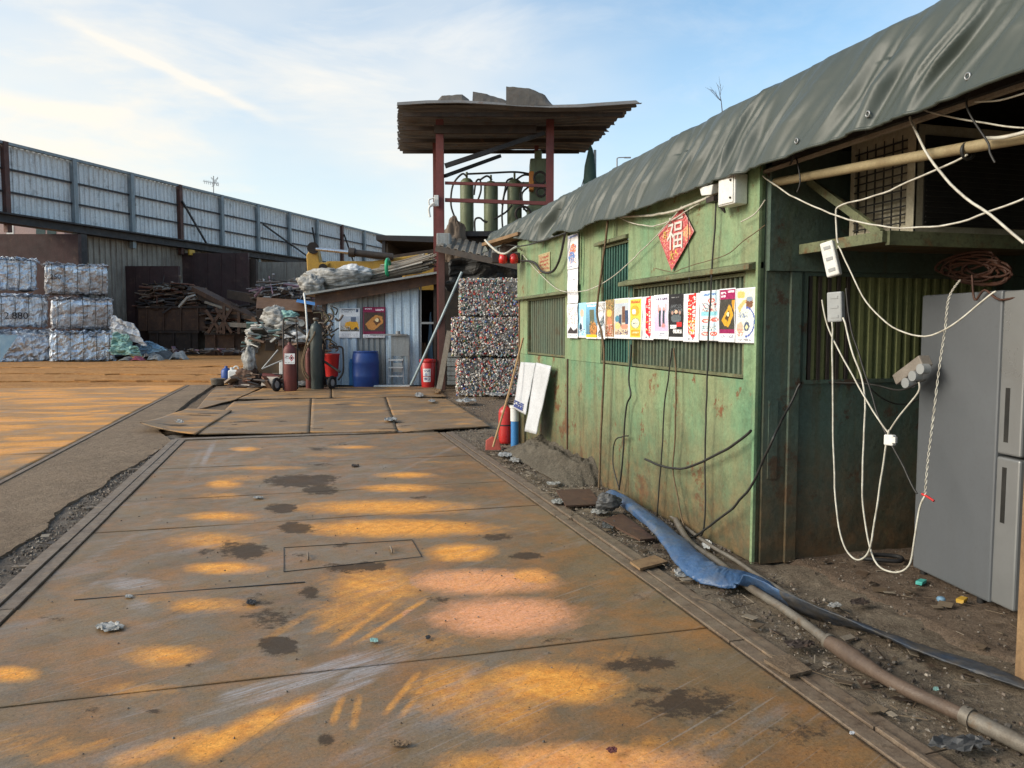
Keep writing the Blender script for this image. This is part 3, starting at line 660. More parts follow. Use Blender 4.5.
b = MB(); b.bb(-2.845, -2.79, -2, 22.3, -.06, .012); b.build('edge_bar', mRail, yd); b = MB(); b.bb(-9.5, -2.86, -2, 22.3, -.3, -.07); b.build('deck_frame', mDarkMetal, yd)

# ------------------------------------------------------------------ loose plates past the weighbridge
def loose_masks(seed):
    def f(X, Y):
        g = np.random.RandomState(seed); r = np.zeros_like(X); o = np.zeros_like(X)
        for k in range(26):
            cx, cy = g.uniform(X.min(), X.max()), g.uniform(Y.min(), Y.max()); rx, ry = g.uniform(.15, .6), g.uniform(.08, .3)
            d = np.sqrt(((X - cx) / rx) ** 2 + ((Y - cy) / ry) ** 2); r = np.maximum(r, g.uniform(.3, .75) * np.clip(1.4 - d, 0, 1))
        for k in range(9):
            cx, cy = g.uniform(X.min(), X.max()), g.uniform(Y.min(), Y.max()); rx, ry = g.uniform(.06, .3), g.uniform(.03, .14)
            d = np.sqrt(((X - cx) / rx) ** 2 + ((Y - cy) / ry) ** 2); o = np.maximum(o, g.uniform(.4, .9) * np.clip(1.4 - d, 0, 1))
        edge = np.minimum(np.minimum(X - X.min(), X.max() - X), np.minimum(Y - Y.min(), Y.max() - Y))
        return dict(rust=r, pink=0 * r, oil=np.maximum(o, .6 * np.clip(1 - edge / .12, 0, 1)), scuff=.2 + 0 * r)
    return f
lp = 'loose steel plates laid on the ground'
loose = [  # quad pixels near-left, near-right, far-right, far-left ; z ; curl
    ([(140, 432), (196, 437), (232, 413), (188, 411)], .05, lambda u, v: .10 * (1 - u) ** 2 * (1 - v) ** 2, 'small bent steel plate with its near corner curled up, leftmost of the loose plates'),
    ([(198, 436), (309.3, 434), (311.3, 399), (234, 402)], .012, lambda u, v: .025 * (1 - v) * (1 - u), 'worn tan steel plate between the curled plate and the middle seam'),
    ([(310, 434), (397.6, 433), (385.6, 398), (312, 399)], .012, lambda u, v: .012 * (1 - v), 'worn tan steel plate in the middle of the row of loose plates'),
    ([(398.4, 433), (491, 429), (447, 399), (386.2, 398)], .012, lambda u, v: .04 * u * (1 - v), 'worn tan steel plate at the right end of the loose row, one corner lifted'),
    ([(196, 410), (236, 400), (262, 388), (215, 389)], .02, lambda u, v: 0 * u, 'dark tan plate in front of the white jerrycan and junk heap'),
    ([(238, 400), (331, 398), (331.6, 388), (264, 388)], .015, lambda u, v: 0 * u, 'dark tan plate just in front of the gas cylinders'),
    ([(332, 398), (447, 397), (436, 386.5), (332, 388)], .015, lambda u, v: 0 * u, 'dark tan plate in front of the blue barrel and red bucket')]
for i, (q, zz, cu, lab) in enumerate(loose):
    Q = [G(*p) for p in q]
    tag(np_plate('steel_plate', Q, .05, mPlate, loose_masks(20 + i), zz, .014, None, .008, i * 2.1, cu), lab, 'steel plate', lp)
b = MB()   # strip of plate filling the joint
p, q = G(150, 441), G(440, 436); b.bar(V((p.x + .3, 11.36, .004)), V((q.x, 11.33, .004)), .16, .012)
tag(b.build('joint_strip', mRail), 'narrow dark steel strip covering the joint at the far end of the weighbridge', 'steel strip')
# thin rusty plates with ragged edges on the far yard
yl = 'rusted floor plates in the far yard'
rp = random.Random(11)
for i, (px, py, wd, dp) in enumerate(((10, 377, 5, 2.2), (95, 379, 5.5, 2.5), (165, 379.5, 4.5, 2), (215, 377, 4, 2.4), (60, 371, 7, 3.5), (150, 372, 7, 3.5), (225, 370, 5, 3.5), (110, 365, 9, 5), (200, 363, 9, 6))):
    c = G(px, py); b = MB(); a = -YAW + rp.uniform(-.12, .12); ca, sa = math.cos(a), math.sin(a)
    out = []
    for k in range(40):
        t = k / 40 * 4; s_, f_ = int(t), t % 1
        u_, v_ = [(f_ - .5, -.5), (.5, f_ - .5), (.5 - f_, .5), (-.5, .5 - f_)][s_]
        u_ += .035 * rp.uniform(-1, 1); v_ += .05 * rp.uniform(-1, 1)
        out.append(V((c.x + ca * u_ * wd - sa * v_ * dp, c.y + sa * u_ * wd + ca * v_ * dp, .016 + .012 * (i % 3) + .016 * nz((u_ * 3, v_ * 3, i), 1))))
    cen = V((c.x, c.y, .02 + .012 * (i % 3))); n = len(out)
    b.add(out + [cen] + [p - V((0, 0, .05)) for p in out], [(k, (k + 1) % n, n) for k in range(n)] + [(k, n + 1 + k, n + 1 + (k + 1) % n, (k + 1) % n) for k in range(n)])
    row = ['by the orange deck', 'in the middle row', 'by the bales'][0 if i < 4 else (1 if i < 7 else 2)]
    pos = ['leftmost', 'second from the left', 'third from the left', 'rightmost'][i] if i < 4 else (['leftmost', 'central', 'rightmost'][i - 4] if i < 7 else ['left', 'right'][i - 7])
    tag(b.build('floor_plate', mYard), f'ragged orange floor plate, {pos} one {row}', 'floor plate', yl)

# ================================================================== GREEN SHED
XF = 2.8
shed = thing('shed', 'weathered green sheet metal shed with barred windows under a tarpaulin roof edge', 'shed', (XF, 7, 0))
def wall_part(name, rects, m, x0=XF, t=.035, bev=.004):
    b = MB()
    for y0, y1, z0, z1 in rects:
        ny = max(1, int((y1 - y0) / .25)); nz_ = max(1, int((z1 - z0) / .25))
        def fn(u, v, dx=0):
            y, z = y0 + (y1 - y0) * u, z0 + (z1 - z0) * v
            e = min(u, 1 - u) * min(v, 1 - v)
            return V((x0 + dx - .02 * nz((y, z, 2), 1.1) * min(1, e * 14), y, z))
        k = len(b.v)
        b.grid(lambda u, v: fn(1 - u, v), ny, nz_)
        b.add([(x0 + t, y0, z0), (x0 + t, y1, z0), (x0 + t, y1, z1), (x0 + t, y0, z1), (x0, y0, z0), (x0, y1, z0), (x0, y1, z1), (x0, y0, z1)],
              [(0, 1, 2, 3), (0, 4, 5, 1), (1, 5, 6, 2), (2, 6, 7, 3), (3, 7, 4, 0)])
    return b.build(name, m, shed)
wall_part('lower_wall', [(4.33, 6.29, 0, 1.17), (6.295, 7.885, 0, 1.17), (7.915, 9.77, 0, 1.18)], mGreen)
wall_part('pillar', [(4.33, 4.49, 1.17, 1.88)], mGreenUp); wall_part('pillar', [(6.255, 6.315, 1.17, 1.88)], mSlatB)
wall_part('pillar', [(6.98, 8.0, 1.173, 1.885)], mGreenUp); wall_part('pillar', [(9.44, 9.77, 1.183, 1.87)], mGreenUp)
wall_part('upper_wall', [(4.33, 6.30, 1.92, 2.60)], mGreenUp, XF - .02, .055)
wall_part('upper_wall', [(6.303, 6.98, 2.30, 2.60), (6.983, 7.85, 1.885, 2.60)], mGreenUp, XF)
wall_part('upper_wall', [(7.853, 9.79, 1.905, 2.62)], mGreenUp, XF - .03, .065)
def window(y0, y1, z0, z1, m, pitch, kind):
    b = MB(); f = .022
    for a, c, d, e in ((y0, y0 + f, z0, z1), (y1 - f, y1, z0, z1), (y0 + f, y1 - f, z0, z0 + f), (y0 + f, y1 - f, z1 - f, z1)): b.bb(XF + .004, XF + .05, a, c, d, e)
    fr = b.build('window', mLedge, shed)
    b = MB()
    if kind == 'bars':
        n = int((y1 - y0) / pitch)
        for i in range(n + 1):
            y = y0 + f + (y1 - y0 - 2 * f) * i / n
            b.bb(XF + .022, XF + .04, y - .016, y + .016, z0 + .01, z1 - .01)
        for zz in (z0 + .28, z1 - .25): b.bb(XF + .042, XF + .05, y0, y1, zz - .015, zz + .015)
        b.build('grille', m, fr)
        b = MB(); b.bb(XF + .09, XF + .10, y0, y1, z0, z1); b.build('backing', mDarkMetal, fr)
    else:
        b.corr((XF + .05, y1 - f, z0 + .01), (0, -(y1 - y0 - 2 * f), 0), (0, 0, z1 - z0 - .02), pitch, .022)
        b.build('corrugated_panel', m, fr)
        b = MB(); b.bb(XF + .09, XF + .10, y0, y1, z0, z1); b.build('backing', mDarkMetal, fr)
window(6.32, 6.975, 1.18, 2.28, mSlatB, .062, 'bars')
window(4.495, 6.25, 1.18, 1.865, mSlat, .062, 'corr')
window(8.005, 9.435, 1.19, 1.87, mSlat, .085, 'corr')
def ledge(y0, y1, z, d, h=.05):
    b = MB(); b.prism([(XF - d, y0, z), (XF - d, y0, z + h * .55), (XF + .01, y0, z + h), (XF + .01, y0, z)], (0, y1 - y0, 0)); return b.build('ledge', mLedge, shed, bevel=.004)
ledge(4.34, 6.40, 1.872, .075, .06); ledge(7.84, 9.80, 1.872, .07, .05); ledge(6.30, 7.05, 2.285, .05, .05)
b = MB(); b.bb(XF - .012, XF + .02, 7.888, 7.912, 0, 1.18); b.build('seam_strip', mRustBr, shed)
b = MB(); b.bb(XF - .025, XF - .005, 4.31, 4.335, 0, 2.62); b.build('corner_angle', mGreenUp, shed)
b = MB(); b.bb(XF - .01, XF + .03, 9.775, 9.81, 0, 1.87); b.build('corner_strip', mRustOr, shed)
for y in (7.45, 6.6, 8.6): b = MB(); b.bb(XF - .036, XF - .03, y - .01, y + .01, 1.95 if y != 6.6 else 2.33, 2.6); b.build('seam_strip', mGreenUp, shed)
b = MB(); b.bb(XF + .06, XF + .09, 4.36, 9.76, 2.52, 2.80); b.build('eaves_fill', mGreenUp, shed)
# hidden sides, back, near end wall
b = MB(); b.bb(XF + .04, 6.4, 9.76, 9.80, 0, 2.7); b.build('far_wall', mGreenShade, shed)
b = MB(); b.bb(6.4, 6.44, -2, 9.8, 0, 2.95); b.build('back_wall', mGreenShade, shed)
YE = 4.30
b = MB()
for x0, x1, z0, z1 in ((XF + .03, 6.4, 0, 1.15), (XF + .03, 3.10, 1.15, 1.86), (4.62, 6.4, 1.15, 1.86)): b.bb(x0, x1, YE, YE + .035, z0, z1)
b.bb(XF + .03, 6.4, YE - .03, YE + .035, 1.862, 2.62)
b.build('end_wall', mGreenShade, shed)
b = MB(); b.bb(2.995, 3.075, YE - .022, YE - .001, 0, 1.86); b.build('batten', mGreenShade, shed, bevel=.004)
b = MB(); b.bb(2.865, 2.93, YE - .008, YE - .001, .55, 1.05); b.build('patch_plate', mGreenShade, shed)
b = MB()
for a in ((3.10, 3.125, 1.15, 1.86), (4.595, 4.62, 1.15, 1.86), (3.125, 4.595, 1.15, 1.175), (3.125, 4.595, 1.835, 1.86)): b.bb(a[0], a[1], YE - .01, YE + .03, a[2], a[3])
wf = b.build('window', mGreenShade, shed)
b = MB(); b.corr((3.125, YE + .03, 1.175), (1.47, 0, 0), (0, 0, .66), .075, .028); b.build('corrugated_panel', mSlatY, wf)
b = MB()
for i in range(5): b.bb(3.14 + i * .07, 3.16 + i * .07, YE - .008, YE + .006, 1.175, 1.835)
b.build('grille', mDarkMetal, wf)
# roof
b = MB(); b.bb(2.93, 6.6, -2.3, 11.2, 2.95, 2.985); b.build('roof', mDarkMetal, shed)
b = MB(); b.bb(2.90, 2.99, -2.3, 11.2, 2.58, 2.95); b.build('eaves_beam', mRustDk, shed)
b = MB(); b.bb(2.80, 2.83, -2.2, 4.36, 2.462, 2.478); b.build('eaves_batten', mWood, shed)
b = MB(); b.bb(2.83, 2.90, -2.2, 4.36, 2.50, 2.58); b.build('eaves_shade_strip', mDarkMetal, shed)  # dark strip standing in for the shade in the gap under the hem
for y in (-1, .6, 2.2, 3.6):
    b = MB(); b.bb(3.0, 6.4, y - .04, y + .04, 2.82, 2.95); b.build('rafter', mRustDk, shed)
b = MB(); b.bb(2.915, 2.975, 2.47, 2.54, 0, 2.57); b.build('post', mWoodBr, shed, bevel=.006)
b = MB(); b.bb(3.0, 6.4, -2.05, -2.0, 0, 2.95); b.build('added_bay_wall', mGreenShade, shed)  # unseen wall, added to close off the bay so its interior stays dark

# tarpaulin draped over the eaves
b = MB(); NYT = 1000
prof = [(0.0, 2.655, 2.462), (.12, 2.70, 2.575), (.3, 2.765, 2.74), (.5, 2.85, 2.925), (.60, 2.90, 3.01), (.66, 2.965, 3.045), (.85, 3.4, 3.06), (1, 6.5, 3.10)]
def tarp_fn(u, v):
    y = -2.3 + 13.75 * u
    for k in range(len(prof) - 1):
        if prof[k][0] <= v <= prof[k + 1][0] + 1e-9:
            t = (v - prof[k][0]) / (prof[k + 1][0] - prof[k][0]); x = prof[k][1] + t * (prof[k + 1][1] - prof[k][1]); z = prof[k][2] + t * (prof[k + 1][2] - prof[k][2]); break
    far = min(max((y - 5.5) / 5.5, 0), 1)
    k0 = max(0, 1 - v / .62)
    z += far * (.27 * k0 * min(1, far * 1.3) - .06)                     # the hem is gathered up toward the far end
    hang = max(0, 1 - abs(v - .22) / .42)
    # long slanting folds fanning from the tie points
    s_ = y + .9 * (z - 2.5) + .25 * nz((y, 0, 0), .9)
    s_ = y + .42 * (z - 2.5) * (1 + nz((y, 0, 9), .8)) + .12 * nz((y, z, 0), 1.6)
    f = .8 * nz((s_ * 3.0, z * .7, 1.5), 1.0) + .75 * nz((s_ * 6.8, z * 1.1, 7), 1.0) + .28 * nz((s_ * 14, z * 2.5, 3), 1)
    g = 1 - abs(nz((s_ * 3.1, z * .6, 11), 1.0)) * 2.2
    sa = lambda t: math.sqrt(t * t + .006)
    f = f * .045 + .075 * (.5 - sa(nz((s_ * 4.0, z * .5, 21), 1.0)) * 1.9) + .032 * (.5 - sa(nz((s_ * 8.5, z * .9, 5), 1.0)) * 2) 
    amp = (hang * (1.15 + .35 * far) + .12)
    x -= f * amp; z += .35 * f * amp * (v > .4)
    if v < .25: z += (.030 * math.sin(y * 4.1 + 1.3 * math.sin(y * 1.7)) + .02 * nz((y, 4, 0), 4)) * (1 - v / .25) * (.15 + 1.9 * far)
    if far > .05: x += .06 * far * k0
    return V((x, y, z))
vs_t = [.7 * k / 64 for k in range(65)] + [.76, .85, .92, 1]
VV = [tarp_fn(i / NYT, v) for v in vs_t for i in range(NYT + 1)]
W_ = NYT + 1
b.add(VV, [(j * W_ + i + 1, j * W_ + i, (j + 1) * W_ + i, (j + 1) * W_ + i + 1) for j in range(len(vs_t) - 1) for i in range(NYT)], 0, None, True)
tp = b.build('tarpaulin', mTarp, solid=.005); tag(tp, 'grey green tarpaulin draped in folds over the roof edge of the green shed', 'tarpaulin')
b = MB(); hem = [tarp_fn(i / NYT, 0) for i in range(NYT + 1)]; b.tube(hem, .009, 6); b.build('hem', mTarp, tp)
for px, py in ((968, 91), (868, 124), (796, 150)):
    c = PX(px, py, 2.66); c.x = 2.645
    # sit the eyelet on the cloth just above the hem
    u = (c.y + 2.3) / 13.75; q = tarp_fn(u, .07)
    b = MB(); ring = [q + V((-.012, .013 * math.cos(t), .013 * math.sin(t))) for t in np.linspace(0, 2 * math.pi, 15)]
    b.tube(ring, .0045, 6); b.build('eyelet', mFridgeD, tp)

# ------------------------------------------------------------------ things on the shed front
def lin(c): return tuple((x / 12.92 if x <= .04045 else ((x + .055) / 1.055) ** 2.4) for x in c)
class Cv:                    # a little paint canvas: one colour per small face of the printed sheet
    def __init__(s, w, h, c, seed=0): s.a = np.zeros((h, w, 3)); s.a[:] = c; s.w, s.h = w, h; s.g = np.random.RandomState(seed); s.yy, s.xx = np.mgrid[0:h, 0:w]; s.yy = (s.yy + .5) / h; s.xx = (s.xx + .5) / w
    def rect(s, x0, y0, x1, y1, c): s.a[(s.xx >= x0) & (s.xx < x1) & (s.yy >= y0) & (s.yy < y1)] = c; return s
    def ell(s, cx, cy, rx, ry, c): s.a[((s.xx - cx) / rx) ** 2 + ((s.yy - cy) / ry) ** 2 < 1] = c; return s
    def ringe(s, cx, cy, rx, ry, t, c, half=None):
        d = ((s.xx - cx) / rx) ** 2 + ((s.yy - cy) / ry) ** 2; m = (d < 1) & (d > (1 - t) ** 2)
        if half == 'r': m &= s.xx > cx
        s.a[m] = c; return s
    def grad(s, x0, y0, x1, y1, c0, c1):
        m = (s.xx >= x0) & (s.xx < x1) & (s.yy >= y0) & (s.yy < y1); t = ((s.yy - y0) / (y1 - y0))[m][:, None]
        s.a[m] = np.array(c0) * (1 - t) + np.array(c1) * t; return s
    def spk(s, x0, y0, x1, y1, cs, p):
        m = (s.xx >= x0) & (s.xx < x1) & (s.yy >= y0) & (s.yy < y1) & (s.g.rand(s.h, s.w) < p)
        s.a[m] = np.array(cs)[s.g.randint(0, len(cs), m.sum())]; return s
    def text(s, x0, x1, y, h, c, dens=.62):
        m = (s.xx >= x0) & (s.xx < x1) & (s.yy >= y) & (s.yy < y + h) & (s.g.rand(s.h, s.w) < dens); s.a[m] = c; return s
    def poly(s, pts, c):
        ins = np.zeros_like(s.xx, bool); n = len(pts)
        for i in range(n):
            (x0, y0), (x1, y1) = pts[i], pts[(i + 1) % n]
            cr = ((y0 > s.yy) != (y1 > s.yy)) & (s.xx < (x1 - x0) * (s.yy - y0) / ((y1 - y0) or 1e-9) + x0); ins ^= cr
        s.a[ins] = c; return s
    def mesh(s, mb, o, u, v, bend=0.0, seed=0.0):     # o = top-left, u = across, v = down
        o, u, v = V(o), V(u), V(v); nrm = u.cross(v).normalized(); s.a = np.clip(s.a + s.g.normal(0, .028, (s.h, s.w, 1)), 0, 1)
        def fn(a, c): return o + u * a + v * c + nrm * (bend * (nz((a * 2, c * 3, seed), 1)))
        cl = [lin(tuple(.87 * float(t) + .095 for t in s.a[j, i])) for j in range(s.h) for i in range(s.w)]
        vs = [fn(i / s.w, j / s.h) for j in range(s.h + 1) for i in range(s.w + 1)]; Wd = s.w + 1
        mb.add(vs, [((j + 1) * Wd + i, (j + 1) * Wd + i + 1, j * Wd + i + 1, j * Wd + i) for j in range(s.h) for i in range(s.w)], 0, cl, True)
        return mb
W1 = (.93, .94, .96)
def poster_art(k):
    c = Cv(30, 50, W1, k)
    if k == 0: c.rect(0, 0, 1, .95, (.62, .84, .93)).ell(.5, .3, .25, .12, (.9, .75, .65)).rect(.3, .4, .65, .8, (.85, .9, .93)).ell(.35, .7, .15, .12, (.1, .2, .3)).spk(.1, .75, .9, .92, [(.2, .4, .6), (1, 1, 1)], .5)
    if k == 1: c.grad(0, .05, 1, .9, (.45, .75, .92), (.3, .45, .55)).rect(.35, .2, .75, .85, (.35, .38, .3)).ell(.7, .75, .3, .2, (.75, .45, .2)).rect(0, .88, 1, .97, (.9, .78, .15)).text(.1, .9, .07, .05, (1, 1, 1)).spk(.3, .5, .9, .85, [(.15, .15, .12), (.8, .6, .3)], .4)
    if k == 2: c.spk(.1, .05, .95, .3, [(.75, .72, .68), (.5, .45, .42)], .5).poly([(.2, .6), (.8, .35), (.85, .55), (.4, .75)], (.2, .28, .32)).ell(.3, .85, .2, .1, (.12, .12, .12)).spk(.1, .4, .9, .95, [(.7, .75, .78), (.2, .2, .22), (.92, .92, .9)], .4)
    if k == 3: c.rect(0, 0, 1, .96, (.62, .45, .28)).spk(0, 0, 1, .3, [(.35, .4, .25), (.75, .6, .35), (.4, .3, .2)], .8).ell(.45, .35, .3, .1, (.93, .75, .35)).ell(.5, .6, .3, .14, (.85, .5, .35)).spk(.1, .65, .9, .95, [(.35, .15, .12), (.8, .3, .2), (.95, .9, .8)], .7)
    if k == 4: c.rect(.05, .03, .95, .12, (.95, .82, .72)).grad(.05, .12, .95, .9, (.72, .78, .84), (.85, .75, .6)).rect(.55, .2, .72, .6, (.42, .27, .2)).rect(.75, .3, .92, .65, (.18, .26, .4)).rect(.3, .4, .5, .7, (.2, .26, .36)).ell(.2, .5, .14, .08, (.25, .5, .6)).ell(.25, .68, .2, .08, (.93, .8, .5)).ell(.7, .7, .22, .07, (.93, .55, .45)).spk(.1, .78, .95, .9, [(.25, .22, .4), (.5, .3, .25), (.9, .85, .7)], .7)
    if k == 5: c.rect(.08, .04, .92, .96, (.96, .8, .25)).text(.15, .85, .09, .06, (.85, .35, .15), .8).ell(.45, .32, .33, .13, (.96, .65, .15)).ell(.38, .34, .15, .07, (.95, .95, .95)).ell(.5, .62, .36, .13, (.97, .95, .8)).ringe(.5, .62, .36, .13, .15, (.45, .6, .45)).text(.3, .7, .6, .05, (.4, .45, .55)).rect(.12, .78, .88, .93, (.96, .6, .12)).text(.2, .8, .83, .04, (.98, .9, .7))
    if k == 6 or k == 9:
        red = (.85, .08, .13) if k == 6 else (.9, .13, .12)
        c.poly([(.32, .03), (.78, 0), (.76, .9), (.62, .92), (.3, .84)], red)
        for j in range(9):
            yy = .07 + j * .088
            c.spk(.56, yy, .72, yy + .065, [(1, 1, 1), (1, .9, .85), red], .95)
            if k == 9 or j % 2: c.spk(.34, yy + .05, .5, yy + .1, [(1, .85, .3), (1, 1, 1), red], .8)
        if k == 9: c.spk(.34, .55, .74, .85, [(1, .85, .25), (1, .6, .2), red, (1, 1, 1)], .6)
        c.text(.3, .45, .93, .03, (.4, .4, .45), .8).text(.6, .7, .93, .03, (.4, .4, .45), .8)
    if k == 7: c.grad(.06, .05, .96, .82, (.86, .86, .94), (.88, .72, .86)).text(.2, .9, .09, .03, (.25, .2, .3)).rect(.36, .35, .5, .72, (.13, .2, .24)).rect(.6, .35, .74, .66, (.16, .22, .27)).ell(.43, .32, .06, .04, (.85, .6, .55)).ell(.67, .32, .06, .04, (.85, .6, .55)).rect(.3, .22, .36, .4, (.92, .65, .62)).rect(.76, .22, .82, .4, (.92, .65, .62)).ell(.65, .7, .12, .05, (.95, .55, .55)).text(.1, .9, .86, .02, (.5, .5, .6), .5).text(.1, .9, .9, .02, (.5, .5, .6), .5)
    if k == 8: c.rect(0, .0, 1, .93, (.07, .07, .08)).spk(.05, .22, .95, .4, [(.25, .28, .3), (.4, .42, .44), (.1, .1, .12)], .6).ell(.5, .38, .09, .05, (.9, .72, .6)).ell(.25, .4, .07, .04, (.7, .55, .5)).ell(.75, .4, .07, .04, (.7, .55, .5)).ell(.5, .52, .35, .09, (.32, .36, .38)).rect(.55, .6, .9, .7, (.8, .1, .1)).text(.1, .55, .67, .07, (.95, .95, .95), .8).text(.35, .9, .77, .06, (.95, .95, .95), .75).text(.15, .85, .06, .02, (.5, .5, .5), .5)
    if k == 10:
        c.rect(.04, .02, .96, .97, (.80, .90, .95)).text(.2, .85, .06, .04, (.35, .5, .75), .8).rect(.06, .42, .94, .5, (.55, .82, .88)).spk(.15, .25, .9, .42, [(.9, .78, .7), (.7, .3, .3), (.95, .9, .85), (.3, .35, .4)], .6).spk(.15, .7, .9, .8, [(.35, .5, .55), (.9, .85, .8)], .5)
        for x_, y_ in ((.62, .2), (.3, .6), (.8, .58), (.3, .86), (.75, .86)): c.ell(x_, y_, .2, .045, (.93, .35, .28)).text(x_ - .12, x_ + .12, y_ - .012, .025, (1, .9, .88))
        c.spk(.45, .52, .65, .6, [(.2, .3, .5), (.9, .6, .3)], .5)
    if k == 11: c.rect(.04, .02, .96, .82, (.20, .19, .16)).rect(.04, .02, .96, .2, (.60, .06, .30)).text(.1, .45, .06, .04, (1, .9, .95), .8).text(.55, .9, .05, .04, (1, .9, .95), .8).text(.1, .4, .13, .03, (1, .9, .95), .7).poly([(.2, .6), (.62, .3), (.75, .35), (.9, .5), (.6, .72), (.4, .7)], (.85, .62, .12)).poly([(.4, .55), (.62, .4), (.7, .5), (.55, .62)], (.3, .22, .1)).ell(.58, .48, .07, .05, (.95, .9, .7)).poly([(.75, .22), (.96, .22), (.96, .45), (.8, .35)], (.8, .55, .1)).rect(.04, .77, .96, .84, (.55, .06, .28)).text(.1, .45, .87, .06, (.6, .6, .66), .4).text(.55, .9, .87, .06, (.6, .6, .66), .4)
    if k == 12: c.grad(.02, .02, .98, .9, (.95, .95, .82), (.90, .91, .88)).ell(.25, .12, .2, .07, (.96, .75, .4)).poly([(.1, .35), (.35, .22), (.6, .2), (.4, .3), (.2, .45)], (.95, .72, .45)).ell(.65, .27, .17, .1, (.45, .28, .18)).ell(.65, .2, .15, .05, (.55, .62, .7)).ringe(.5, .62, .42, .28, .12, (.25, .35, .7), 'r').ell(.55, .7, .14, .09, (.25, .3, .42)).ell(.55, .71, .07, .045, (.88, .85, .6)).text(.12, .6, .45, .1, (.45, .52, .66), .5).ell(.22, .72, .16, .1, (.93, .7, .6)).spk(.08, .75, .4, .88, [(.95, .6, .4), (.85, .5, .5)], .4).text(.15, .85, .93, .03, (.6, .6, .62), .5)
    return c
strip_px = [580, 588.4, 599.5, 607.8, 616.5, 631.8, 644.7, 656.4, 671.6, 686.3, 702.6, 722, 738.6, 760]
plab = ['small light blue poster in the row on the green shed', 'blue and brown poster with yellow foot on the green shed', 'white poster with grey machine parts on the green shed', 'warm brown and orange poster on the green shed',
        'poster of several people and machines in pale grey and orange on the shed', 'yellow and orange poster on the green shed', 'white poster with a dark red vertical banner between the yellow and pink posters', 'pale pink poster with two standing figures', 'black poster with a group of figures and white lettering',
        'white poster with a bright red vertical banner to the right of the black poster', 'pale blue poster with red speech bubbles', 'magenta and black poster showing a yellow machine bucket, on the green shed', 'pale yellow poster with blue swirl at the near corner of the shed']
for k in range(13):
    ya = PX(strip_px[k], 320, XF).y; yb = PX(strip_px[k + 1], 320, XF).y
    dz = random.uniform(-.008, .008); b = MB()
    poster_art(k).mesh(b, (XF - .022 - .002 * (k % 2), ya, 1.765 + dz), (0, yb - ya + .004, 0), (0, 0, -.355 + random.uniform(-.006, .006)), .006, k)
    tag(b.build('poster', mPrint, solid=.0008), plab[k], 'poster', 'posters in a row on the shed')
# three sheets in a column
for k, (z1, z0) in enumerate(((2.475, 2.12), (2.115, 1.765), (1.76, 1.405))):
    c = Cv(24, 44, (.93, .93, .95), 40 + k)
    if k == 0: c.rect(.05, .03, .95, .1, (.75, .8, .92)).text(.1, .9, .05, .03, (.3, .4, .7)).ell(.55, .42, .3, .14, (.88, .45, .25)).ell(.4, .65, .3, .16, (.35, .5, .75)).spk(.15, .3, .85, .85, [(.9, .6, .4), (.3, .4, .7), (.95, .95, .95)], .45).text(.1, .9, .9, .03, (.4, .45, .6))
    if k == 1: c.spk(.1, .1, .9, .9, [(.80, .81, .84), (.72, .73, .77)], .2).text(.2, .8, .3, .02, (.55, .55, .6)).text(.15, .85, .62, .02, (.55, .55, .6))
    if k == 2: c.spk(.1, .08, .9, .6, [(.78, .72, .70), (.6, .55, .55), (.9, .88, .88)], .4).poly([(.1, .8), (.35, .65), (.6, .78), (.95, .7), (.95, .86), (.1, .86)], (.18, .15, .16)).text(.1, .9, .92, .02, (.5, .5, .55))
    b = MB(); c.mesh(b, (XF - .034, 7.84, z1), (0, -.32, 0), (0, 0, z0 - z1), .008, 50 + k)
    tag(b.build('poster', mPrint, solid=.0008), ['top sheet of the poster column, with orange and blue figures', 'faded nearly blank middle sheet of the poster column', 'bottom sheet of the poster column, with a dark shape near its foot'][k], 'poster', 'posters in a column on the shed')
# diamond new year paper
dt, dl, dr, db = V((0, 5.29, 2.40)), V((0, 5.68, 2.24)), V((0, 5.10, 2.20)), V((0, 5.44, 1.94))
NX = 44; c = Cv(NX, NX, (.74, .36, .36), 77)
c.spk(0, 0, 1, 1, [(.80, .52, .50), (.66, .24, .25)], .55).rect(0, 0, 1, .03, (.8, .62, .6)).rect(0, 0, .03, 1, (.8, .62, .6))
c.spk(.62, 0.06, .94, .3, [(.86, .62, .45), (.9, .7, .5)], .7)
c.spk(.1, .6, .4, .94, [(.85, .74, .45), (.74, .36, .36), (.9, .66, .62)], .4).spk(.6, .6, .9, .9, [(.9, .76, .35), (.74, .36, .36)], .3)
b = MB()
q00, q10, q11, q01 = dt, dr, db, dl       # unit square mapped on the diamond
cl = [lin(tuple(float(t) for t in c.a[j, i])) for j in range(NX) for i in range(NX)]
def dm(u, v, x=XF - .043): p = q00 * ((1 - u) * (1 - v)) + q10 * (u * (1 - v)) + q11 * (u * v) + q01 * ((1 - u) * v); return V((x - .003 * nz((u * 3, v * 3, 0), 1), p.y, p.z))
b.add([dm(i / NX, j / NX) for j in range(NX + 1) for i in range(NX + 1)], [(j * (NX + 1) + i, j * (NX + 1) + i + 1, (j + 1) * (NX + 1) + i + 1, (j + 1) * (NX + 1) + i) for j in range(NX) for i in range(NX)], 0, cl)
dia = tag(b.build('diamond_paper', mPrint, solid=.001), 'faded red diamond shaped new year paper with white character on the green shed', 'paper decoration')
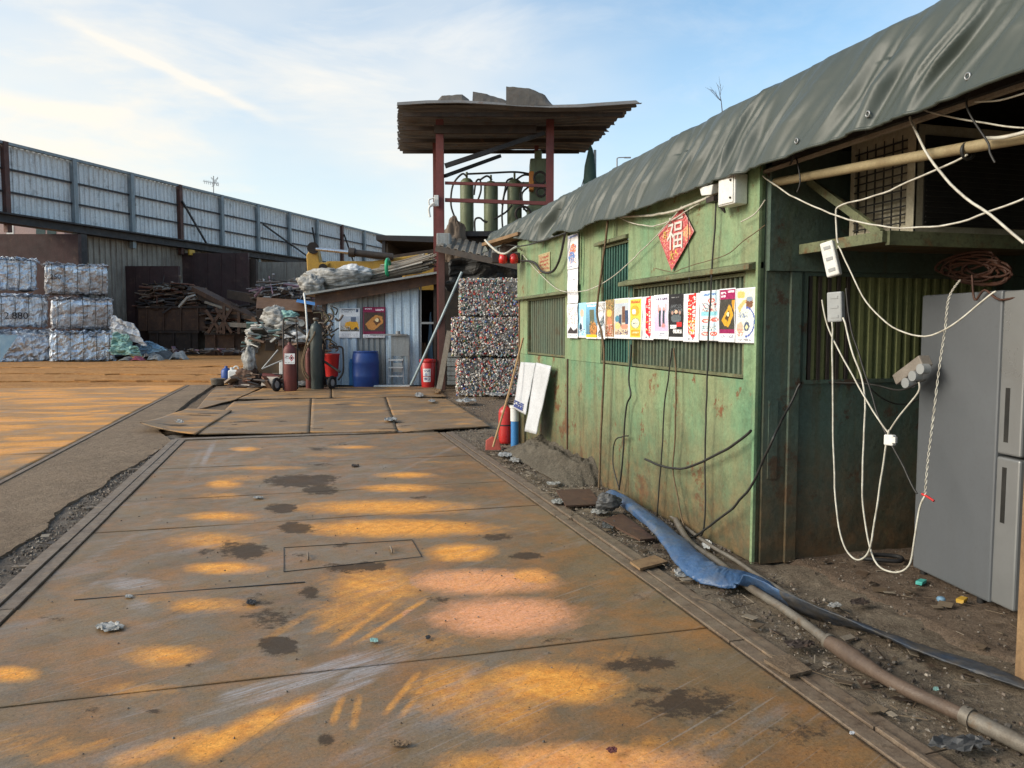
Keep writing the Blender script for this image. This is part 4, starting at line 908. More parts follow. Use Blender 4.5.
def text_mesh(name, body, size, M, m, parent, depth=.0015):
    cu = bpy.data.curves.new(name, 'FONT'); cu.body = body; cu.size = size; cu.align_x = 'CENTER'; cu.align_y = 'CENTER'; cu.extrude = depth
    o = bpy.data.objects.new(name, cu); col.objects.link(o)
    dg = bpy.context.evaluated_depsgraph_get(); me = bpy.data.meshes.new_from_object(o.evaluated_get(dg)); bpy.data.objects.remove(o)
    me.transform(MAT[parent.name].inverted() @ M); me.materials.clear(); me.materials.append(m); me.name = name
    o = bpy.data.objects.new(name, me); col.objects.link(o); o.parent = parent; MAT[o.name] = MAT[parent.name]; return o
def face_mx(org, right, up): r_, u_ = V(right).normalized(), V(up).normalized(); n_ = r_.cross(u_); return Matrix(((r_.x, u_.x, n_.x, org[0]), (r_.y, u_.y, n_.y, org[1]), (r_.z, u_.z, n_.z, org[2]), (0, 0, 0, 1)))
mCream = mat('cream ink', (.72, .66, .60), None, 8, .7, 0, 0); mGold = mat('yellow ink', (.72, .50, .12), None, 8, .7, 0, 0); mInk = mat('black ink', (.02, .02, .025), None, 8, .7, 0, 0)
text_mesh('character', '福', .27, face_mx((XF - .049, 5.38, 2.20), (0, -1, 0), (0, 0, 1)), mCream, dia)
text_mesh('character', '大', .075, face_mx((XF - .049, 5.43, 2.05), (0, -1, 0), (0, 0, 1)), mGold, dia); text_mesh('character', '吉', .06, face_mx((XF - .049, 5.55, 2.22), (0, -1, 0), (0, 0, 1)), mGold, dia)
# old notice
c = Cv(24, 20, (.66, .60, .42), 5); c.spk(.05, .05, .95, .95, [(.62, .38, .26), (.66, .60, .42), (.58, .52, .36)], .55)
for j in range(4): c.text(.12, .88, .15 + j * .2, .1, (.58, .26, .18), .7)
b = MB(); c.mesh(b, (XF - .038, 8.86, 2.37), (0, -.44, 0), (0, 0, -.22), .004, 3); tag(b.build('notice', mPrint, solid=.001), 'faded yellow and red notice on the far end of the green shed', 'notice')

def mesh_line(name, pts, r, m, label, cat, group=None, n=6, k=5, parent=None):
    b = MB(); sp_ = spline(pts, k); L_ = sum((sp_[i + 1] - sp_[i]).length for i in range(len(sp_) - 1)); wob = min(.010, .012 * L_)
    b.tube([p + V((0 if i in (0, len(sp_) - 1) else wob * .5 * nz(p, 7, 2), 0 if i in (0, len(sp_) - 1) else wob * nz(p, 6, 5), wob * .6 * nz(p, 8, 9))) for i, p in enumerate(sp_)], r, n); o = b.build(name, m, parent)
    if parent is None: tag(o, label, cat, group)
    return o
def FX(lst, X=XF - .05): return [PX(x, y, X) for x, y in lst]
# meter box and lamp under the hem
t = thing('meter_box', 'cream metal electrical box at the top corner of the green shed', 'electrical box', (2.72, 4.5, 2.3))
b = MB(); b.box((2.715, 4.52, 2.385), (.10, .17, .19), R(6)); b.build('housing', mPlasW, t, bevel=.008)
b = MB(); b.box((2.662, 4.515, 2.385), (.008, .15, .17), R(6)); b.build('cover', mPlasW, t, bevel=.003)
for z in (2.33, 2.44): b = MB(); b.cyl((2.655, 4.46, z), (2.662, 4.46, z), .007, n=8); b.build('screw', mDarkMetal, t)
t = thing('floodlight', 'small beige floodlight tucked under the tarpaulin beside the electrical box', 'floodlight', (2.70, 4.75, 2.38))
b = MB(); b.prism([(2.66, 4.68, 2.45), (2.66, 4.86, 2.46), (2.66, 4.83, 2.40), (2.66, 4.70, 2.385)], (.09, 0, .03)); b.build('housing', mPlasW, t, bevel=.006)
b = MB(); b.box((2.71, 4.75, 2.365), (.06, .10, .035)); b.build('bracket', mDarkMetal, t)
b = MB()
for i in range(5): b.tube(spline([V((2.74, 4.62 + .012 * i, 2.40)), V((2.70, 4.61 + .014 * i, 2.32)), V((2.72, 4.62 + .012 * i, 2.26 + .01 * i))], 5), .007, 6)
tag(b.build('cable_bunch', mCableB), 'tangle of black cables beside the electrical box on the shed', 'cables')
fc = 'cables and ropes on the shed front'
mesh_line('conduit', FX([(612, 217), (640, 216), (660, 214), (680, 209), (704, 199), (720, 192), (735, 186)], 2.73), .010, mCableW, 'thick off white cable sagging under the tarpaulin to the electrical box', 'cable', fc)
mesh_line('cable', FX([(618, 217), (632, 223), (650, 226), (668, 222), (685, 212), (700, 203)], 2.74), .005, mCableW, 'thin white cable sagging below the thick one, above the bars', 'cable', fc)
mesh_line('cable', FX([(523, 255), (545, 279), (562, 291), (588, 290), (615, 275), (640, 252), (660, 232), (682, 206)], 2.735), .0045, mCableW, 'thin pale cable looping low across the shed from the far end to the diamond paper', 'cable', fc)
mesh_line('cable', FX([(741, 222), (755, 214), (765, 200)], 2.74) , .004, mCableW, 'short pale cable below the electrical box at the shed corner', 'cable', fc)
mesh_line('cable', FX([(717, 190), (714, 240), (710, 300), (707, 380), (705, 453), (704, 526), (697, 536)], 2.735), .006, mCableB, 'black cable hanging straight down past the red bubble poster', 'cable', fc)
mesh_line('rope', FX([(608, 217), (605, 245), (599, 290), (597, 315), (602, 335), (604, 365), (601, 430), (599, 492)], 2.715), .011, mRope, 'thick brown rope hanging in front of the barred window down to the ground', 'rope', fc)
mesh_line('cable', FX([(631, 345), (629, 380), (631, 395), (626, 410), (622, 468), (619, 490)], 2.74), .008, mCableB, 'dark knotted cord hanging below the window pillar', 'cord', fc)
mesh_line('cable', FX([(628, 436), (622, 437), (615, 441), (613, 462), (619, 489)], 2.74), .006, mCableB, 'small dark loop of cord low on the shed beside the knotted cord', 'cord', fc)
mesh_line('cable', FX([(672, 348), (669, 375), (665, 400), (662, 453), (657, 518)], 2.74), .006, mCableB, 'dark cord on the far side of the forked pair below the pink poster', 'cord', fc)
mesh_line('cable', FX([(674, 348), (676, 380), (675, 438), (673, 468), (679, 505), (686, 533)], 2.738), .006, mRope, 'brown cord on the near side of the forked pair below the pink poster', 'cord', fc)
mesh_line('cable', FX([(688, 207), (689, 270), (690, 290)], 2.736), .003, mCableB, 'thin black wire down across the diamond paper', 'wire', fc)
mesh_line('cable', FX([(645, 459), (662, 466), (685, 468), (714, 456), (735, 444), (751, 430)], 2.72), .009, mCableB, 'thick black cable looping low across the wall to the near corner', 'cable', fc)
mesh_line('cable', FX([(686, 540), (700, 533), (714, 523), (732, 508), (750, 488), (762, 462), (775, 435)], 2.70) + [PY(786, 412, 4.24), PY(800, 384, 4.24)], .008, mCableB, 'black cable climbing from the pipe round the shed corner into the bay', 'cable', fc)
mesh_line('cable', FX([(655, 268), (672, 272), (690, 266), (725, 255), (745, 240), (765, 225)], 2.738), .003, mRope, 'thin brown wire along the ledge up to the near corner', 'wire', fc)
mesh_line('cable', FX([(521, 261), (533, 262), (543, 272), (553, 271), (560, 258), (565, 234)], 2.70), .014, mCableB, 'thick black hose drooping beside the old notice', 'hose', fc)
mesh_line('cable', FX([(498, 243), (520, 246), (545, 240), (566, 233)], 2.66), .008, mCableB, 'black cable along the far hem of the tarpaulin', 'cable', fc)
# red lamps at the far corner
t = thing('warning_lamp', 'pair of red warning lamps in a grey bracket at the far corner of the shed', 'lamp', at(506, 264, 9.9))
b = MB(); b.box(at(506, 258, 9.95), (.36, .10, .13), -YAW); b.build('bracket', mDarkMetal, t, bevel=.01)
for px in (503, 514): c = at(px, 259, 9.85); b = MB(); b.lathe(c + V((0, 0, -.06)), [(.02, 0), (.05, .01), (.055, .06), (.045, .11), (.015, .125)], 14); b.build('lens', mRedLamp, t)
mesh_line('cable', [at(485, 240, 10.1), at(495, 250, 9.9), at(505, 254, 9.8), at(516, 247, 9.8), at(522, 250, 9.9)], .014, mCableW, 'pale cable looped over the red warning lamps', 'cable', fc)
b = MB(); b.bar(at(488, 245, 10.6), at(524, 234, 9.95), .2, .04); tag(b.build('eaves_board', mWoodBr), 'brown timber board under the far end of the tarpaulin', 'board')

# bay: pole, shelf, condenser
b = MB(); b.tube([V((2.86, 4.33, 2.405)), V((2.84, 3.4, 2.335)), V((2.835, 2.3, 2.25)), V((2.83, .8, 2.13))], .026, 12)
tag(b.build('pole', mat('yellowed pole', (.34, .28, .16), (.26, .2, .11), 5, .6, 0, .1)), 'yellowed horizontal pole tied under the tarpaulin hem across the open bay', 'pole')
sh = thing('wall_shelf', 'green steel bracket shelf carrying the air conditioner in the bay', 'shelf', (3.6, 4.0, 2.0))
b = MB(); b.bb(3.06, 4.7, 3.55, 4.26, 1.995, 2.02); b.build('board', mGreenShade, sh)
b = MB(); b.bb(3.03, 3.06, 3.54, 4.26, 1.965, 2.025); b.bb(3.06, 4.7, 3.52, 3.55, 1.95, 2.025); b.build('rim', mLedge, sh)
b = MB(); b.bar((3.09, 3.62, 2.02), (3.09, 4.26, 2.42), .03, .045); b.build('brace', mLedge, sh)
ac = thing('air_conditioner', 'dusty outdoor air conditioner unit on the shelf in the shaded bay', 'air conditioner', (3.75, 3.9, 2.02))
b = MB()
for a in ((3.28, 3.30, 3.60, 3.66), (3.28, 3.30, 4.08, 4.12)): b.bb(*a, 2.03, 2.62)
b.bb(3.285, 4.15, 3.62, 4.12, 2.55, 2.62); b.bb(3.285, 4.15, 3.63, 4.12, 2.025, 2.08); b.bb(3.32, 4.15, 3.655, 4.1, 2.08, 2.55); b.bb(3.278, 4.15, 3.60, 3.655, 2.03, 2.62)
b.build('casing', mat('yellowed cream casing', (.40, .365, .27), (.30, .27, .20), 3, .5, 0, .1, streak=((.2, .15, .08), .4)), ac, bevel=.004)
b = MB()
for i in range(11): b.bb(3.276, 3.282, 3.66, 4.08, 2.09 + i * .045, 2.098 + i * .045)
for i in range(6): b.bb(3.283, 3.289, 3.70 + i * .07, 3.708 + i * .07, 2.05, 2.58)
b.build('coil_guard', mCableB, ac)
b = MB(); b.bb(3.34, 4.14, 3.592, 3.6, 2.07, 2.56)
for i in range(16): b.bb(3.35, 4.13, 3.584, 3.592, 2.085 + i * .029, 2.093 + i * .029)
b.build('front_grille', mCableB, ac)

# fridge
fr = thing('fridge', 'tall grey two door fridge standing in the open bay', 'fridge', (3.9, 3.6, .06), 0)
fa, fb_ = G(912, 570, .03), G(989, 607, .03); Lb = (fb_ - fa).length; fd = (fb_ - fa).normalized(); fn_ = V((-fd.y, fd.x, 0)); 
if fn_.x < 0: fn_ = -fn_
Ld = .17
def fpt(a, n_, z): p = fa + fd * a + fn_ * n_; return V((p.x, p.y, z))
def fbox(a0, a1, n0, n1, z0, z1): return [fpt(a0, n0, z0), fpt(a1, n0, z0), fpt(a1, n1, z0), fpt(a0, n1, z0), fpt(a0, n0, z1), fpt(a1, n0, z1), fpt(a1, n1, z1), fpt(a0, n1, z1)]
b = MB(); b.hexa(fbox(0, Lb, 0, .62, .05, 1.70)); b.build('cabinet', mFridge, fr, bevel=.012)
for z0, z1 in ((.065, .84), (.855, 1.695)):
    b = MB(); b.hexa(fbox(Lb + .012, Lb + Ld, -.004, .62, z0, z1)); d_ = b.build('door', mFridgeD, fr, bevel=.01)
    g0, g1 = (.50, .79) if z0 < .1 else (.92, 1.2)
    b = MB(); b.hexa(fbox(Lb + .055, Lb + .085, -.0055, .01, g0, g1)); b.build('handle_recess', mCableB, d_)
for a in (.04, .52): 
    for n_ in (.05, .55): p = fpt(a, n_, 0); b = MB(); b.cyl(p + V((0, 0, .005)), p + V((0, 0, .05)), .02, n=10); b.build('foot', mBlack, fr)
b = MB(); b.hexa(fbox(-.45, -.2, .95, 1.3, .03, 1.72)); tag(b.build('cabinet', mPlasG, bevel=.01), 'pale grey cabinet standing behind the fridge in the dark bay', 'cabinet')

# cables and power strips in the bay
bc = 'cables hanging in the open bay'
XB = 2.92
mesh_line('cable', FX([(832, 322), (833, 380), (833, 430), (836, 500), (842, 540), (852, 557), (862, 559), (870, 546), (878, 500), (885, 455), (889, 430)], XB), .005, mCableW, 'white cable in the loop hanging nearest the shed wall', 'cable', bc)
mesh_line('cable', FX([(822, 300), (827, 325), (840, 352), (862, 393), (878, 420), (889, 434)], XB + .01), .0045, mCableW, 'white cable slanting from the lower power strip to the white plug', 'cable', bc)
mesh_line('cable', FX([(843, 318), (853, 355), (864, 390), (863, 440), (862, 480), (864, 520), (874, 560), (893, 572), (909, 566), (915, 540), (920, 507), (925, 495)], XB + .02), .005, mCableW, 'long white cable loop hanging lowest before the fridge', 'cable', bc)
mesh_line('cable', FX([(919, 382), (918, 393), (900, 415), (890, 430)], XB + .25), .0048, mCableW, 'white cable from the socket strip to the white plug', 'cable', bc)
ch = [PX(x, y, XB + .02) for x, y in ((925, 495), (928, 460), (933, 420), (939, 370), (945, 330), (949, 298), (960, 280))]; sp = spline(ch, 20)
b = MB()
for ph in (0, math.pi): b.tube([p + V((.0035 * math.cos(i * .9 + ph), 0.0045 * math.sin(i * .9 + ph), 0)) for i, p in enumerate(sp)], .0022, 5)
tag(b.build('cable', mCableW), 'twisted pale wire running up the face of the fridge', 'wire', bc)
mesh_line('cable', FX([(922, 494), (928, 497), (934, 501)], XB + .02), .006, mRedPl, 'short red wire end against the fridge', 'wire', bc)
mesh_line('cable', FX([(846, 288), (852, 330), (862, 362), (880, 420), (900, 460), (917, 494)], XB + .3), .006, mCableB, 'thin black cable hanging behind the white loops', 'cable', bc)
mesh_line('cable', FX([(838, 246), (848, 268), (866, 302), (892, 327), (925, 336), (958, 321), (980, 303), (996, 292)], XB), .0042, mCableW, 'white cable sagging from the upper power strip to the fridge top', 'cable', bc)
mesh_line('cable', FX([(763, 176), (790, 195), (830, 213), (880, 226), (930, 227), (970, 219), (1024, 198)], 2.78), .0045, mCableW, 'long grey white cable sagging across the bay from the shed corner', 'cable', bc)
mesh_line('cable', FX([(838, 243), (836, 215), (840, 206), (865, 199), (890, 190), (940, 168), (967, 155)], 2.82), .005, mCableW, 'white cable from the pole down to the upper power strip', 'cable', bc)
mesh_line('cable', FX([(910, 117), (925, 150), (950, 185), (990, 215), (1024, 244)], 2.76), .006, mCableW, 'thick white cable slanting down in front of the pole', 'cable', bc)
mesh_line('cable', FX([(924, 110), (960, 119), (1000, 125), (1030, 128)], 2.80), .004, mCableW, 'pale cable under the hem above the pole', 'cable', bc)
mesh_line('cable', FX([(975, 102), (1000, 100), (1030, 92)], 2.76), .004, mCableW, 'pale cable beside the near eyelet', 'cable', bc)
mesh_line('cable', FX([(986, 138), (1005, 137), (1030, 131)], 2.78), .008, mCableW, 'thick white cable lying on the near end of the pole', 'cable', bc)
mesh_line('tie', FX([(968, 91), (967, 105), (972, 118), (985, 138), (989, 145), (990, 153), (995, 163)], 2.74), .0045, mCableB, 'black tie from the near eyelet round the pole', 'tie')
mesh_line('tie', FX([(796, 150), (790, 165), (796, 158), (800, 180), (797, 192)], 2.76), .0045, mCableB, 'black tie from the far eyelet round the pole', 'tie')
mesh_line('tie', FX([(867, 125), (866, 133)], 2.68), .004, mCableB, 'short black tie under the middle eyelet', 'tie')
b = MB(); b.tube([V((2.84 + .034 * math.cos(t), PX(968, 150, 2.84).y, 2.275 + .034 * math.sin(t))) for t in np.linspace(0, 6.28, 13)], .008, 6); tag(b.build('tie', mCableB), 'dark band wrapped round the pole near the thick white cable', 'tie')
def strip(name, cpx, X, lean, w_, h_, d_, m, lab, sockets):
    c = PX(*cpx, X); t = thing(name, lab, 'power strip', c - V((0, 0, h_ / 2)))
    M3 = Matrix.Rotation(R(-60), 3, 'Z') @ Matrix.Rotation(R(lean), 3, 'Y')
    b = MB(); b.box(c, (w_, d_, h_), M3); b.build('casing', m, t, bevel=.008)
    for i in range(sockets):
        o = c + M3 @ V((0, -d_ / 2 - .001, h_ * (.32 - .64 * i / max(1, sockets - 1)))); b = MB(); b.box(o, (w_ * .5, .004, h_ * .09), M3); b.build('socket', mPlasG, t)
    return t, M3
strip('power_strip', (831, 259), XB, -14, .075, .20, .045, mPlasW, 'white power strip hanging tilted under the shelf', 3)
strip('power_strip', (836, 307), XB + .03, -3, .085, .17, .05, mPlasG, 'grey power strip hanging below the white tilted one', 3)
c = PX(890, 440, XB); t = thing('plug', 'white plug dangling where the cables meet', 'plug', c - V((0, 0, .03)))
b = MB(); b.box(c, (.035, .05, .055), R(20)); b.build('body', mPlasW, t, bevel=.006)
b = MB(); b.box(c + V((-.002, -.032, .005)), (.02, .02, .03), R(20)); b.build('cord_grip', mPlasW, t)
ss = thing('socket_strip', 'brownish socket strip with three plugs hanging beside the fridge', 'socket strip', PX(912, 372, 3.5))
p, q = PX(899, 380, 3.45), PX(926, 360, 3.45); b = MB(); b.bar(p, q, .075, .065); b.build('casing', mSocket, ss, bevel=.006)
for px, py in ((905, 383), (912, 376), (920, 369)): c = PX(px, py, 3.39); b = MB(); b.cyl(c + V((.05, 0, 0)), c, .03, n=14); b.build('plug', mPlasG, ss, bevel=.003)
mesh_line('cable', FX([(785, 378), (830, 382), (870, 384), (900, 390), (925, 380)], 3.3) , .006, mCableB, 'black cable strung low along the dark end wall', 'cable', bc)
mesh_line('cable', [PY(x, y, 4.2) for x, y in ((868, 386), (885, 400), (905, 404), (925, 396))], .005, mCableB, 'black cable drooping under the socket strip', 'cable', bc)
b = MB(); rg = random.Random(5)
for i in range(9):
    pts = []; cx, cy = 975 + rg.uniform(-14, 14), 268 + rg.uniform(-6, 6); rx, ry = rg.uniform(16, 32), rg.uniform(7, 14); th = rg.uniform(-.4, .4)
    for t_ in np.linspace(0, 6.28, 20):
        pts.append(PX(cx + rx * math.cos(t_) * math.cos(th) - ry * math.sin(t_) * math.sin(th), cy + rx * math.cos(t_) * math.sin(th) + ry * math.sin(t_) * math.cos(th), 3.75 + rg.uniform(-.02, .02)))
    b.tube(pts, .008, 6)
tag(b.build('cable_coil', mOrangeC), 'coil of orange brown cable hung above the fridge', 'cable coil')
mesh_line('cable', FX([(972, 275), (975, 300), (985, 290), (1000, 300), (1024, 295)], 3.5), .006, mOrangeC, 'loose orange brown cable end on the fridge top', 'cable', bc)
b = MB(); b.tube(spline([V((3.42, 4.1, .05)), V((3.5, 4.02, .055)), V((3.62, 3.98, .05)), V((3.68, 4.06, .05)), V((3.55, 4.12, .055)), V((3.46, 4.05, .05))], 6), .014, 6); tag(b.build('hose_piece', mBlack), 'short piece of black hose curled on the bay floor by the fridge', 'hose')
for px, py, m, lab in ((941, 601, mBlueSh, 'small blue bottle cap scrap on the floor by the fridge'), (962, 602, mYelPl, 'yellow plastic scrap on the floor under the fridge'), (921, 584, mGreenPl, 'turquoise plastic scrap beside the fridge foot')):
    c = G(px, py, .02); b = MB(); b.lathe(c, [(.02, 0), (.024, .012), (.02, .022), (.005, .024)], 9) if m is mBlueSh else b.box(c + V((0, 0, .012)), (.07, .035, .02), .5); b.v = [p + V((.006 * nz(p, 40), .006 * nz(p, 40, 3), 0)) for p in b.v]; tag(b.build('plastic_scrap', m), lab, 'scrap')

# ================================================================== FAR YARD
RZ = -YAW
def quadbox(mb, p00, p10, p11, p01, depth, mat=0, cl=None):
    """Solid from four front-face points (bottom-left, bottom-right, top-right, top-left) swept back by depth metres."""
    o = F0 * depth
    return mb.hexa([p00, p10, p10 + o, p00 + o, p01, p11, p11 + o, p01 + o], mat, cl)
def pbox(mb, x0, y0, x1, y1, D, depth, mat=0, cl=None, ground=False):
    a, b_, c, d = at(x0, y1, D), at(x1, y1, D), at(x1, y0, D), at(x0, y0, D)
    if ground: a.z = b_.z = 0
    return quadbox(mb, a, b_, c, d, depth, mat, cl)
# ------------------------------------------------------------------ tall hoarding
def hoard(i, z, out=0.0):
    D = 39.52 + 3.87 * i; x = 765 - 39 * 765 / D; p = at(x, 329, D); p.z = z - (.27 if z > 3 else 0)
    return p + HN * out
_a = at(0, 329, 39); _b = at(390, 329, 39 * 765 / 375.); HD = (_b - _a); HD.z = 0; HD.normalize(); HN = V((HD.y, -HD.x, 0))     # HN points to the yard
hd = thing('hoarding', 'tall bluish corrugated metal hoarding running along the back of the yard', 'hoarding', hoard(4, 0))
ZT, ZL = 10.94, 7.50
for i in range(-2, 11):
    p, q = hoard(i, ZL), hoard(i + 1, ZL); b = MB()
    tear = 1.2 if i in (7, 9) else 0
    b.corr(q, p - q, V((0, 0, ZT - ZL)), .33, .06, 0, 6, (lambda P, a, v: P + HN * (.35 * max(0, .2 - a) * v) + HD * (-.25 * max(0, v - .3) * (a < .02))) if tear else (lambda P, a, v: P + HN * .03 * nz(P, .5)))
    for zz in (ZL + .05, ZL + 1.12, ZL + 2.25): b.bar(hoard(i, zz, .10), hoard(i + 1, zz, .10), .08, .09, mat=1)
    b.build('panel', [mFence, mBeam], hd)
for i in range(-2, 12):
    red = i in (0, 3, 8); b = MB(); b.box(hoard(i, (6.6 + ZT + .12) / 2, .16), (.26, .26, ZT + .12 - 6.6), math.atan2(HD.y, HD.x))
    b.build('post', mPostRed if red else mPostGrey, hd)
b = MB(); b.bar(hoard(-2, ZT + .06, .12), hoard(11, ZT + .06, .12), .22, .14); b.build('top_rail', mPostGrey, hd)
b = MB(); b.bar(hoard(-2, 7.27, .2), hoard(11, 7.27, .2), .5, .38); b.bar(hoard(-2, 7.05, .2), hoard(11, 7.05, .2), .7, .07); b.bar(hoard(-2, 7.46, .25), hoard(11, 7.46, .25), .9, .08); b.build('beam', mBeam, hd)
for i, j, z0, z1 in ((3, 3.55, 10.0, 7.5), (5.1, 6.9, 9.6, 7.3), (6.75, 6.95, 10.2, 7.6), (8.02, 8.4, 10.2, 8.0)):
    b = MB(); b.bar(hoard(i, z0, .35), hoard(j, z1, .35), .10, .10); b.build('brace', mBeam, hd)
for i in range(-2, 11):
    if i < 1: continue
    b = MB(); p, q = hoard(i, 0, -.1), hoard(i + 1, 0, -.1); b.corr(q, p - q, V((0, 0, 6.75)), .4, .07); b.build('lower_panel', mFenceLow if i < 6 else mRustDk, hd)
for i in (-2, 1.05, 4.0, 6.6, 9):
    b = MB(); b.box(hoard(i, 3.5, .25), (.45, .45, 7), math.atan2(HD.y, HD.x)); b.build('column', mBeam, hd)
c = hoard(3.12, 6.75, .55); b = MB(); b.box(c, (.5, .12, .35), math.atan2(HD.y, HD.x)); tag(b.build('junction_sign', mYelPl), 'small yellow box fixed on the beam below the hoarding', 'box')
b = MB()
for k in range(7): b.tube(spline([hoard(3.2 + .06 * k, 6.6, .5), hoard(3.3 + .09 * k, 5.6 - .2 * (k % 3), .55), hoard(3.45 + .05 * k, 5.2, .5), hoard(3.35 + .09 * k, 4.0, .5)], 4), .05, 5)
tag(b.build('cable_tangle', mCableB), 'dark tangle of cables hanging under the yellow box on the hoarding', 'cables')
# building glimpsed under the beam
bl = thing('building', 'pinkish building seen through the gap under the hoarding', 'building', at(20, 300, 62) * 1)
b = MB(); pbox(b, -90, 200, 64, 300, 62, 6, ground=True); b.build('wall', mPinkBld, bl)
for x in (-14, 6.5, 36, 47): b = MB(); pbox(b, x, 224, x + (7 if x < 30 else 9), 239, 61.97, .1); b.build('window', mGlass if x > 20 else mPlasW, bl)
# maroon sheet walls
mw = 'maroon steel sheet walls before the hoarding'
for x0, y0, x1, y1, D, dp, m, lab in ((-40, 234, 78, 300, 41.5, .3, mMaroonPl, 'dark maroon steel sheet wall behind the aluminium bales'), (106, 266, 178, 330, 47, .3, mMaroonPl, 'lower maroon steel sheet wall right of the bale stack'), (164, 253, 248, 330, 51.5, .3, mMaroonPl, 'tall maroon steel sheet wall in the middle of the yard back'),
                                     (257, 262, 330, 330, 56, .3, mFenceLow, 'stained grey panel wall to the right of the tall maroon sheet')):
    b = MB(); pbox(b, x0, y0, x1, y1, D, dp, ground=True)
    for k in range(int((x1 - x0) / 14) if x0 > 0 else 0): pbox(b, x0 + 14 * k, y0, x0 + 14 * k + 1.2, y1, D - .06, .058, ground=True)
    tag(b.build('steel_wall', m), lab, 'wall', mw)
b = MB(); pbox(b, 248, 259, 256, 330, 52, .4, ground=True); tag(b.build('column', mRustDk), 'pale grimy column between the maroon wall and the stained panel', 'column')

# ------------------------------------------------------------------ bales of crushed metal
def crumple_box(mb, x0, y0, x1, y1, D, depth, step, amp, seed, mat=0, along=False):
    a, b_, c, d = at(x0, y1, D), at(x1, y1, D), at(x1, y0, D), at(x0, y0, D); o = F0 * depth
    if along:
        r0 = ray(x0, 329); r0.z = 0; r0.normalize(); pe_ = V((r0.y, -r0.x, 0)); rd = ray(x1, 329)
        b_ = a + pe_ * ((a.x * rd.y - a.y * rd.x) / (rd.x * pe_.y - rd.y * pe_.x)); b_.z = a.z; o = r0 * depth
    ex, ey, ez = b_ - a, o, d - a; nx, ny, nz_ = (max(2, int(e.length / step)) for e in (ex, ey, ez))
    cen = a + (ex + ey + ez) / 2
    def disp(p):
        r = p - cen
        k = V((nz(p, 2.2, seed), nz(p, 2.2, seed + 9), nz(p, 2.2, seed + 17))) * amp + V((nz(p, 6, seed + 3), nz(p, 6, seed + 5), nz(p, 6, seed + 8))) * (amp * .8)
        # round the corners in a little
        u = [abs(r.dot(e.normalized())) / (e.length / 2) for e in (ex, ey, ez)]
        s_ = sum(1 for t in u if t > .86)
        return p + k - (r.normalized() * amp * .9 * (s_ - 1) if s_ > 1 else V((0, 0, 0)))
    faces = [(a, ex, ez, nx, nz_), (a + ex, ey, ez, ny, nz_), (b_ + o, -ex, ez, nx, nz_), (a + o, -ey, ez, ny, nz_), (d, ex, ey, nx, ny)]
    for f0, u_, v_, n1, n2 in faces: mb.grid(lambda s_, t: disp(f0 + u_ * s_ + v_ * t), n1, n2, mat, False)
    return ex, ey, ez, a, d, cen, disp
def shards(mb, a, ex, ey, z, n, s0, s1, seed, mat=0):
    g = random.Random(seed)
    for k in range(n):
        p = a + ex * g.random() + ey * g.random() * .8; p.z = z + g.uniform(-.03, .10)
        M = Matrix.Rotation(g.uniform(0, 6), 3, 'Z') @ Matrix.Rotation(g.uniform(-.7, .7), 3, 'X') @ Matrix.Rotation(g.uniform(-.6, .6), 3, 'Y')
        mb.box(p, (g.uniform(s0, s1), g.uniform(s0 * .5, s1 * .6), .012), M, mat)
bg_ = 'bales of crushed metal stacked at the left'
bales = [(-24, 257, 38, 289, 36.4, mAlu, 'silver bale at the left end of the top row'), (45, 263, 109, 294, 36.2, mAluBrown, 'dull brownish bale at the right end of the top row'),
         (-20, 294, 48, 327, 36.0, mAlu, 'bright silver bale with a black painted number, middle row'), (51, 298, 113, 329, 35.8, mAluBrown, 'brown dusted bale at the right end of the middle row'),
         (-22, 331, 49, 364, 35.4, mAlu, 'crumpled torn silver bale with a blue patch, bottom row'), (50, 332, 114, 362, 35.3, mAlu, 'pale grey metal bale at the right end of the bottom row')]
for i, (x0, y0, x1, y1, D, m, lab) in enumerate(bales):
    c = at((x0 + x1) / 2, y1, D); t = thing('metal_bale', lab, 'bale', c, RZ, bg_)
    b = MB(); ex, ey, ez, a, d, cen, dp = crumple_box(b, x0, y0 + 1.5, x1, y1, D, 1.9, .105, .06 if i != 4 else .11, i * 13.0, along=True)
    if i in (1, 3):
        for q_, f_ in enumerate(b.f):
            zc_ = sum(b.v[j].z for j in f_) / 4; b.m[q_] = 1 if zc_ > a.z + ez.z * (.80 + .12 * nz(b.v[f_[0]], 2.5)) else 0
    shards(b, d, ex, ey, d.z, 170, .12, .42, i)
    shards(b, a, ex, ey * .1, a.z + .05, 50, .1, .3, i + 20)
    if i == 4: b.grid(lambda u, v: at(x0 + 22 + (1 - v) * 18 * u, y0 + 4 + 27 * v, D - .14) + V((0, 0, .05 * nz((u * 4, v * 4, 0), 1))), 8, 8, 1, False)
    b.build('metal_block', [m, mBlueSh] if i == 4 else [m, mAlu], t)
    for k in range(5 if i != 4 else 0):
        f = .1 + k * .2; fw = -ey.normalized(); o0 = a + ex * f + fw * .035 - V((0, 0, .02)); sw = ex.normalized() * .03
        b = MB(); b.tube([o0, o0 + ez * .5 + sw + fw * .02, o0 + ez + V((0, 0, .05)), o0 + ez + ey - fw * .08 + V((0, 0, .05)), o0 + ey - fw * .08], .013, 5); b.build('wire', mWire, t)
    if i == 2:
        o = a + ex * .52 + ez * .36 - ey.normalized() * .15; text_mesh('painted_number', '2.880', .44, face_mx(o, ex, Z), mInk, t, .01)
    if i == 1:
        o = a + ex * .16 + ez * .58 - ey.normalized() * .14; text_mesh('painted_number', '250', .30, face_mx(o, ex, Z), mInk, t, .01)
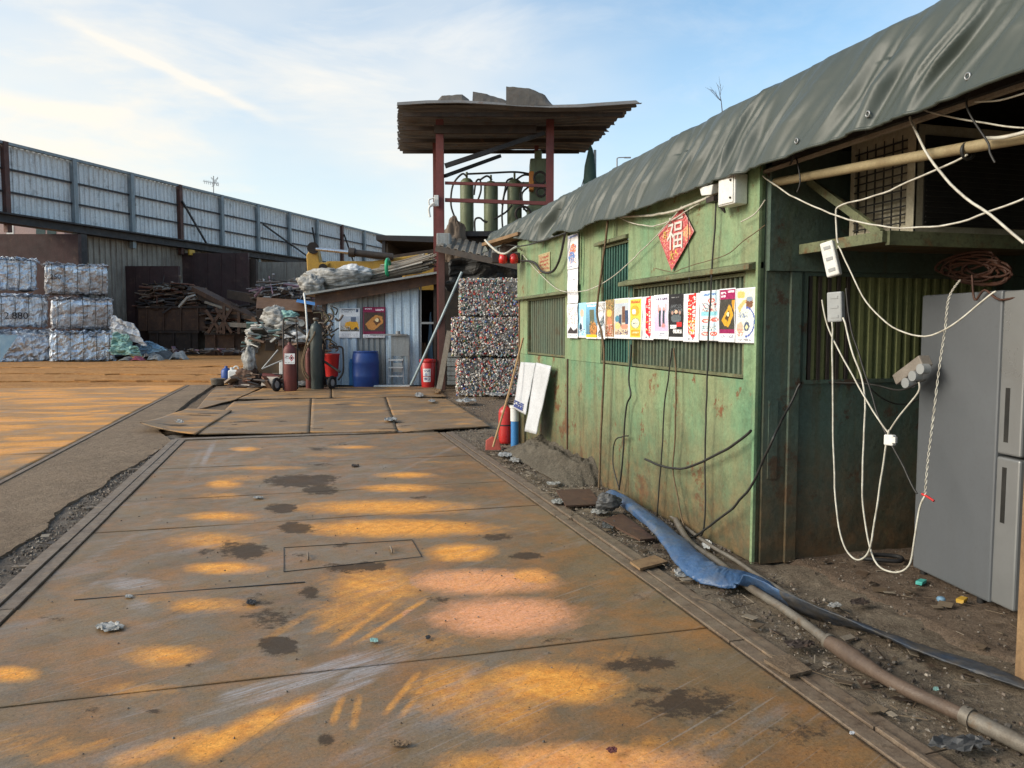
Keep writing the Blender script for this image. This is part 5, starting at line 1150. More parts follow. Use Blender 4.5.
def heap(name, x0, x1, ytop, D, depth, mats, lab, cat, seed, amp=.35, rough=.3, facets=34):
    """A crumpled sheet thrown over a pile: its outline and folds come from noise."""
    p0, p1 = at(x0, 329, D), at(x1, 329, D); p0.z = p1.z = 0; H_ = at((x0 + x1) / 2, ytop, D).z; b = MB()
    def fn(u, v):
        e = math.sin(math.pi * min(max(u, .0), 1)) ** .55 * math.sin(math.pi * (v * .9 + .05)) ** .6
        p = p0.lerp(p1, u) + F0 * (depth * v)
        h = H_ * e * (.72 + amp * nz((u * 3, v * 2, seed), 1) + rough * abs(nz((u * 8, v * 6, seed + 4), 1)))
        return p + V((rough * .5 * nz((u * 5, v * 5, seed + 8), 1), rough * .5 * nz((u * 5, v * 5, seed + 2), 1), max(0, h)))
    b.grid(fn, facets, facets // 2, 0, False); return tag(b.build(name, mats), lab, cat)
heap('dark_rubbish', 108, 166, 340, 37.6, 1.6, mDkTarp, 'dark rubbish heap under the plastic sheets beside the bales', 'rubbish', 3)
def flat_cloth(name, pts, D, m, lab, cat, seed, thick=.25, n=14, amp=.18):
    c = [at(x, y, D) for x, y in pts]; b = MB()
    def fn(u, v):
        p = c[0].lerp(c[1], u).lerp(c[3].lerp(c[2], u), v)
        return p - F0 * (amp * (1 + nz((u * 3, v * 3, seed), 1.2) + .6 * nz((u * 8, v * 8, seed), 1))) + Rv * (.12 * nz((u * 4, v * 4, seed + 6), 1)) + V((0, 0, .12 * nz((u * 4, v * 4, seed + 3), 1)))
    b.grid(fn, n, n, 0, False); return tag(b.build(name, m, solid=thick), lab, cat)
flat_cloth('plastic_sheet', [(112, 334), (149, 346), (136, 324), (113, 316)], 36.4, mWhiteP, 'large white plastic sheet sloping down the rubbish beside the bales', 'plastic sheet', 1, .05)
flat_cloth('cloth', [(113, 346), (134, 347), (131, 335), (116, 333)], 36.2, mTeal, 'green cloth lying below the white plastic sheet', 'cloth', 2, .06)
flat_cloth('cloth', [(113, 353), (143, 356), (139, 346), (113, 346)], 36.0, mTeal, 'pale turquoise cloth lying lowest on the rubbish heap', 'cloth', 5, .06)
flat_cloth('plastic_sheet', [(142, 354), (170, 350), (152, 342), (143, 341)], 36.7, mBlueSh, 'blue sheeting trailing to the right from the rubbish heap', 'plastic sheet', 7, .06)
for x, y, w_, h_, m, lab in ((134, 358.5, 10, 5, mPink, 'small pink plastic bag on the orange floor'), (122, 359, 12, 4, mSack, 'flat white plastic bag left of the pink bag'), (151, 357, 14, 5, mSack, 'white plastic bag right of the pink bag'), (146, 350, 9, 8, mPlasG, 'grey sack leaning against the blue sheeting'), (175, 352, 16, 4, mSack, 'low pale rubbish bag in front of the lower container')):
    D = 36.0 if y > 356 else 37; heap('plastic_bag', x - w_ / 2, x + w_ / 2, y - h_, D, .7, m, lab, 'bag', x * .3, .3, .12, 16)

# ------------------------------------------------------------------ scrap containers and beams
def container(x0, y0, x1, y1, D, depth, m, lab, name='steel_container', ribs=4, ground=True):
    t = thing(name, lab, 'container', at((x0 + x1) / 2, 329, D) * 1 - V((0, 0, 1.5 + 0)))
    b = MB(); pbox(b, x0, y0 + 1.5, x1, y1, D, depth, ground=ground); b.build('body', m, t, bevel=.03)
    b = MB(); pbox(b, x0 - 1, y0, x1 + 1, y0 + 2.2, D - .1, depth + .2); b.build('rim', mRustDk, t)
    for k in range(ribs): x = x0 + (x1 - x0) * (k + .5) / ribs; b = MB(); pbox(b, x - .8, y0 + 2.2, x + .8, y1, D - .1, .095, ground=ground); b.build('rib', m, t)
    return t
container(149, 331, 198, 352, 46, 2.2, mRustDk, 'grey brown steel container standing on the ground below the brown one', ribs=3)
container(138, 306, 206, 331, 46.2, 2.4, mRustBr, 'long rust brown container stacked on the grey brown one', ground=False)
container(205, 333, 262, 352, 45, 2.2, mRustBr, 'low rusty container right of the dark gap', ribs=3)
b = MB(); pbox(b, 112, 305, 138, 331, 47.5, 2, ground=True); pbox(b, 122, 300, 137, 306, 47.6, 1.5); tag(b.build('scrap_block', mRustDk), 'dark rusty block between the bales and the brown container', 'scrap')
b = MB(); pbox(b, 124, 293, 143, 305, 47.2, 1.8); b.v = [p + V((0, 0, .12 * nz(p, 1.5))) for p in b.v]; tag(b.build('scrap_block', mCardb), 'small tan box on top of the dark rusty block', 'scrap')
def scrap_heap(x0, x1, ytop_fn, ybase, D, depth, n, seed, pal, lab, L=(.4, 1.6), r=(.03, .09)):
    g = random.Random(seed); b = MB()
    for k in range(n):
        x = g.uniform(x0, x1); yt = ytop_fn(x); y = g.uniform(yt, ybase) ; d = g.uniform(0, depth); p = at(x, y, D + d)
        an = g.uniform(-.5, .5) if g.random() < .75 else g.uniform(-1.6, 1.6); l = g.uniform(*L) * .5
        dr = (Rv * math.cos(an) + Z * (.5 * math.sin(an)) + F0 * g.uniform(-.6, .6)).normalized(); c_ = g.choice(pal); rr = g.uniform(*r)
        if g.random() < .55: b.cyl(p - dr * l, p + dr * l, rr, n=6, cl=c_)
        elif g.random() < .5: b.bar(p - dr * l, p + dr * l, rr * 2.2, rr * 1.4, cl=c_)
        else: b.box(p, (g.uniform(.2, .7), g.uniform(.1, .5), .05), Matrix.Rotation(g.uniform(0, 6), 3, 'Z') @ Matrix.Rotation(g.uniform(-1.2, 1.2), 3, 'X'), 0, c_)
    return tag(b.build('scrap_heap', mVcol), lab, 'scrap heap', kind='stuff')
pal_r = [(.10, .06, .04), (.16, .09, .055), (.06, .045, .04), (.20, .13, .085), (.28, .22, .17), (.04, .035, .035), (.13, .075, .05), (.34, .30, .26), (.17, .075, .05)]
pal_g = [(.12, .12, .13), (.20, .20, .21), (.07, .065, .06), (.30, .30, .31), (.17, .14, .12), (.42, .42, .43), (.12, .08, .06), (.25, .16, .2)]
def hump(x0, x1, yb, yt): return lambda x: yb - (yb - yt) * max(0, 1 - ((x - (x0 + x1) / 2) / ((x1 - x0) / 2)) ** 4) ** .8
scrap_heap(143, 198, hump(138, 202, 306, 283), 307, 46.2, 2.0, 420, 1, pal_r, 'jumbled heap of rusty pipe ends on the brown container')
scrap_heap(206, 262, hump(200, 270, 333, 306), 334, 46, 2.2, 300, 2, pal_r, 'dark scrap steel packed above the low rusty container')
scrap_heap(258, 312, hump(252, 316, 300, 281), 300, 44, 1.8, 260, 3, pal_g, 'grey tangle of scrap metal behind the white cloth pile')
scrap_heap(255, 320, lambda x: 312, 345, 44.6, 2.0, 280, 4, pal_r, 'rusty scrap packed behind the junk box')
scrap_heap(160, 262, lambda x: 349, 352.5, 43.6, 1.2, 90, 6, pal_g, 'small scraps scattered along the foot of the containers', (.1, .5), (.02, .05))
bm = 'rusty beams lying across the scrap'
for k, (x0, y0, x1, y1, D0, D1, w_, h_, m, lab) in enumerate(((197, 289, 262, 322, 46, 44.4, .9, .25, mRustBr, 'wide rusty channel sloping down from the pipe heap to the right'), (199, 297, 240, 309, 45.8, 45, .3, .3, mRustDk, 'dark beam under the sloping channel'), (226, 311, 266, 322, 45, 44, .5, .25, mRustOr, 'orange brown beam low on the right of the scrap'),
        (205, 302, 232, 311, 45, 44.5, .12, .12, mWood, 'thin pale bar on the scrap'), (228, 294, 262, 300, 46, 45, .2, .5, mRustDk, 'dark beam behind the sloping channel'), (213, 324, 262, 326, 44.5, 44, .25, .25, mWood, 'pale grey beam stacked above the low container'), (230, 316, 262, 318, 44.5, 44, .2, .2, mRustDk, 'dark beam above the pale grey beam'))):
    b = MB(); b.bar(at(x0, y0, D0), at(x1, y1, D1), w_, h_); tag(b.build('steel_beam', m), lab, 'beam', bm)
tr = thing('trestle', 'rusty crossed steel trestle between the brown container and the pale beam', 'trestle', at(222, 334, 44))
for x0, y0, x1, y1 in ((206, 310, 222, 333), (222, 310, 208, 333), (216, 308, 232, 333), (232, 308, 217, 333), (224, 306, 224, 334), (239, 312, 239, 334)): b = MB(); b.bar(at(x0, y0, 44.2), at(x1, y1, 44.2), .16, .16); b.build('bar', mRustBr, tr)
b = MB(); b.bar(at(179, 307, 44.4), at(188, 297, 44.2), .12, .12); b.bar(at(188, 297, 44.2), at(195, 295, 44.2), .14, .1); tag(b.build('bent_bar', mSack), 'short pale bent bar in front of the pipe heap', 'bar')
for x0, y0, x1, y1, D, m, lab in ((256, 297, 312, 312, 42, mRustOr, 'orange brown steel sheet lying tilted above the junk'), (296, 299, 318, 306, 41.5, mBluePl, 'light blue strip at the right of the orange brown sheet')):
    b = MB(); b.hexa([at(x0, y1 - 4, D), at(x1, y1, D - .6), at(x1, y1, D - .6) + F0 * .12, at(x0, y1 - 4, D) + F0 * .12, at(x0 + 1, y0, D + 1.5), at(x1, y0 + 4, D + 1), at(x1, y0 + 4, D + 1) + F0 * .12, at(x0 + 1, y0, D + 1.5) + F0 * .12]); tag(b.build('steel_sheet', m if 'orange' in lab else mShack), lab, 'sheet')
b = MB(); pbox(b, 256, 310, 322, 352, 43.5, 2.5, ground=True); tag(b.build('steel_container', mRustDk, bevel=.05), 'dark steel container mostly hidden behind the junk box', 'container')

# ------------------------------------------------------------------ small shack
DS = 20.9
sk = thing('shack', 'small lean to shack with pale blue corrugated front and brown fascia', 'shack', at(375, 385, DS) * 1)
def zc(p): p = V(p); p.z = 0; return p
def sheetwall(x0, x1, yt0, yt1, D, m, pitch, name):
    a = zc(at(x0, 385, D)); b_ = zc(at(x1, 385, D)); t0 = at(x0, yt0, D).z; t1 = at(x1, yt1, D).z; b = MB()
    b.corr(a, b_ - a, V((0, 0, 1)), pitch, .03, 0, 6, lambda P, u, v: V((P.x, P.y, (t0 + (t1 - t0) * u) * v)), .35)
    return b.build(name, m, sk)
sheetwall(326, 358, 293, 288, DS, mShack, .2, 'front_panel'); sheetwall(358.2, 386, 288, 283.5, DS + .02, mShackG, .16, 'front_panel'); sheetwall(386.2, 420, 283.5, 278, DS, mShack, .22, 'front_panel')
b = MB(); a = at(322, 385, DS); 
for x0, x1, yt in ((322, 326, 293), (433.5, 436.5, 277)): pbox(b, x0, yt, x1, 385, DS - .05, .12, ground=True)
b.build('post', mRustDk, sk)
b = MB(); quadbox(b, at(315, 306, DS - .3), at(439, 283.5, DS - .3), at(439, 274, DS - .3), at(315, 295, DS - .3), .05); b.build('fascia', mRustBr, sk)
b = MB(); quadbox(b, at(303, 295.5, DS - .5), at(440, 273, DS - .5), at(440, 271, DS - .5), at(303, 293.5, DS - .5), 3.4); b.build('roof', mShackG, sk)
b = MB()
for x0, y0, x1, y1, D in ((420, 322, 434, 324, DS), (420, 279, 421.4, 385, DS)): pbox(b, x0, y0, x1, y1, D, .05)
b.build('frame', mPlasG, sk)
b = MB(); pbox(b, 322, 300, 326, 385, DS + .1, 2.8, ground=True); pbox(b, 326, 290, 436, 385, DS + 2.8, .1, ground=True); b.build('back_wall', mRustDk, sk)
b = MB(); quadbox(b, zc(at(425, 385, DS + .6)), zc(at(434, 385, DS + .6)), at(431, 312, DS + .6), at(430, 312, DS + .6), .04); tag(b.build('board', mBlueSh), 'narrow blue board standing inside the dark opening of the shack', 'board')
b = MB()
for x0, x1 in ((421.5, 423.5), (424, 427)): b.bar(at(x0 + 3, 364, DS + .3), at(x0, 343, DS + .4), .06, .08)
tag(b.build('timber', mWoodBr), 'short timbers standing in the shack opening above the red bucket', 'timber')
def shack_poster(x0, y0, x1, y1, art, lab):
    b = MB(); a, c_, d = at(x0, y0, DS - .04), at(x1, y0, DS - .04), at(x0, y1, DS - .04); art.mesh(b, a, c_ - a, d - a, .01, x0); tag(b.build('poster', mPrint, solid=.002), lab, 'poster', 'posters on the shack')
c = Cv(36, 50, (.90, .91, .93), 60); c.text(.1, .75, .05, .04, (.35, .37, .42), .8).text(.1, .6, .12, .02, (.5, .5, .55)).rect(.8, .05, .93, .15, (.25, .3, .42)).grad(.03, .28, .97, .78, (.72, .76, .82), (.55, .55, .54)).poly([(.3, .48), (.75, .4), (.9, .5), (.95, .7), (.4, .72), (.25, .62)], (.88, .62, .12)).rect(.55, .3, .8, .46, (.32, .38, .48)).ell(.45, .7, .1, .06, (.12, .12, .12)).ell(.8, .7, .1, .06, (.12, .12, .12)).spk(.05, .6, .5, .78, [(.8, .78, .74), (.4, .38, .36)], .5).spk(.03, .72, .97, .78, [(.2, .2, .2), (.4, .36, .3)], .7).text(.1, .9, .86, .02, (.6, .6, .64)).text(.1, .9, .92, .02, (.6, .6, .64))
shack_poster(339.5, 308, 360, 338, c, 'white poster showing a yellow loader on the pale blue shack')
c = Cv(36, 50, (.36, .05, .17), 61); c.rect(0, 0, 1, .17, (.52, .05, .24)).text(.08, .4, .05, .04, (.95, .85, .9), .8).text(.55, .92, .07, .04, (.95, .85, .9), .7).rect(.05, .18, .95, .78, (.24, .17, .14)).poly([(.1, .55), (.55, .25), (.85, .3), (.9, .5), (.5, .75), (.25, .72)], (.78, .5, .22)).poly([(.45, .45), (.7, .32), (.8, .48), (.58, .6)], (.35, .2, .1)).ell(.62, .42, .08, .06, (.95, .85, .65)).rect(0, .8, 1, .86, (.45, .04, .2)).rect(0, .88, 1, 1, (.86, .86, .88)).text(.1, .9, .92, .02, (.5, .5, .55))
shack_poster(363, 307, 385.5, 338, c, 'magenta poster showing a digger bucket on the pale blue shack')

# stuff standing before the shack
t = thing('barrel', 'dark blue plastic barrel standing against the shack', 'barrel', zc(at(366, 385, 20.5)))
c = zc(at(366, 385, 20.3)); b = MB(); b.lathe(c, [(.31, 0), (.335, .03), (.345, .25), (.352, .28), (.345, .31), (.345, .6), (.352, .63), (.345, .66), (.335, .86), (.30, .90)], 28); b.build('body', mBlueBar, t)
b = MB(); b.lathe(c + V((0, 0, .885)), [(.31, 0), (.325, .01), (.325, .035), (.30, .045)], 28); b.build('rim', mBlueBar, t)
b = MB(); pbox(b, 349, 362, 354, 383, 20.7, .25, ground=True); b.cyl(at(351.5, 362, 20.8), at(351.5, 359, 20.8), .05, n=10); tag(b.build('jerrycan', mBluePl, bevel=.02), 'light blue can half hidden behind the blue barrel', 'can')
def lathe_thing(name, x, D, prof, m, lab, cat, n=22, lid=None):
    t = thing(name, lab, cat, zc(at(x, 385, D))); c = zc(at(x, 385, D)); b = MB(); b.lathe(c, prof, n); b.build('body', m, t); return t, c
t, c = lathe_thing('bucket', 428, 19.9, [(.155, 0), (.16, .01), (.195, .66), (.19, .665)], mRedPl, 'red plastic bucket with a white label, by the leaning plank', 'bucket')
b = MB(); b.lathe(c + V((0, 0, .655)), [(.205, 0), (.212, .01), (.212, .06), (.2, .075), (.05, .09)], 22); b.build('lid', mRedPl, t)
cv = Cv(14, 18, (.88, .88, .88), 9); cv.text(.15, .85, .1, .12, (.3, .3, .45), .7).ell(.4, .45, .2, .12, (.6, .65, .75)).rect(0, .56, 1, .62, (.6, .2, .2)).text(.15, .85, .68, .2, (.35, .35, .5), .6)
b = MB(); ang0 = math.atan2(-F0.y, -F0.x)
for j in range(18):
    for i in range(14):
        P = []
        for di, dj in ((0, 1), (1, 1), (1, 0), (0, 0)):
            z = .50 - .34 * (j + dj) / 18; r_ = .160 + (.195 - .160) * z / .66 + .004; an = ang0 - .35 - .25 + (i + di) / 14 * 1.1
            P.append(c + V((r_ * math.cos(an), r_ * math.sin(an), z)))
        b.add(P, [(0, 1, 2, 3)], 0, lin(tuple(float(q) for q in cv.a[j, i])))
b.build('label', mPrint, t)
b = MB(); b.bar(at(439, 389, 18.8), at(449.5, 331, 19.05), .13, .05, up=F0); tag(b.build('plank', mWood), 'grey weathered plank leaning between the red bucket and the can bales', 'plank')
mesh_line('pipe', [at(411, 385, 19.4), at(428, 348, 19.2), at(462, 272, 18.95)], .033, mat('pale blue grey pipe', (.36, .44, .47), None, 5, .5, .2, 0), 'long pale blue grey pipe leaning behind the red bucket', 'pipe')
b = MB()
for k in range(7): pbox(b, 447 + .4 * (k % 2), 353 + 4.6 * k, 463, 353 + 4.6 * k + 4.2, 19.9 + .02 * (k % 2), .5)
tag(b.build('metal_slat_stack', mShackG, bevel=.008), 'stack of pale grey metal slats beside the can bales', 'metal stack')
t = thing('step_ladder', 'small folding aluminium step ladder before a grey panel', 'step ladder', zc(at(395, 384, 20.4)))
for x in (388.5, 403.5):
    b = MB(); b.bar(at(x, 384, 20.3), at(x + (.8 if x < 395 else -.8), 358, 20.55), .035, .03); b.build('rail', mPlasG, t)
for y in (360, 367.5, 376): b = MB(); b.bar(at(388.8, y, 20.42), at(403.2, y, 20.42), .12, .03); b.build('tread', mPlasW, t)
b = MB(); pbox(b, 391, 363, 402, 372, 20.6, .04); b.build('cover', mPlasW, t)
b = MB(); pbox(b, 391, 335, 409, 356, 20.55, .06); pbox(b, 407.5, 335, 409.5, 384, 20.56, .05, ground=True); pbox(b, 391, 356, 393, 384, 20.58, .03, ground=True); tag(b.build('panel', mShackG), 'grey metal panel standing on thin legs behind the step ladder', 'panel')
b = MB(); pbox(b, 370, 334, 407, 335.6, 20.5, .12); b.cyl(at(398, 334, 20.4), at(398, 331, 20.4), .06, n=8); tag(b.build('bar', mPlasG), 'thin grey bar with a small tap fixed across the panel top', 'bar')
b = MB(); b.box(zc(at(391, 384, 20.2)) + V((0, 0, .03)), (1.0, .25, .04), RZ); tag(b.build('tray', mPlasW, bevel=.01), 'flat white tray on the ground below the step ladder', 'tray')

# gas cylinders on trolleys
def wheel(mb, mb2, c, r, w_):
    ax = (Rv + F0 * -.35).normalized()
    mb.tube([c + (Z * math.cos(t_) + (F0 + Rv * .35).normalized() * math.sin(t_)) * r * .78 for t_ in np.linspace(0, 2 * math.pi, 19)], r * .24, 8)
    mb2.cyl(c - ax * w_ * .4, c + ax * w_ * .4, r * .5, n=14)
def gascyl(mb, c, r, h, mat=0): mb.lathe(c, [(r * .9, 0), (r, .03), (r, h - r * 1.1), (r * .93, h - r * .75), (r * .7, h - r * .3), (r * .4, h - .02), (r * .3, h), (r * .32, h + .03), (r * .18, h + .035), (r * .18, h + .09)], 18, mat)
ct = 'gas cylinders by the junk heap'
D1 = 18.7
c = zc(at(290.5, 391, D1)); t = thing('gas_cylinder', 'short maroon gas cylinder carrying a white hazard sign', 'gas cylinder', c, 0, ct)
b = MB(); gascyl(b, c + V((0, 0, .02)), .155, 1.12); b.build('body', mMaroonCyl, t)
b = MB(); b.cyl(c + V((0, 0, 1.2)), c + V((0, 0, 1.3)), .045, n=10); b.cyl(c + V((-.1, 0, 1.27)), c + V((.08, 0, 1.27)), .02, n=8); b.lathe(c + V((.1, -.05, 1.3)), [(.001, 0), (.05, .0), (.05, .04), (.001, .04)], 10, axis=V((0, -1, 0))); b.build('valve', mDarkMetal, t)
cv = Cv(24, 22, (.88, .88, .88), 2); cv.poly([(.68, .1), (.95, .42), (.68, .75), (.42, .42)], (.65, .08, .12)).poly([(.68, .2), (.87, .42), (.68, .65), (.5, .42)], (.85, .75, .75)).ell(.68, .42, .1, .12, (.2, .05, .08)).text(.05, .4, .2, .3, (.3, .3, .3), .45).text(.05, .95, .82, .1, (.5, .5, .5), .5)
b = MB(); a = at(284.5, 353.5, D1 - .175); cv.mesh(b, a, at(294.8, 353.5, D1 - .175) - a, at(284.5, 364, D1 - .175) - a, .004, 1); b.build('hazard_sign', mPrint, t)
def trolley(cx, D, wx, lab, m, hand):
    t = thing('cylinder_trolley', lab, 'trolley', zc(at(cx, 389, D))); b = MB(); b2 = MB()
    wheel(b, b2, zc(at(wx, 389, D - .1)) + V((0, 0, .175)), .17, .06); ty = b.build('tyre', mBlack, t); b2.build('rim', mPlasG, t)
    b = MB()
    for p, q in hand: b.tube(spline([at(x, y, D + d) for x, y, d in p], 4), q, 6)
    b.build('frame', m, t); return t
trolley(284, D1, 276.5, 'dark trolley with a black wheel carrying the maroon cylinder', mDarkMetal, [([(283.5, 390, -.05), (283.3, 350, 0), (283.5, 322, .1), (286, 318, .1), (297, 318, .1)], .022), ([(276, 385, 0), (284, 378, 0), (296, 377, .1)], .022), ([(297.5, 389, .1), (297.5, 345, .15), (296, 322, .15)], .018)])
c = zc(at(317, 389, 19.3)); t = thing('gas_cylinder', 'tall dark green grey gas cylinder', 'gas cylinder', c, 0, ct)
b = MB(); gascyl(b, c, .145, 1.66); b.build('body', mGas, t); b = MB(); b.lathe(c + V((0, 0, 1.66)), [(.03, 0), (.035, .05), (.07, .06), (.07, .11), (.03, .12)], 10); b.build('valve', mSteelPipe, t)
c = zc(at(309.3, 388, 19.5)); t = thing('gas_cylinder', 'slim reddish brown gas cylinder behind the tall dark one', 'gas cylinder', c, 0, ct)
b = MB(); gascyl(b, c, .085, 1.0); b.build('body', mMaroonCyl, t); b = MB(); b.cyl(c + V((0, 0, 1.05)), c + V((0, 0, 1.16)), .03, n=8); b.build('valve', mSteelPipe, t)
trolley(328, 19.4, 332, 'dark trolley with a black wheel beside the tall dark cylinder', mDarkMetal, [([(322, 360, 0), (331, 366, -.1), (340, 372, -.2)], .03), ([(333, 347, .1), (341, 347, .1), (343, 352, .1), (343, 372, 0), (338, 380, 0)], .025), ([(318, 388, .1), (323, 378, 0), (332, 380, -.1)], .03), ([(323, 388, .1), (324, 345, .1)], .025)])
t, c = lathe_thing('basin', 332, 20.1, [(.15, .28), (.155, .3), (.20, .82), (.215, .84), (.21, .87)], mRedPl, 'red plastic bucket hung behind the trolley beside the blue barrel', 'bucket')
b = MB(); b.cyl(c + V((0, 0, 0)), c + V((0, 0, .285)), .12, n=14); tag(b.build('metal_drum', mRustDk), 'small dark drum under the red bucket behind the trolley', 'drum')
for k, pts in enumerate(([(310, 330, 19.6), (306, 345, 19.4), (302, 362, 19.3), (304, 374, 19.2), (309, 380, 19.2)], [(318, 320, 19.6), (314, 335, 19.1), (306, 350, 19.1), (303, 366, 19.1), (309, 378, 19.1)])):
    mesh_line('gas_hose', [at(*p) for p in pts], .022, mRope, ['brown hose drooping left of the tall cylinder, further back', 'brown hose looped over the tall cylinder down to the ground'][k], 'hose')
b = MB(); g = random.Random(9)
for k in range(46):
    x, y = g.uniform(322, 336), g.uniform(315, 352); p = at(x, y, 19.9 + g.uniform(-.2, .2)); an = g.uniform(0, 6); l = g.uniform(.1, .3)
    b.tube(spline([p, p + Rv * l * .5 * math.cos(an) + Z * l * .6 * math.sin(an), p + Rv * l * math.cos(an + .9) + Z * l * math.sin(an + .9)], 3), g.uniform(.012, .032), 5, cl=g.choice([(.06, .05, .045), (.14, .09, .06), (.10, .085, .05), (.2, .16, .13)]))
tag(b.build('pipe_fittings', mVcol), 'tangle of hoses and pipe fittings hanging by the shack corner', 'fittings')
mesh_line('pole', [at(304, 293, 20.2), at(306, 310, 20), at(308, 345, 19.8)], .025, mPlasW, 'pale hose hanging from the roof corner of the shack', 'hose')
# junk box with cloth heap
b = MB(); pbox(b, 255, 337, 308, 380, 20.1, 1.0, ground=True); pbox(b, 254, 335.5, 309, 338, 20.05, 1.1); tag(b.build('junk_box', mCardb, bevel=.015), 'brown metal box full of rags by the gas cylinders', 'box')
def lump(name, cx, cy, w_, h_, D, m, lab, cat, seed, n=18, amp=.35, dz=.6):
    c = at(cx, cy, D); s_ = D / FPX; b = MB()
    def fn(u, v):
        th, ph = u * 2 * math.pi, (v - .5) * math.pi; d = V((math.cos(th) * math.cos(ph), math.sin(th) * math.cos(ph), math.sin(ph)))
        k = 1 + amp * nz(d * 1.6, 1, seed) + amp * 1.1 * (.35 - abs(nz(d * 3.2, 1, seed + 3))) + amp * .55 * (.3 - abs(nz(d * 7.5, 1, seed + 5)))
        return c + Rv * (d.x * w_ / 2 * s_ * k) + F0 * (d.y * w_ / 2 * s_ * dz * k) + Z * (d.z * h_ / 2 * s_ * k)
    b.grid(fn, int(n * 1.9), int(n * 1.3), 0, True); return tag(b.build(name, m), lab, cat)
rg_ = [(268, 333, 36, 14, mSack, 'crumpled white sheeting heaped along the top of the junk box'), (262, 340, 22, 16, mTeal, 'pale mint cloth bag hanging over the left end of the junk box'), (276, 318, 24, 20, mSack, 'bulging pale plastic sack topmost on the junk box'), (290, 328, 30, 16, mSack, 'folded grey white sheeting in the middle of the rag heap'),
       (288, 316, 18, 10, mTeal, 'small pale mint rag on top of the sack'), (254, 343, 14, 22, mSack, 'dirty white rag drooping at the left side of the junk box'), (300, 336, 26, 12, mWhiteP, 'white folded sheet at the right end of the junk box')]
for k, (x, y, w_, h_, m, lab) in enumerate(rg_): lump('rag', x, y, w_, h_, 20.4 - .05 * k, m, lab, 'rags', k * 3.7, 26, .45)
t = thing('motor', 'rusty round motor lying on the rag heap', 'motor', at(303, 330, 20.2)); c = at(303, 323, 20.1)
b = MB(); b.cyl(c - F0 * .15, c + F0 * .2, .16, n=18); b.build('housing', mRustBr, t); b = MB(); b.cyl(c - F0 * .17, c - F0 * .15, .09, n=14); b.build('end_cap', mSack, t)
for k, (x, y, w_, h_, m, lab) in enumerate(((247, 375, 16, 16, mRustBr, 'rusty lump of scrap on the ground left of the junk box'), (258, 381, 20, 10, mRustDk, 'dark scrap lump below the junk box'), (249, 362, 12, 24, mSack, 'dirty rag hanging down the side of the junk box'), (266, 379.5, 10, 6, mPlasW, 'small pale bowl shaped scrap below the junk box'), (300, 384, 16, 5, mSack, 'pale rubbish between the two trolleys'), (240, 381, 10, 8, mRustDk, 'dark scrap beside the white jerrycan'), (232, 381, 8, 6, mRustBr, 'small rusty scrap behind the grey pan'))):
    lump('scrap', x, y, w_, h_, 19.9, m, lab, 'scrap', 40 + k * 2.3, 18, .5)
mesh_line('pipe', [at(263, 376, 19.8), at(285, 378, 19.8)], .09, mMaroonCyl, 'thick red brown pipe lying below the junk box', 'pipe')
b = MB(); pbox(b, 279, 361, 284, 378, 19.9, .12, ground=False); tag(b.build('jug', mPlasW, bevel=.02), 'cream plastic jug behind the maroon cylinder', 'jug')
for k, pts in enumerate(([(262, 369), (278, 350)], [(262, 369), (283, 360)])): mesh_line('strut', [at(x, y, 19.6) for x, y in pts], .02, mPlasG, ['steep grey rod before the junk box', 'shallow grey rod before the junk box'][k], 'rod')
t = thing('jerrycan', 'dirty white jerrycan on the ground left of the junk', 'jerrycan', zc(at(233, 384, 21)))
b = MB(); pbox(b, 227.5, 370, 239, 384, 21, .2, ground=True); b.build('body', mPlasW, t, bevel=.04)
c = at(232, 370, 21.1); b = MB(); b.cyl(c, c + V((0, 0, .07)), .045, n=12); b.build('cap', mPlasW, t); b = MB(); b.tube(spline([at(233, 369.5, 21.1), at(235, 366.5, 21.1), at(238, 367, 21.1), at(239, 371, 21.1)], 4), .02, 6); b.build('handle', mPlasW, t)
t = thing('bottle', 'blue plastic bottle behind the white jerrycan', 'bottle', zc(at(226, 382, 21.6))); b = MB(); b.lathe(zc(at(226.5, 380, 21.6)) + V((0, 0, .02)), [(.13, 0), (.14, .03), (.14, .32), (.1, .38), (.04, .41), (.04, .46)], 14); b.build('body', mBlueBar, t)
t = thing('pan', 'round grey metal pan on the ground left of the jerrycan', 'pan', zc(at(218, 384, 21))); b = MB(); b.lathe(zc(at(218, 384, 21)), [(.16, 0), (.17, .02), (.19, .15), (.2, .17), (.17, .16), (.15, .03)], 18); b.build('body', mSteelPipe, t)

scrap_heap(248, 314, hump(246, 318, 344, 318), 346, 19.9, .9, 170, 14, [(.10, .09, .08), (.30, .29, .27), (.05, .045, .04), (.42, .42, .40), (.16, .10, .07), (.20, .30, .28), (.13, .12, .11)], 'odds and ends of scrap among the rags on the junk box', (.1, .5), (.012, .035))
scrap_heap(232, 284, lambda x: 374, 388, 19.6, .8, 110, 15, pal_r, 'rusty odds and ends on the ground before the junk box', (.1, .4), (.012, .04))
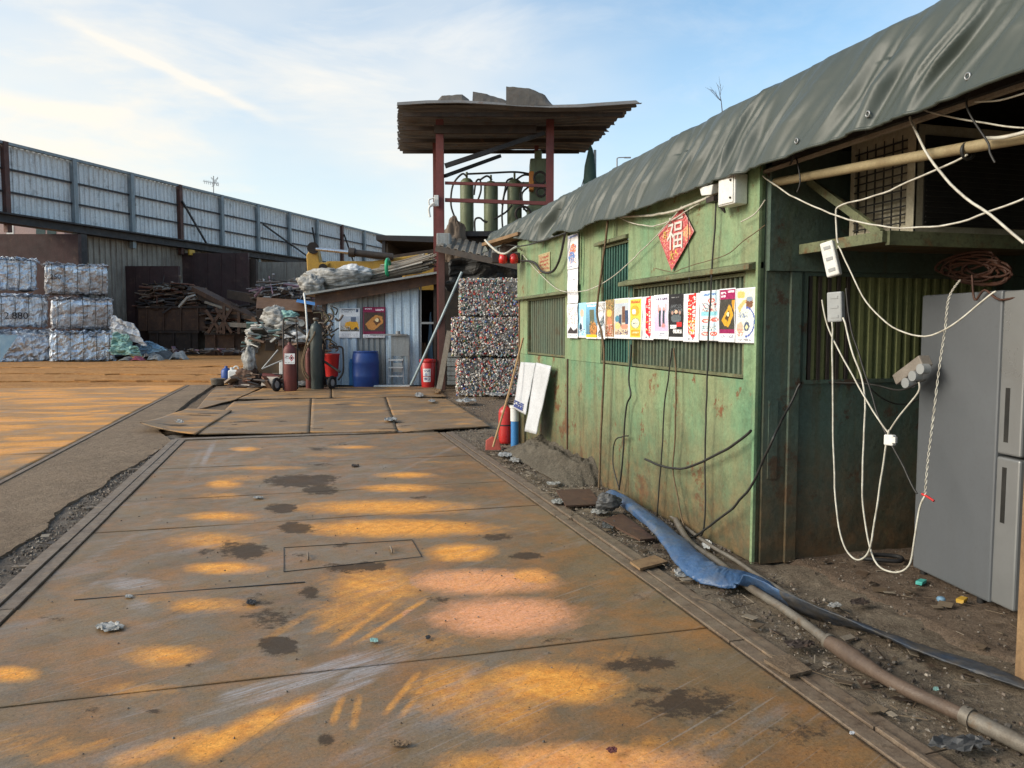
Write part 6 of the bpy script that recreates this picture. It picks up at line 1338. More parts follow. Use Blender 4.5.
# on the shack roof
def bundle(name, x0, y0, x1, y1, D, n, rad, m, lab, cat, seed, r=(.012, .03)):
    g = random.Random(seed); b = MB(); p, q = at(x0, y0, D), at(x1, y1, D)
    for k in range(n):
        a_, rr = g.uniform(0, 6.28), rad * math.sqrt(g.random()); o = Z * (rr * math.sin(a_)) + F0 * (rr * math.cos(a_) * 1.4)
        s0, s1 = g.uniform(-.06, .14), g.uniform(.86, 1.06); b.tube([p.lerp(q, s0) + o * 1.2, p.lerp(q, .5) + o * .8 + V((0, 0, .03 * g.uniform(-1, 1))), p.lerp(q, s1) + o * 1.15], g.uniform(*r), 5, cl=g.choice([(.30, .26, .21), (.20, .165, .13), (.38, .34, .29), (.14, .115, .09), (.46, .43, .38), (.26, .21, .16)]))
    return tag(b.build(name, m), lab, cat)
bundle('stick_bundle', 352, 282, 432, 262, 21.6, 130, .19, mVcol, 'long bundle of thin weathered rods tied on the shack roof', 'bundle', 4)
bundle('stick_bundle', 382, 269, 424, 258, 21.9, 50, .10, mVcol, 'smaller bundle of rods lying on top of the long bundle', 'bundle', 8)
c = at(388, 267.5, 21.5); b = MB(); b.tube([c + (Z * .22 * math.cos(t_) + F0 * .3 * math.sin(t_)) for t_ in np.linspace(0, 6.28, 15)], .05, 6); tag(b.build('strap', mGreenTape), 'green strap tied round the rod bundle', 'strap')
lump('plastic_sheet', 336, 279, 60, 20, 21.2, mSack, 'pale plastic sheeting bunched at the left end of the shack roof', 'plastic sheet', 2.2, 34, .3)
lump('plastic_sheet', 352, 274, 34, 16, 21.4, mWhiteP, 'whiter plastic wrap round the left end of the rods', 'plastic sheet', 6.1, 28, .3)
lump('plastic_sheet', 312, 285, 22, 16, 20.7, mSack, 'ragged plastic end hanging over the left corner of the shack roof', 'plastic sheet', 9.1, 26, .4)

# ------------------------------------------------------------------ excavator behind the shack
DE = 27.0
ex_ = thing('excavator', 'dusty yellow excavator arm reaching out behind the shack', 'excavator', zc(at(400, 370, DE)))
def pp(pts, D=DE): return [at(x, y, D) for x, y in pts]
b = MB(); b.prism(pp([(306, 255), (312, 246), (317, 249), (320, 262), (330, 263), (326, 270), (318, 278), (309, 282), (307, 272)]), F0 * .45); b.build('arm_end', mYellow, ex_, bevel=.04)
b = MB(); b.prism(pp([(318, 268), (327, 261), (372, 261), (428, 253), (434, 262), (436, 275), (380, 272), (325, 275)], DE + .05), F0 * .4); b.build('boom', mYellow, ex_, bevel=.04)
b = MB(); b.cyl(at(316, 249, DE - .05), at(352, 252.5, DE - .05), .06, n=12); b.build('piston_rod', mChrome, ex_)
b = MB(); b.cyl(at(350, 252.3, DE - .05), at(393, 257, DE - .05), .12, n=14); b.cyl(at(349, 252.2, DE - .05), at(355, 252.8, DE - .05), .16, n=14); b.build('cylinder', mDarkMetal, ex_)
b = MB(); b.cyl(at(313, 248, DE - .1), at(313, 248, DE + .5), .2, n=14); b.cyl(at(323, 268, DE - .1), at(323, 268, DE + .5), .15, n=12); b.build('pin', mDarkMetal, ex_)
b = MB(); pbox(b, 402, 262, 452, 345, DE + 1.2, 2.2); b.build('body', mYellow, ex_, bevel=.1)
for x in (398, 440):
    b = MB(); pbox(b, x - 10, 345, x + 14, 368, DE + 1, 3.2, ground=True); b.build('track', mBlack, ex_, bevel=.15)

# dark open shed behind
ds = thing('open_shed', 'dark flat roofed open shed behind the shack and posts', 'shed', zc(at(415, 370, 31)))
b = MB(); quadbox(b, at(376, 240, 30.5), at(450, 243, 30.5), at(450, 236.5, 30.5), at(376, 235, 30.5), 8); b.build('roof', mBeam, ds)
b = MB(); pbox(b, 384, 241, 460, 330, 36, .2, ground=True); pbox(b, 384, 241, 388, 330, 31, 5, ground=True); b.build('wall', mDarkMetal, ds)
for x in (382, 446): b = MB(); pbox(b, x, 240, x + 3, 330, 30.6, .2, ground=True); b.build('post', mBeam, ds)
b = MB(); b.bar(at(384, 258, 30), at(440, 250, 30), .05, .12); b.build('rail', mRustDk, ds)

# ------------------------------------------------------------------ tall canopy on maroon posts
cp = thing('canopy', 'tall rusty corrugated canopy on maroon posts above the machinery', 'canopy', zc(at(495, 380, 20.5)))
DN, DF = 18.8, 23.6
zr = at(500, 105, DN).z
def cz(x, y, D): p = at(x, y, D); p.z = zr; return p
n0, n1, f1, f0 = cz(398, 105, DN), cz(640, 114, DN), cz(584, 158, DF), cz(399, 150, DF)
b = MB(); NR = 15; rg2 = random.Random(2); jag = [rg2.uniform(-.05, .05) for _ in range(NR * 4 + 1)]; jag2 = [rg2.uniform(-.05, .05) for _ in range(NR * 4 + 1)]
vs = []; prof4 = [0, 0, 1, 1]
rows = NR * 4
for j in range(rows + 1):
    v = j / rows; h = prof4[j % 4] * .10; L, Rr = n0.lerp(f0, v), n1.lerp(f1, v); ax = (Rr - L).normalized(); L = L + ax * jag2[j]; Rr = Rr + ax * jag[j] * (1 + .6 * (v > .5))
    for i in range(9):
        p = L.lerp(Rr, i / 8); vs.append(p + V((0, 0, h + .06 * math.sin(i * .9 + v * 3))))
b.add(vs, [(j * 9 + i, j * 9 + i + 1, (j + 1) * 9 + i + 1, (j + 1) * 9 + i) for j in range(rows) for i in range(8)])
b.build('roof_sheet', mCanopy, cp, solid=.01)
for v in (.08, .35, .62, .9):
    b = MB(); p, q = n0.lerp(f0, v), n1.lerp(f1, v); b.bar(p.lerp(q, .02) - V((0, 0, .12)), p.lerp(q, .95) - V((0, 0, .12)), .06, .10); b.build('purlin', mRustDk, cp)
for k, (x0, x1, hts) in enumerate(((400, 431, ((0, .10), (.3, .16), (.55, .03), (.8, .10), (1, .05))), (431, 471, ((0, .05), (.22, .30), (.75, .34), (.92, .22), (1, .05))), (472, 508, ((0, .40), (.3, .36), (.8, .24), (1, .18))), (506, 553, ((0, .52), (.5, .48), (.82, .34), (1, .10))))):
    p, q = cz(x0, 104, DN), cz(x1, 107, DN); p += F0 * .12; q += F0 * .14; b = MB(); gg = random.Random(k)
    def hat(u):
        for (a0, h0_), (a1, h1_) in zip(hts, hts[1:]):
            if a0 <= u <= a1: return h0_ + (h1_ - h0_) * (u - a0) / (a1 - a0)
        return hts[-1][1]
    b.corr(p + V((0, 0, .02)), q - p, F0 * .30 + V((0, 0, 1e-3)), .17, .05, 0, 5, lambda P, u, v: V((P.x, P.y, p.z + .03 + hat(u) * v * (1.15 - .15 * v) + .015 * nz((u * 9, v * 3, k), 1))))
    b.build('torn_sheet', mCanopyTop, cp, solid=.012)
DP = 20.0
def post(x0, x1, ytop, D, m=mPostMaroon, name='post'):
    b = MB(); a = zc(at((x0 + x1) / 2, 385, D)); w_ = (x1 - x0) * D / FPX; ht = min(at(440, ytop, D).z, zr - .02)
    b.box(a + V((0, 0, ht / 2)), (w_, .06, ht), RZ); b.box(a + V((0, 0, ht / 2)) + F0 * .12, (w_, .012, ht), RZ); b.box(a + V((0, 0, ht / 2)) + F0 * .06, (.02, .12, ht), RZ); return b.build(name, m, cp)
post(437.5, 445, 100, DP); post(434.5, 437.5, 100, 22.4); post(545.5, 553, 100, DP); post(534, 538, 100, 22.8)
for p, q, w_ in (((445, 166), (545, 133), .11), ((445, 176), (500, 156), .09), ((445, 183), (548, 186), .07), ((445, 200), (548, 203.5), .09)):
    D0 = DP + .05; b = MB(); b.bar(at(*p, D0), at(*q, D0 + (1.5 if w_ == .09 and p[1] == 176 else 0)), w_, w_); b.build('brace', mBeam if p[1] < 180 else mPostMaroon, cp)
b = MB(); b.bar(n0.lerp(f0, .24) - V((0, 0, .28)) + (n1 - n0).normalized() * .9, n1.lerp(f1, .24) - V((0, 0, .28)) - (n1 - n0).normalized() * 2.2, .1, .2); b.build('main_beam', mRustDk, cp)
# machinery under it
mc = thing('baling_press', 'dark baling press with hydraulic gear under the tall canopy', 'machine', zc(at(500, 380, 21.5)))
b = MB(); pbox(b, 446, 236, 575, 380, 21.2, 2.6, ground=True); b.build('body', mRustDk, mc, bevel=.05)
b = MB(); pbox(b, 444, 231, 560, 236, 20.9, 3); b.build('platform', mBeam, mc)
tank = 'pressure tank'
for x, w_, y0, y1, D in ((467, 12, 178, 232, 21.6), (491, 12.5, 181, 232, 21.5), (514.5, 13, 179, 231, 21.6)):
    c = at(x, y1, D); h = at(x, y0, D).z - c.z; r_ = 1.12 * w_ / 2 * D / FPX; b = MB(); b.lathe(c, [(r_ * .95, 0), (r_, .03), (r_, h - .16), (r_ * .9, h - .08), (r_ * .55, h - .02), (r_ * .2, h), (.03, h + .01), (.03, h + .16)], 18)
    b.build('tank', mOliveTank, mc)
b = MB(); pbox(b, 530, 158, 549, 232, 21.4, 1); pbox(b, 527, 205, 552, 222, 21.2, .8); pbox(b, 535, 150, 542, 160, 21.5, .4); b.build('motor_housing', mOliveTank, mc, bevel=.04)
b = MB(); pbox(b, 529, 171, 534, 190, 21.1, .3); b.build('gauge_box', mOrange, mc, bevel=.02)
b = MB(); 
for x, y, r_ in ((540, 178, .16), (523, 214, .2), (541, 192, .12)): c = at(x, y, 21.1); b.tube([c + (Rv * math.cos(t_) + Z * math.sin(t_)) * r_ for t_ in np.linspace(0, 6.28, 17)], .035, 6)
b.build('flange', mDarkMetal, mc)
hs = [[(467, 177), (462, 174), (453, 185), (451, 205), (456, 220)], [(467, 174), (490, 173), (515, 172), (530, 174)], [(480, 180), (487, 176), (492, 180)], [(478, 200), (481, 190), (480, 180), (476, 182), (474, 195)], [(502, 205), (505, 190), (507, 181), (513, 178)], [(503, 232), (502, 215), (504, 196), (508, 186)], [(524, 182), (520, 195), (522, 205), (527, 212)], [(475, 232), (475, 220), (480, 218), (486, 222), (496, 218), (506, 212), (512, 205)], [(530, 186), (522, 194), (524, 210)], [(516, 180), (524, 175), (534, 176)]]
for k, h_ in enumerate(hs): b = MB(); b.tube(spline([at(x, y, 21.2 + .05 * (k % 4)) for x, y in h_], 5), .028, 6); b.build('hose', mCableB, mc)
b = MB(); b.bar(at(446, 183, 22.2), at(548, 183, 22.2), .05, .05); b.build('pipe', mOliveTank, mc)
# router box on the post
t = thing('wifi_box', 'white antenna box with loops of cable on the left canopy post', 'box', at(433, 205, 19.9))
b = MB(); pbox(b, 434, 195, 438.5, 206, 19.85, .1); b.build('housing', mPlasW, t, bevel=.01); b = MB(); b.tube(spline([at(434, 198, 19.8), at(429, 200, 19.8), at(430, 206, 19.8), at(434, 205, 19.8)], 4), .02, 6); b.tube(spline([at(434, 203, 19.8), at(429, 208, 19.8), at(430, 217, 19.8)], 4), .03, 6); b.build('bracket', mPlasW, t)
# tarpaulins, low awning by the post
lump('tarpaulin', 455, 245, 22, 46, 20.7, mTanTarp, 'tan brown tarpaulin hanging by the left canopy post', 'tarpaulin', 5.5, 26, .28)
flat_cloth('tarpaulin', [(447, 290), (527, 290), (527, 255), (452, 262)], 20.5, mDkTarp, 'dark grey tarpaulin hung behind the top can bale', 'tarpaulin', 9, .08, 24, .25)
aw = thing('awning', 'low dark corrugated awning above the can bales', 'awning', zc(at(485, 385, 19.5)))
a, b_, c, d = at(436, 246, 19.0), at(527, 266, 18.2), at(524, 250, 20.6), at(442, 236, 20.8); b = MB()
b.corr(a, b_ - a, d - a, .2, .04, 0, 2); b.build('roof', mFenceLow, aw, solid=.015)
b = MB(); b.bar(a - V((0, 0, .06)), b_ - V((0, 0, .06)), .06, .14); b.build('edge_beam', mDarkMetal, aw)
b = MB(); p = zc(at(442.5, 386, 19.2)); b.box(p + V((0, 0, (a.z - .1) / 2)), (.15, .15, a.z - .1), RZ); b.build('post', mPostRed, aw)
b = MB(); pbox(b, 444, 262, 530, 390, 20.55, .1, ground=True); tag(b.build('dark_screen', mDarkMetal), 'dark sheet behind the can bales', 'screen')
b = MB(); pbox(b, 436.5, 233, 450, 246, 19.3, .5); tag(b.build('box', mShackG, bevel=.02), 'grey box on the beam beside the left canopy post', 'box')

# ------------------------------------------------------------------ bales of cans
palc = [(.60, .56, .51)] * 6 + [(.74, .70, .64)] * 3 + [(.50, .09, .07)] * 3 + [(.40, .34, .28)] * 5 + [(.24, .20, .17)] * 4 + [(.06, .10, .30), (.05, .16, .09), (.08, .07, .07), (.10, .09, .09), (.40, .27, .08), (.30, .29, .28), (.22, .21, .20), (.10, .20, .26), (.14, .12, .11), (.36, .34, .32)]
for k, (x0, y0, x1, y1, lab) in enumerate(((460, 279, 541, 315.5, 'topmost bale of crushed drink cans'), (452.5, 318, 542, 356.3, 'middle bale of crushed drink cans, sticking out to the left'), (457, 359, 541, 396, 'bottom bale of crushed drink cans on the ground'))):
    D = 17.6 + (.12 if k == 0 else 0); g = random.Random(k + 30); b = MB()
    ex, ey, ez, a, d, cen, dp = crumple_box(b, x0, y0, x1, y1, D, 1.1, .09, .055, k * 7.)
    b.c = [g.choice([(.10, .09, .085), (.16, .15, .14), (.05, .05, .05), (.22, .20, .18)]) for _ in b.f]
    for f0, u_, v_, n_, cnt in ((a, ex, ez, -F0, 2300), (a, ey, ez, -ex.normalized(), 900), (d, ex, ey, Z, 600), (a + ex, ey, ez, ex.normalized(), 100)):
        for q in range(cnt):
            p = f0 + u_ * g.uniform(.005, .995) + v_ * g.uniform(.01, .99) + n_ * g.uniform(-.015, .02)
            M = Matrix.Rotation(g.uniform(0, 6.3), 3, 'X') @ Matrix.Rotation(g.uniform(0, 6.3), 3, 'Y') @ Matrix.Rotation(g.uniform(0, 6.3), 3, 'Z')
            b.box(p, (g.uniform(.03, .06), g.uniform(.02, .042), g.uniform(.01, .03)), M, 0, tuple(min(.9, t_ * 1.2) for t_ in g.choice(palc)))
    tag(b.build('can_bale', mCan), lab, 'bale', 'bales of crushed drink cans')

# ------------------------------------------------------------------ skyline bits
t = thing('street_lamp', 'distant single arm street lamp beyond the shed roof', 'street lamp', zc(at(618, 329, 90)))
b = MB(); b.cyl(zc(at(617, 329, 90)), at(617, 158.5, 90), .14, .08, 8); b.build('pole', mLampGrey, t); b = MB(); b.tube(spline([at(617, 158.5, 90), at(619, 157.6, 90), at(626, 157.4, 90)], 4), .06, 6); b.build('arm', mLampGrey, t); b = MB(); b.box(at(627.5, 157.6, 90), (.75, .25, .12), RZ); b.build('lamp_head', mLampGrey, t)
t = thing('aerial', 'thin television aerial standing above the hoarding', 'aerial', zc(at(213, 329, 62)))
b = MB(); b.cyl(zc(at(213.5, 329, 62)), at(213.5, 176, 62), .05, .035, 6); b.build('mast', mLampGrey, t)
b = MB(); b.bar(at(203, 181, 62), at(219, 184, 62), .04, .04)
for x in range(204, 220, 2): b.bar(at(x, 179.5 + (x - 203) * .18, 62), at(x + .5, 183.5 + (x - 203) * .18, 62), .03, .03)
for y0, y1 in ((178, 187), (177, 184)): b.bar(at(211, y0, 62), at(218, y1 - 1, 62), .03, .03); b.bar(at(218, y0, 62), at(212, y1, 62), .03, .03)
b.build('antenna', mLampGrey, t)
tw = thing('bare_sapling', 'leafless twig growing out of the shed roof behind the tarpaulin', 'twig', at(722, 128, 5.6))
def twig(p, d, L, r, n, g, b):
    pts = [p]
    for i in range(5): d = (d + V((g.uniform(-.18, .18), g.uniform(-.18, .18), g.uniform(-.05, .12)))).normalized(); pts.append(pts[-1] + d * L / 5)
    b.tube(pts, [r * (1 - .13 * i) for i in range(6)], 5)
    if n: 
        for k in range(3): twig(pts[g.choice([1, 2, 3, 4])], (d + V((g.uniform(-.9, .9), g.uniform(-.9, .9), g.uniform(-.1, .5)))).normalized(), L * .6, r * .6, n - 1, g, b)
g = random.Random(12); base = at(722, 128, 5.6); b = MB(); base.z = 3.02; twig(base, V((-.12, -.05, 1)), .19, .0035, 2, g, b); b.build('stem', mTwig, tw)
t = thing('covered_pole', 'pole wrapped in dark green cloth standing behind the shed roof', 'pole', zc(at(591, 329, 20)))
b = MB(); b.cyl(zc(at(595, 329, 20)), at(595, 150, 20), .035, n=8); b.build('pole', mLampGrey, t)
b = MB(); b.lathe(at(590, 214, 20), [(.20, 0), (.24, .3), (.2, .7), (.14, 1.2), (.06, 1.6), (.02, 1.7)], 12); b.v = [p + V((.06 * nz(p, 2.2), .06 * nz(p, 2.2, 4), 0)) for p in b.v]; b.build('cloth', mDkGreen, t)
for x0, y0, x1, y1 in ((592, 160, 580, 200), (585, 175, 578, 198)): b = MB(); b.tube([at(x0, y0, 20), at(x1, y1, 20)], .012, 5); b.build('guy_rope', mCableB, t)

# ================================================================== FOOT OF THE SHED
# cement mound
mnd = MB(); g0 = V((2.62, 8.3, 0))
def mfn(u, v):
    y = 6.9 + 2.65 * u; x = 2.42 + .42 * v
    e = min(1, u * 9) ** .6 * min(1, (1 - u) * 4) ** .8
    h = (.24 * v ** .8 + .03) * e * (1 + .3 * nz((u * 5, v * 3, 1), 1) + .14 * nz((u * 17, v * 6, 1), 1) + .08 * nz((u * 50, v * 14, 4), 1))
    return V((x + .09 * nz((u * 4, 0, 2), 1) * (1 - v), y + (.06 * nz((0, v * 5, 3), 1)), -.02 + max(0, h)))
mnd.grid(mfn, 170, 50); tag(mnd.build('cement_mound', mMound), 'low grey cement mound sloping against the foot of the green shed', 'mound')
# extinguisher
c = G(506, 444); c.z = .01; t = thing('fire_extinguisher', 'red fire extinguisher standing at the far corner of the shed', 'fire extinguisher', c)
b = MB(); b.lathe(c, [(.075, 0), (.095, .012), (.098, .04), (.098, .40), (.09, .44), (.06, .475), (.035, .485), (.03, .50)], 22); b.build('body', mRedEx, t)
b = MB(); b.lathe(c + V((0, 0, .235)), [(.099, 0), (.0995, .002), (.0995, .016), (.099, .018)], 22); b.build('band', mBlack, t)
b = MB(); b.cyl(c + V((0, 0, .49)), c + V((0, 0, .53)), .022, n=10); b.bar(c + V((-.02, 0, .53)), c + V((.09, -.03, .55)), .025, .012); b.bar(c + V((-.02, 0, .535)), c + V((.085, -.03, .58)), .025, .01); b.build('valve', mDarkMetal, t)
b = MB(); b.tube(spline([c + V((.03, 0, .52)), c + V((.10, 0, .50)), c + V((.125, 0, .4)), c + V((.118, -.01, .2)), c + V((.115, -.02, .1))], 6), .011, 7); b.build('hose', mBlack, t)
t = thing('long_dustpan', 'red dustpan on a long wooden handle leaning at the shed corner', 'dustpan', G(493, 449))
pb = G(493, 447, .08); pt = PX(523, 338, 2.72)
b = MB(); b.tube([pb, pb.lerp(pt, .5) + V((.01, 0, -.01)), pt], .013, 8); b.build('handle', mStick, t)
b = MB(); q = G(493, 450, .0); b.prism([q + V((-.10, -.03, .005)), q + V((.09, -.05, .005)), q + V((.085, .02, .115)), q + V((.0, .04, .165)), q + V((-.085, .03, .115))], V((.01, .05, .0))); b.v = [p + V((.008 * nz(p, 20), .008 * nz(p, 20, 2), .008 * nz(p, 20, 5))) for p in b.v]; b.build('pan', mat('worn red plastic', (.46, .09, .06), (.36, .07, .05), 8, .55, 0, .2), t, bevel=.006)
c = PX(518, 436, 2.66); c.z = 0; t = thing('pipe_stub', 'upright pipe with a white upper half and blue lower half at the shed corner', 'pipe', c)
b = MB(); b.cyl(c + V((0, .15, 0)), c + V((0, .15, .33)), .05, n=14); b.build('lower_pipe', mBluePl, t); b = MB(); b.cyl(c + V((0, .15, .33)), c + V((0, .15, .52)), .056, n=14); b.cyl(c + V((0, .15, .50)), c + V((0, .15, .53)), .066, n=14); b.build('upper_pipe', mPlasW, t)
# leaning papered boards
def leaning(name, pts, X, lab, txt):
    P = [PX(x, y, X) for x, y in pts]; t = thing(name, lab, 'board', P[0]); b = MB()
    P[2].x -= .0; up = [p for p in P]; up[0] = up[0] + V((-.10, 0, 0)); up[1] = up[1] + V((-.10, 0, 0))
    b.grid(lambda u, v: up[3].lerp(up[2], u).lerp(up[0].lerp(up[1], u), v) + V((-.012 * nz((u * 3, v * 3, X), 1) - .004, 0, 0)), 12, 20)
    b.build('sheet', mWhiteP, t, solid=.01)
    if txt:
        for r_ in range(4):
            b = MB()
            for k in range(9):
                if random.random() < .85:
                    o = up[3].lerp(up[2], .1 + .08 * k).lerp(up[0].lerp(up[1], .1 + .08 * k), .93 - .035 * r_ + .0); b.box(o + V((-.02, 0, 0)), (.004, .028, .018 if r_ else .03))
            b.build('printed_line', mat('blue print', (.06, .09, .30), None, 5, .6, 0, 0), t)
leaning('paper_board', [(521.5, 408), (534, 414.5), (536.5, 363), (521.5, 362)], 2.735, 'white papered board with blue print near its foot, leaning on the shed', True)
leaning('paper_board', [(533.5, 431), (545, 434), (552, 366), (537, 362.5)], 2.725, 'longer plain white papered board leaning beside the printed one', False)
# ground plates by the shed
for k, (q, lab, m) in enumerate((([(556, 490), (566, 506), (602, 503), (590, 488)], 'square brown plate on the dirt at the end of the cement mound', mRustBr), ([(602, 520), (640, 540), (655, 537), (622, 512)], 'brown plate half under the blue hose', mRustBr), ([(764, 660), (790, 676), (812, 668), (790, 652)], 'flat grey stone flake beside the steel pipe', mConc), ([(630, 562), (640, 569), (668, 560), (655, 554)], 'short brown plank in the dirt before the blue hose', mWoodBr))):
    P = [G(x, y, .03) for x, y in q]; b = MB(); n = 4; b.prism([V((p.x, p.y, .022 + (.012 if i < 2 else 0))) for i, p in enumerate(P)], (0, 0, -.014)); tag(b.build('ground_plate', m), lab, 'plate')
# steel pipe along the shed
t = thing('ground_pipe', 'scuffed grey steel pipe on the ground with a brown wrapped section', 'pipe', G(800, 610, .03))
pl = [G(x, y, .045) for x, y in ((676, 520), (690, 543), (715, 560), (745, 584), (790, 613), (832, 644))]
b = MB(); b.tube(spline(pl, 4), .023, 12); b.build('pipe', mSteelPipe, t)
pw = [G(x, y, .05) for x, y in ((828, 642), (845, 652), (870, 668), (900, 686), (935, 702), (970, 718))]
b = MB(); sp = spline(pw, 8); b.tube([p + V((.004 * nz(p, 9), 0, .004 * nz(p, 9, 3))) for p in sp], [.029 + .012 * math.exp(-((i - 10) / 7) ** 2) + .004 * nz(p, 16) for i, p in enumerate(sp)], 12); b.build('wrap', mWrap, t)
for px, py in ((829, 642), (966, 716), (970, 718)): 
    c = G(px, py, .05); d = (pw[-1] - pw[-2]).normalized() if px > 900 else (pw[1] - pw[0]).normalized(); b = MB(); b.cyl(c - d * .010, c + d * .010, .038, n=14); b.build('clamp', mSteelPipe, t)
pe = [G(968, 717, .05), G(1000, 733, .05), G(1060, 762, .05), G(1200, 830, .05)]; b = MB(); b.tube(spline(pe, 3), .031, 12); b.build('pipe', mSteelPipe, t)
b = MB(); b.tube(spline([G(x, y, .03) for x, y in ((668, 514), (705, 542), (735, 560), (760, 577), (800, 601))], 4), .014, 8); tag(b.build('thin_pipe', mSteelPipe), 'thin pale pipe beside the thick pipe under the blue hose', 'pipe')
# blue lay-flat hose: rolled at the far end, flattened and twisted toward the viewer
ctl = [((612, 493), .05, .05, .9), ((628, 504), .055, .075, .9), ((650, 520), .06, .085, .75), ((672, 540), .06, .09, .6), ((690, 560), .065, .095, .55), ((705, 572), .06, .085, .5), ((722, 577), .06, .092, .35), ((745, 580), .06, .108, .22), ((762, 588), .06, .115, .12), ((790, 603), .05, .095, .03), ((830, 617), .05, .085, -.05), ((880, 633), .045, .08, -.1), ((940, 655), .04, .075, -.1), ((1000, 676), .035, .07, -.1), ((1060, 700), .03, .05, -.1)]
cs = spline([G(p[0][0], p[0][1], p[1]) for p in ctl], 16); b = MB(); NS = len(cs); NH = 28; vs = []
for i, p in enumerate(cs):
    f = i / 16; k = min(int(f), len(ctl) - 2); t_ = f - k
    w_ = ctl[k][2] * (1 - t_) + ctl[k + 1][2] * t_; rd = ctl[k][3] * (1 - t_) + ctl[k + 1][3] * t_
    d = (cs[min(i + 1, NS - 1)] - cs[max(i - 1, 0)]).normalized(); a = d.cross(Z).normalized(); up = a.cross(d)
    tilt = .35 * math.sin(i * .055) + (.5 if rd < .15 else 0); a, up = a * math.cos(tilt) + up * math.sin(tilt), up * math.cos(tilt) - a * math.sin(tilt)
    hgt = max(.009, w_ * rd * .62)
    for m_ in range(NH):
        th = 2 * math.pi * m_ / NH; wr = .012 * nz((i * .11, m_ * .35, 3), 1) + .016 * (.4 - abs(nz((i * .42 + m_ * .12, m_ * .3, 8), 1))) + .006 * (.4 - abs(nz((i * 1.1, m_ * .5, 5), 1)))
        vs.append(V(p) + a * ((w_ + wr) * math.cos(th)) + up * ((hgt + wr * .7) * math.sin(th)))
b.add(vs, [(i * NH + m_, i * NH + (m_ + 1) % NH, (i + 1) * NH + (m_ + 1) % NH, (i + 1) * NH + m_) for i in range(NS - 1) for m_ in range(NH)], 0, None, True)
b.m = [1 if k // NH > 142 else 0 for k in range(len(b.f))]
tag(b.build('lay_flat_hose', [mHose, mHoseD]), 'dirty blue lay flat hose trailing along the foot of the green shed', 'hose')
lump('dark_rag', 609, 502, 22, 16, 6.2, mDkTarp, 'dark crumpled rag at the far end of the blue hose', 'rag', 3.3, 24, .4)

# ================================================================== LITTER AND GRIT
def in_dirt(g):
    while True:
        x, y = g.uniform(2.18, 2.78), g.uniform(.8, 12)
        if g.random() < .4 + .6 * abs(nz((x * 3, y * 1.4, 0), 1)) * 2: return x, y
g = random.Random(21); b = MB()
def pebble(mb, x, y, z, r, g, c):
    M = Matrix.Rotation(g.uniform(0, 6), 3, 'Z') @ Matrix.Rotation(g.uniform(-.5, .5), 3, 'X'); a_, e_, h_ = r * g.uniform(.7, 1.4), r * g.uniform(.6, 1.1), r * g.uniform(.4, .8)
    P = []
    for k in range(6): t_ = k * math.pi / 3 + g.uniform(-.3, .3); P.append(V((x, y, z)) + M @ V((a_ * math.cos(t_), e_ * math.sin(t_), -h_ * .3)))
    for k in range(4): t_ = k * math.pi / 2 + g.uniform(-.3, .3); P.append(V((x, y, z)) + M @ V((a_ * .6 * math.cos(t_), e_ * .6 * math.sin(t_), h_)))
    mb.add(P, [(0, 1, 6), (1, 2, 7, 6), (2, 3, 7), (3, 4, 8, 7), (4, 5, 9, 8), (5, 0, 6, 9), (6, 7, 8, 9)], 0, c)
pc = [(.17, .14, .11), (.11, .085, .065), (.22, .19, .155), (.07, .055, .045), (.19, .16, .13), (.14, .10, .07)]
for k in range(3400):
    x, y = in_dirt(g); pebble(b, x, y, .004 + .02 * max(0, x - 2.4), g.choice((.004, .005, .007, .009, .013)), g, g.choice(pc))
for k in range(900): pebble(b, g.uniform(2.95, 4.3), g.uniform(1.8, 4.25), .022, g.choice((.004, .005, .008)), g, g.choice(pc))
for k in range(1500):
    y = g.uniform(2.5, 11.2); pebble(b, -1.66 - abs(g.gauss(0, .16)), y, -.012, g.choice((.005, .007, .010, .014)), g, g.choice(pc))
for k in range(700): pebble(b, g.uniform(2.2, 5.0), g.uniform(11.5, 17.3), -.02, g.choice((.008, .012, .018)), g, g.choice(pc))
for k in range(330): pebble(b, g.uniform(-1.45, 1.95), g.uniform(2, 11), .004, g.choice((.003, .004, .006)), g, g.choice(pc))
tag(b.build('gravel', mVcol), 'loose grit and small stones strewn over the dirt strips', 'gravel', kind='stuff')
g = random.Random(33); b = MB()
for k in range(520):     # twigs, wood splinters and flakes caught along the edge bars and wall foot
    r_ = g.random()
    if r_ < .7: x, y, z = g.choice((2.2, 2.24, 2.3, 2.5, 2.7)) + g.gauss(0, .05), g.uniform(1.2, 9.5), .012 + .005
    elif r_ < .85: x, y, z = g.uniform(3.0, 3.9), g.uniform(2.4, 4.2), .03
    else: x, y, z = -1.7 + g.gauss(0, .06), g.uniform(2.5, 11), .0
    an = g.uniform(0, 6.3); l = g.uniform(.015, .08); d = V((math.cos(an), math.sin(an), g.uniform(-.08, .12))) * l
    c_ = g.choice([(.09, .06, .04), (.05, .035, .025), (.20, .15, .10), (.14, .10, .065), (.30, .25, .19)])
    if g.random() < .6: b.bar(V((x, y, z)) - d, V((x, y, z)) + d, g.uniform(.002, .006), .003, cl=c_)
    else: b.box((x, y, z), (l, l * g.uniform(.4, .9), .003), Matrix.Rotation(an, 3, 'Z') @ Matrix.Rotation(g.uniform(-.3, .3), 3, 'X'), 0, c_)
tag(b.build('debris', mVcol), 'splinters and flakes of rubbish caught beside the edge bars and the wall', 'debris', kind='stuff')
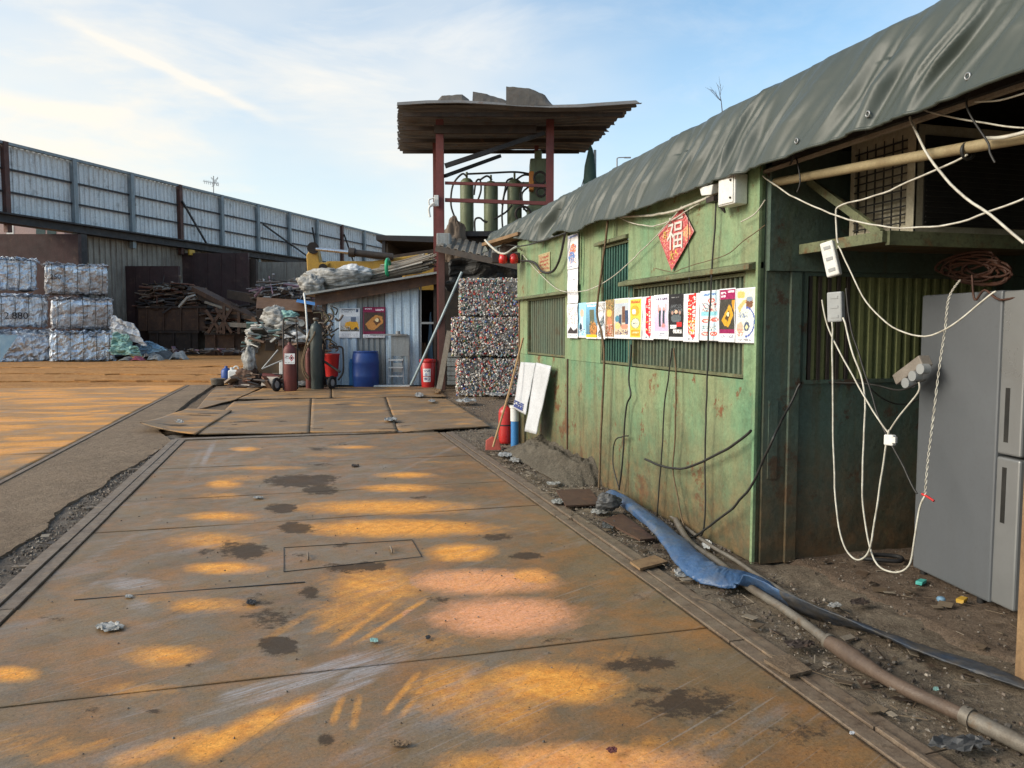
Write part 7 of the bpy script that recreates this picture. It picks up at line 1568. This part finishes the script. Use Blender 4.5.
def scrap_paper(px, py, wpx, hpx, m, lab, seed, z=.006, name='paper_scrap'):
    c = G(px, py, z); ax = G(px + wpx / 2, py, z) - c; by = G(px, py - hpx / 2, z) - c; n = 9; b = MB()
    def fn(u, v):
        a_, b2 = u * 2 - 1, v * 2 - 1; k = 1 - .35 * (a_ * a_ * b2 * b2) + .35 * nz((a_ * 2, b2 * 2, seed), 1)
        return c + ax * a_ * k + by * b2 * k + V((0, 0, .35 * ax.length * abs(nz((a_ * 3, b2 * 3, seed + 5), 1)) + .004))
    b.grid(fn, n, n, 0, False); tag(b.build(name, m, solid=.002), lab, 'litter', 'litter on the ground', 'thing')
for k, (x, y, w_, h_, m, lab) in enumerate(((110, 628, 28, 8, mSack, 'crumpled cream paper scrap on the weighbridge, bottom left'), (129, 597, 8, 3, mSack, 'tiny pale scrap above the crumpled paper on the weighbridge'), (251, 603, 10, 5, mBlack, 'small black scrap in the middle of the weighbridge'), (428, 638, 5, 4, mBlack, 'small black nut on the weighbridge near the pink patch'),
    (374, 641, 8, 4, mTeal, 'small pale green scrap near the scuffed streak'), (612, 751, 10, 6, mMaroonCyl, 'little rusty flake at the bottom of the weighbridge'), (400, 745, 22, 5, mCardb, 'thin brown scrap at the foot of the picture'), (355, 466, 8, 2, mRustDk, 'small dark scrap near the far oil stains'),
    (258, 498, 10, 2, mSack, 'pale scrap by the far left oval patch'), (340, 405, 0, 0, None, ''), (419, 395, 9, 4, mSack, 'crumpled white paper on the loose plates'), (432, 401, 7, 2.5, mSack, 'flat pale scrap right of the crumpled white paper'), (437, 391, 8, 4, mWoodBr, 'light brown scrap before the leaning plank'),
    (466, 401, 20, 3, mSack, 'flat pale plastic on the dirt before the can bales'), (497, 395, 18, 3, mSack, 'pale plastic strip at the foot of the can bales'), (178, 422, 12, 3, mSack, 'white scrap on the curled plate'), (390, 420, 14, 3, mSack, 'pale curled strip on the middle loose plates'),
    (558, 502, 13, 5, mSack, 'crumpled white paper by the square brown plate'), (553, 484, 14, 3, mSack, 'white scrap by the cement mound'), (515, 460, 10, 5, mSack, 'white crumpled bag below the dustpan'), (505, 455, 14, 4, mPlasG, 'grey crumpled bag below the dustpan'), (600, 512, 18, 5, mSack, 'pale rag beside the dark rag'),
    (609, 525, 14, 9, mDkTarp, 'dark rag below the pale rag'), (707, 545, 9, 9, mPlasW, 'round white plastic lump at the wall foot'), (683, 573, 17, 8, mSack, 'crumpled cream paper below the blue hose'), (894, 689, 9, 5, mWood, 'pale stone chip beside the wrapped pipe'), (936, 690, 6, 4, mTeal, 'tiny green scrap beside the wrapped pipe'), (852, 734, 5, 3, mWhiteP, 'tiny white chip on the right edge bar'),
    (960, 745, 60, 14, mDkTarp, 'flattened dirty plastic by the clamp of the steel pipe'), (800, 645, 30, 8, mRustDk, 'dark flake by the wrapped pipe'), (990, 590, 0, 0, None, ''), (860, 603, 20, 6, mRustDk, 'dark debris flake on the bay floor'), (835, 606, 14, 5, mSack, 'grey paper flake on the bay floor'))):
    if m: scrap_paper(x, y, w_, h_, m, lab, k * 1.9, .035 if x > 800 else (.02 if x > 440 and y > 440 and x < 1000 and x > 500 else (.05 if y < 430 else .006)))
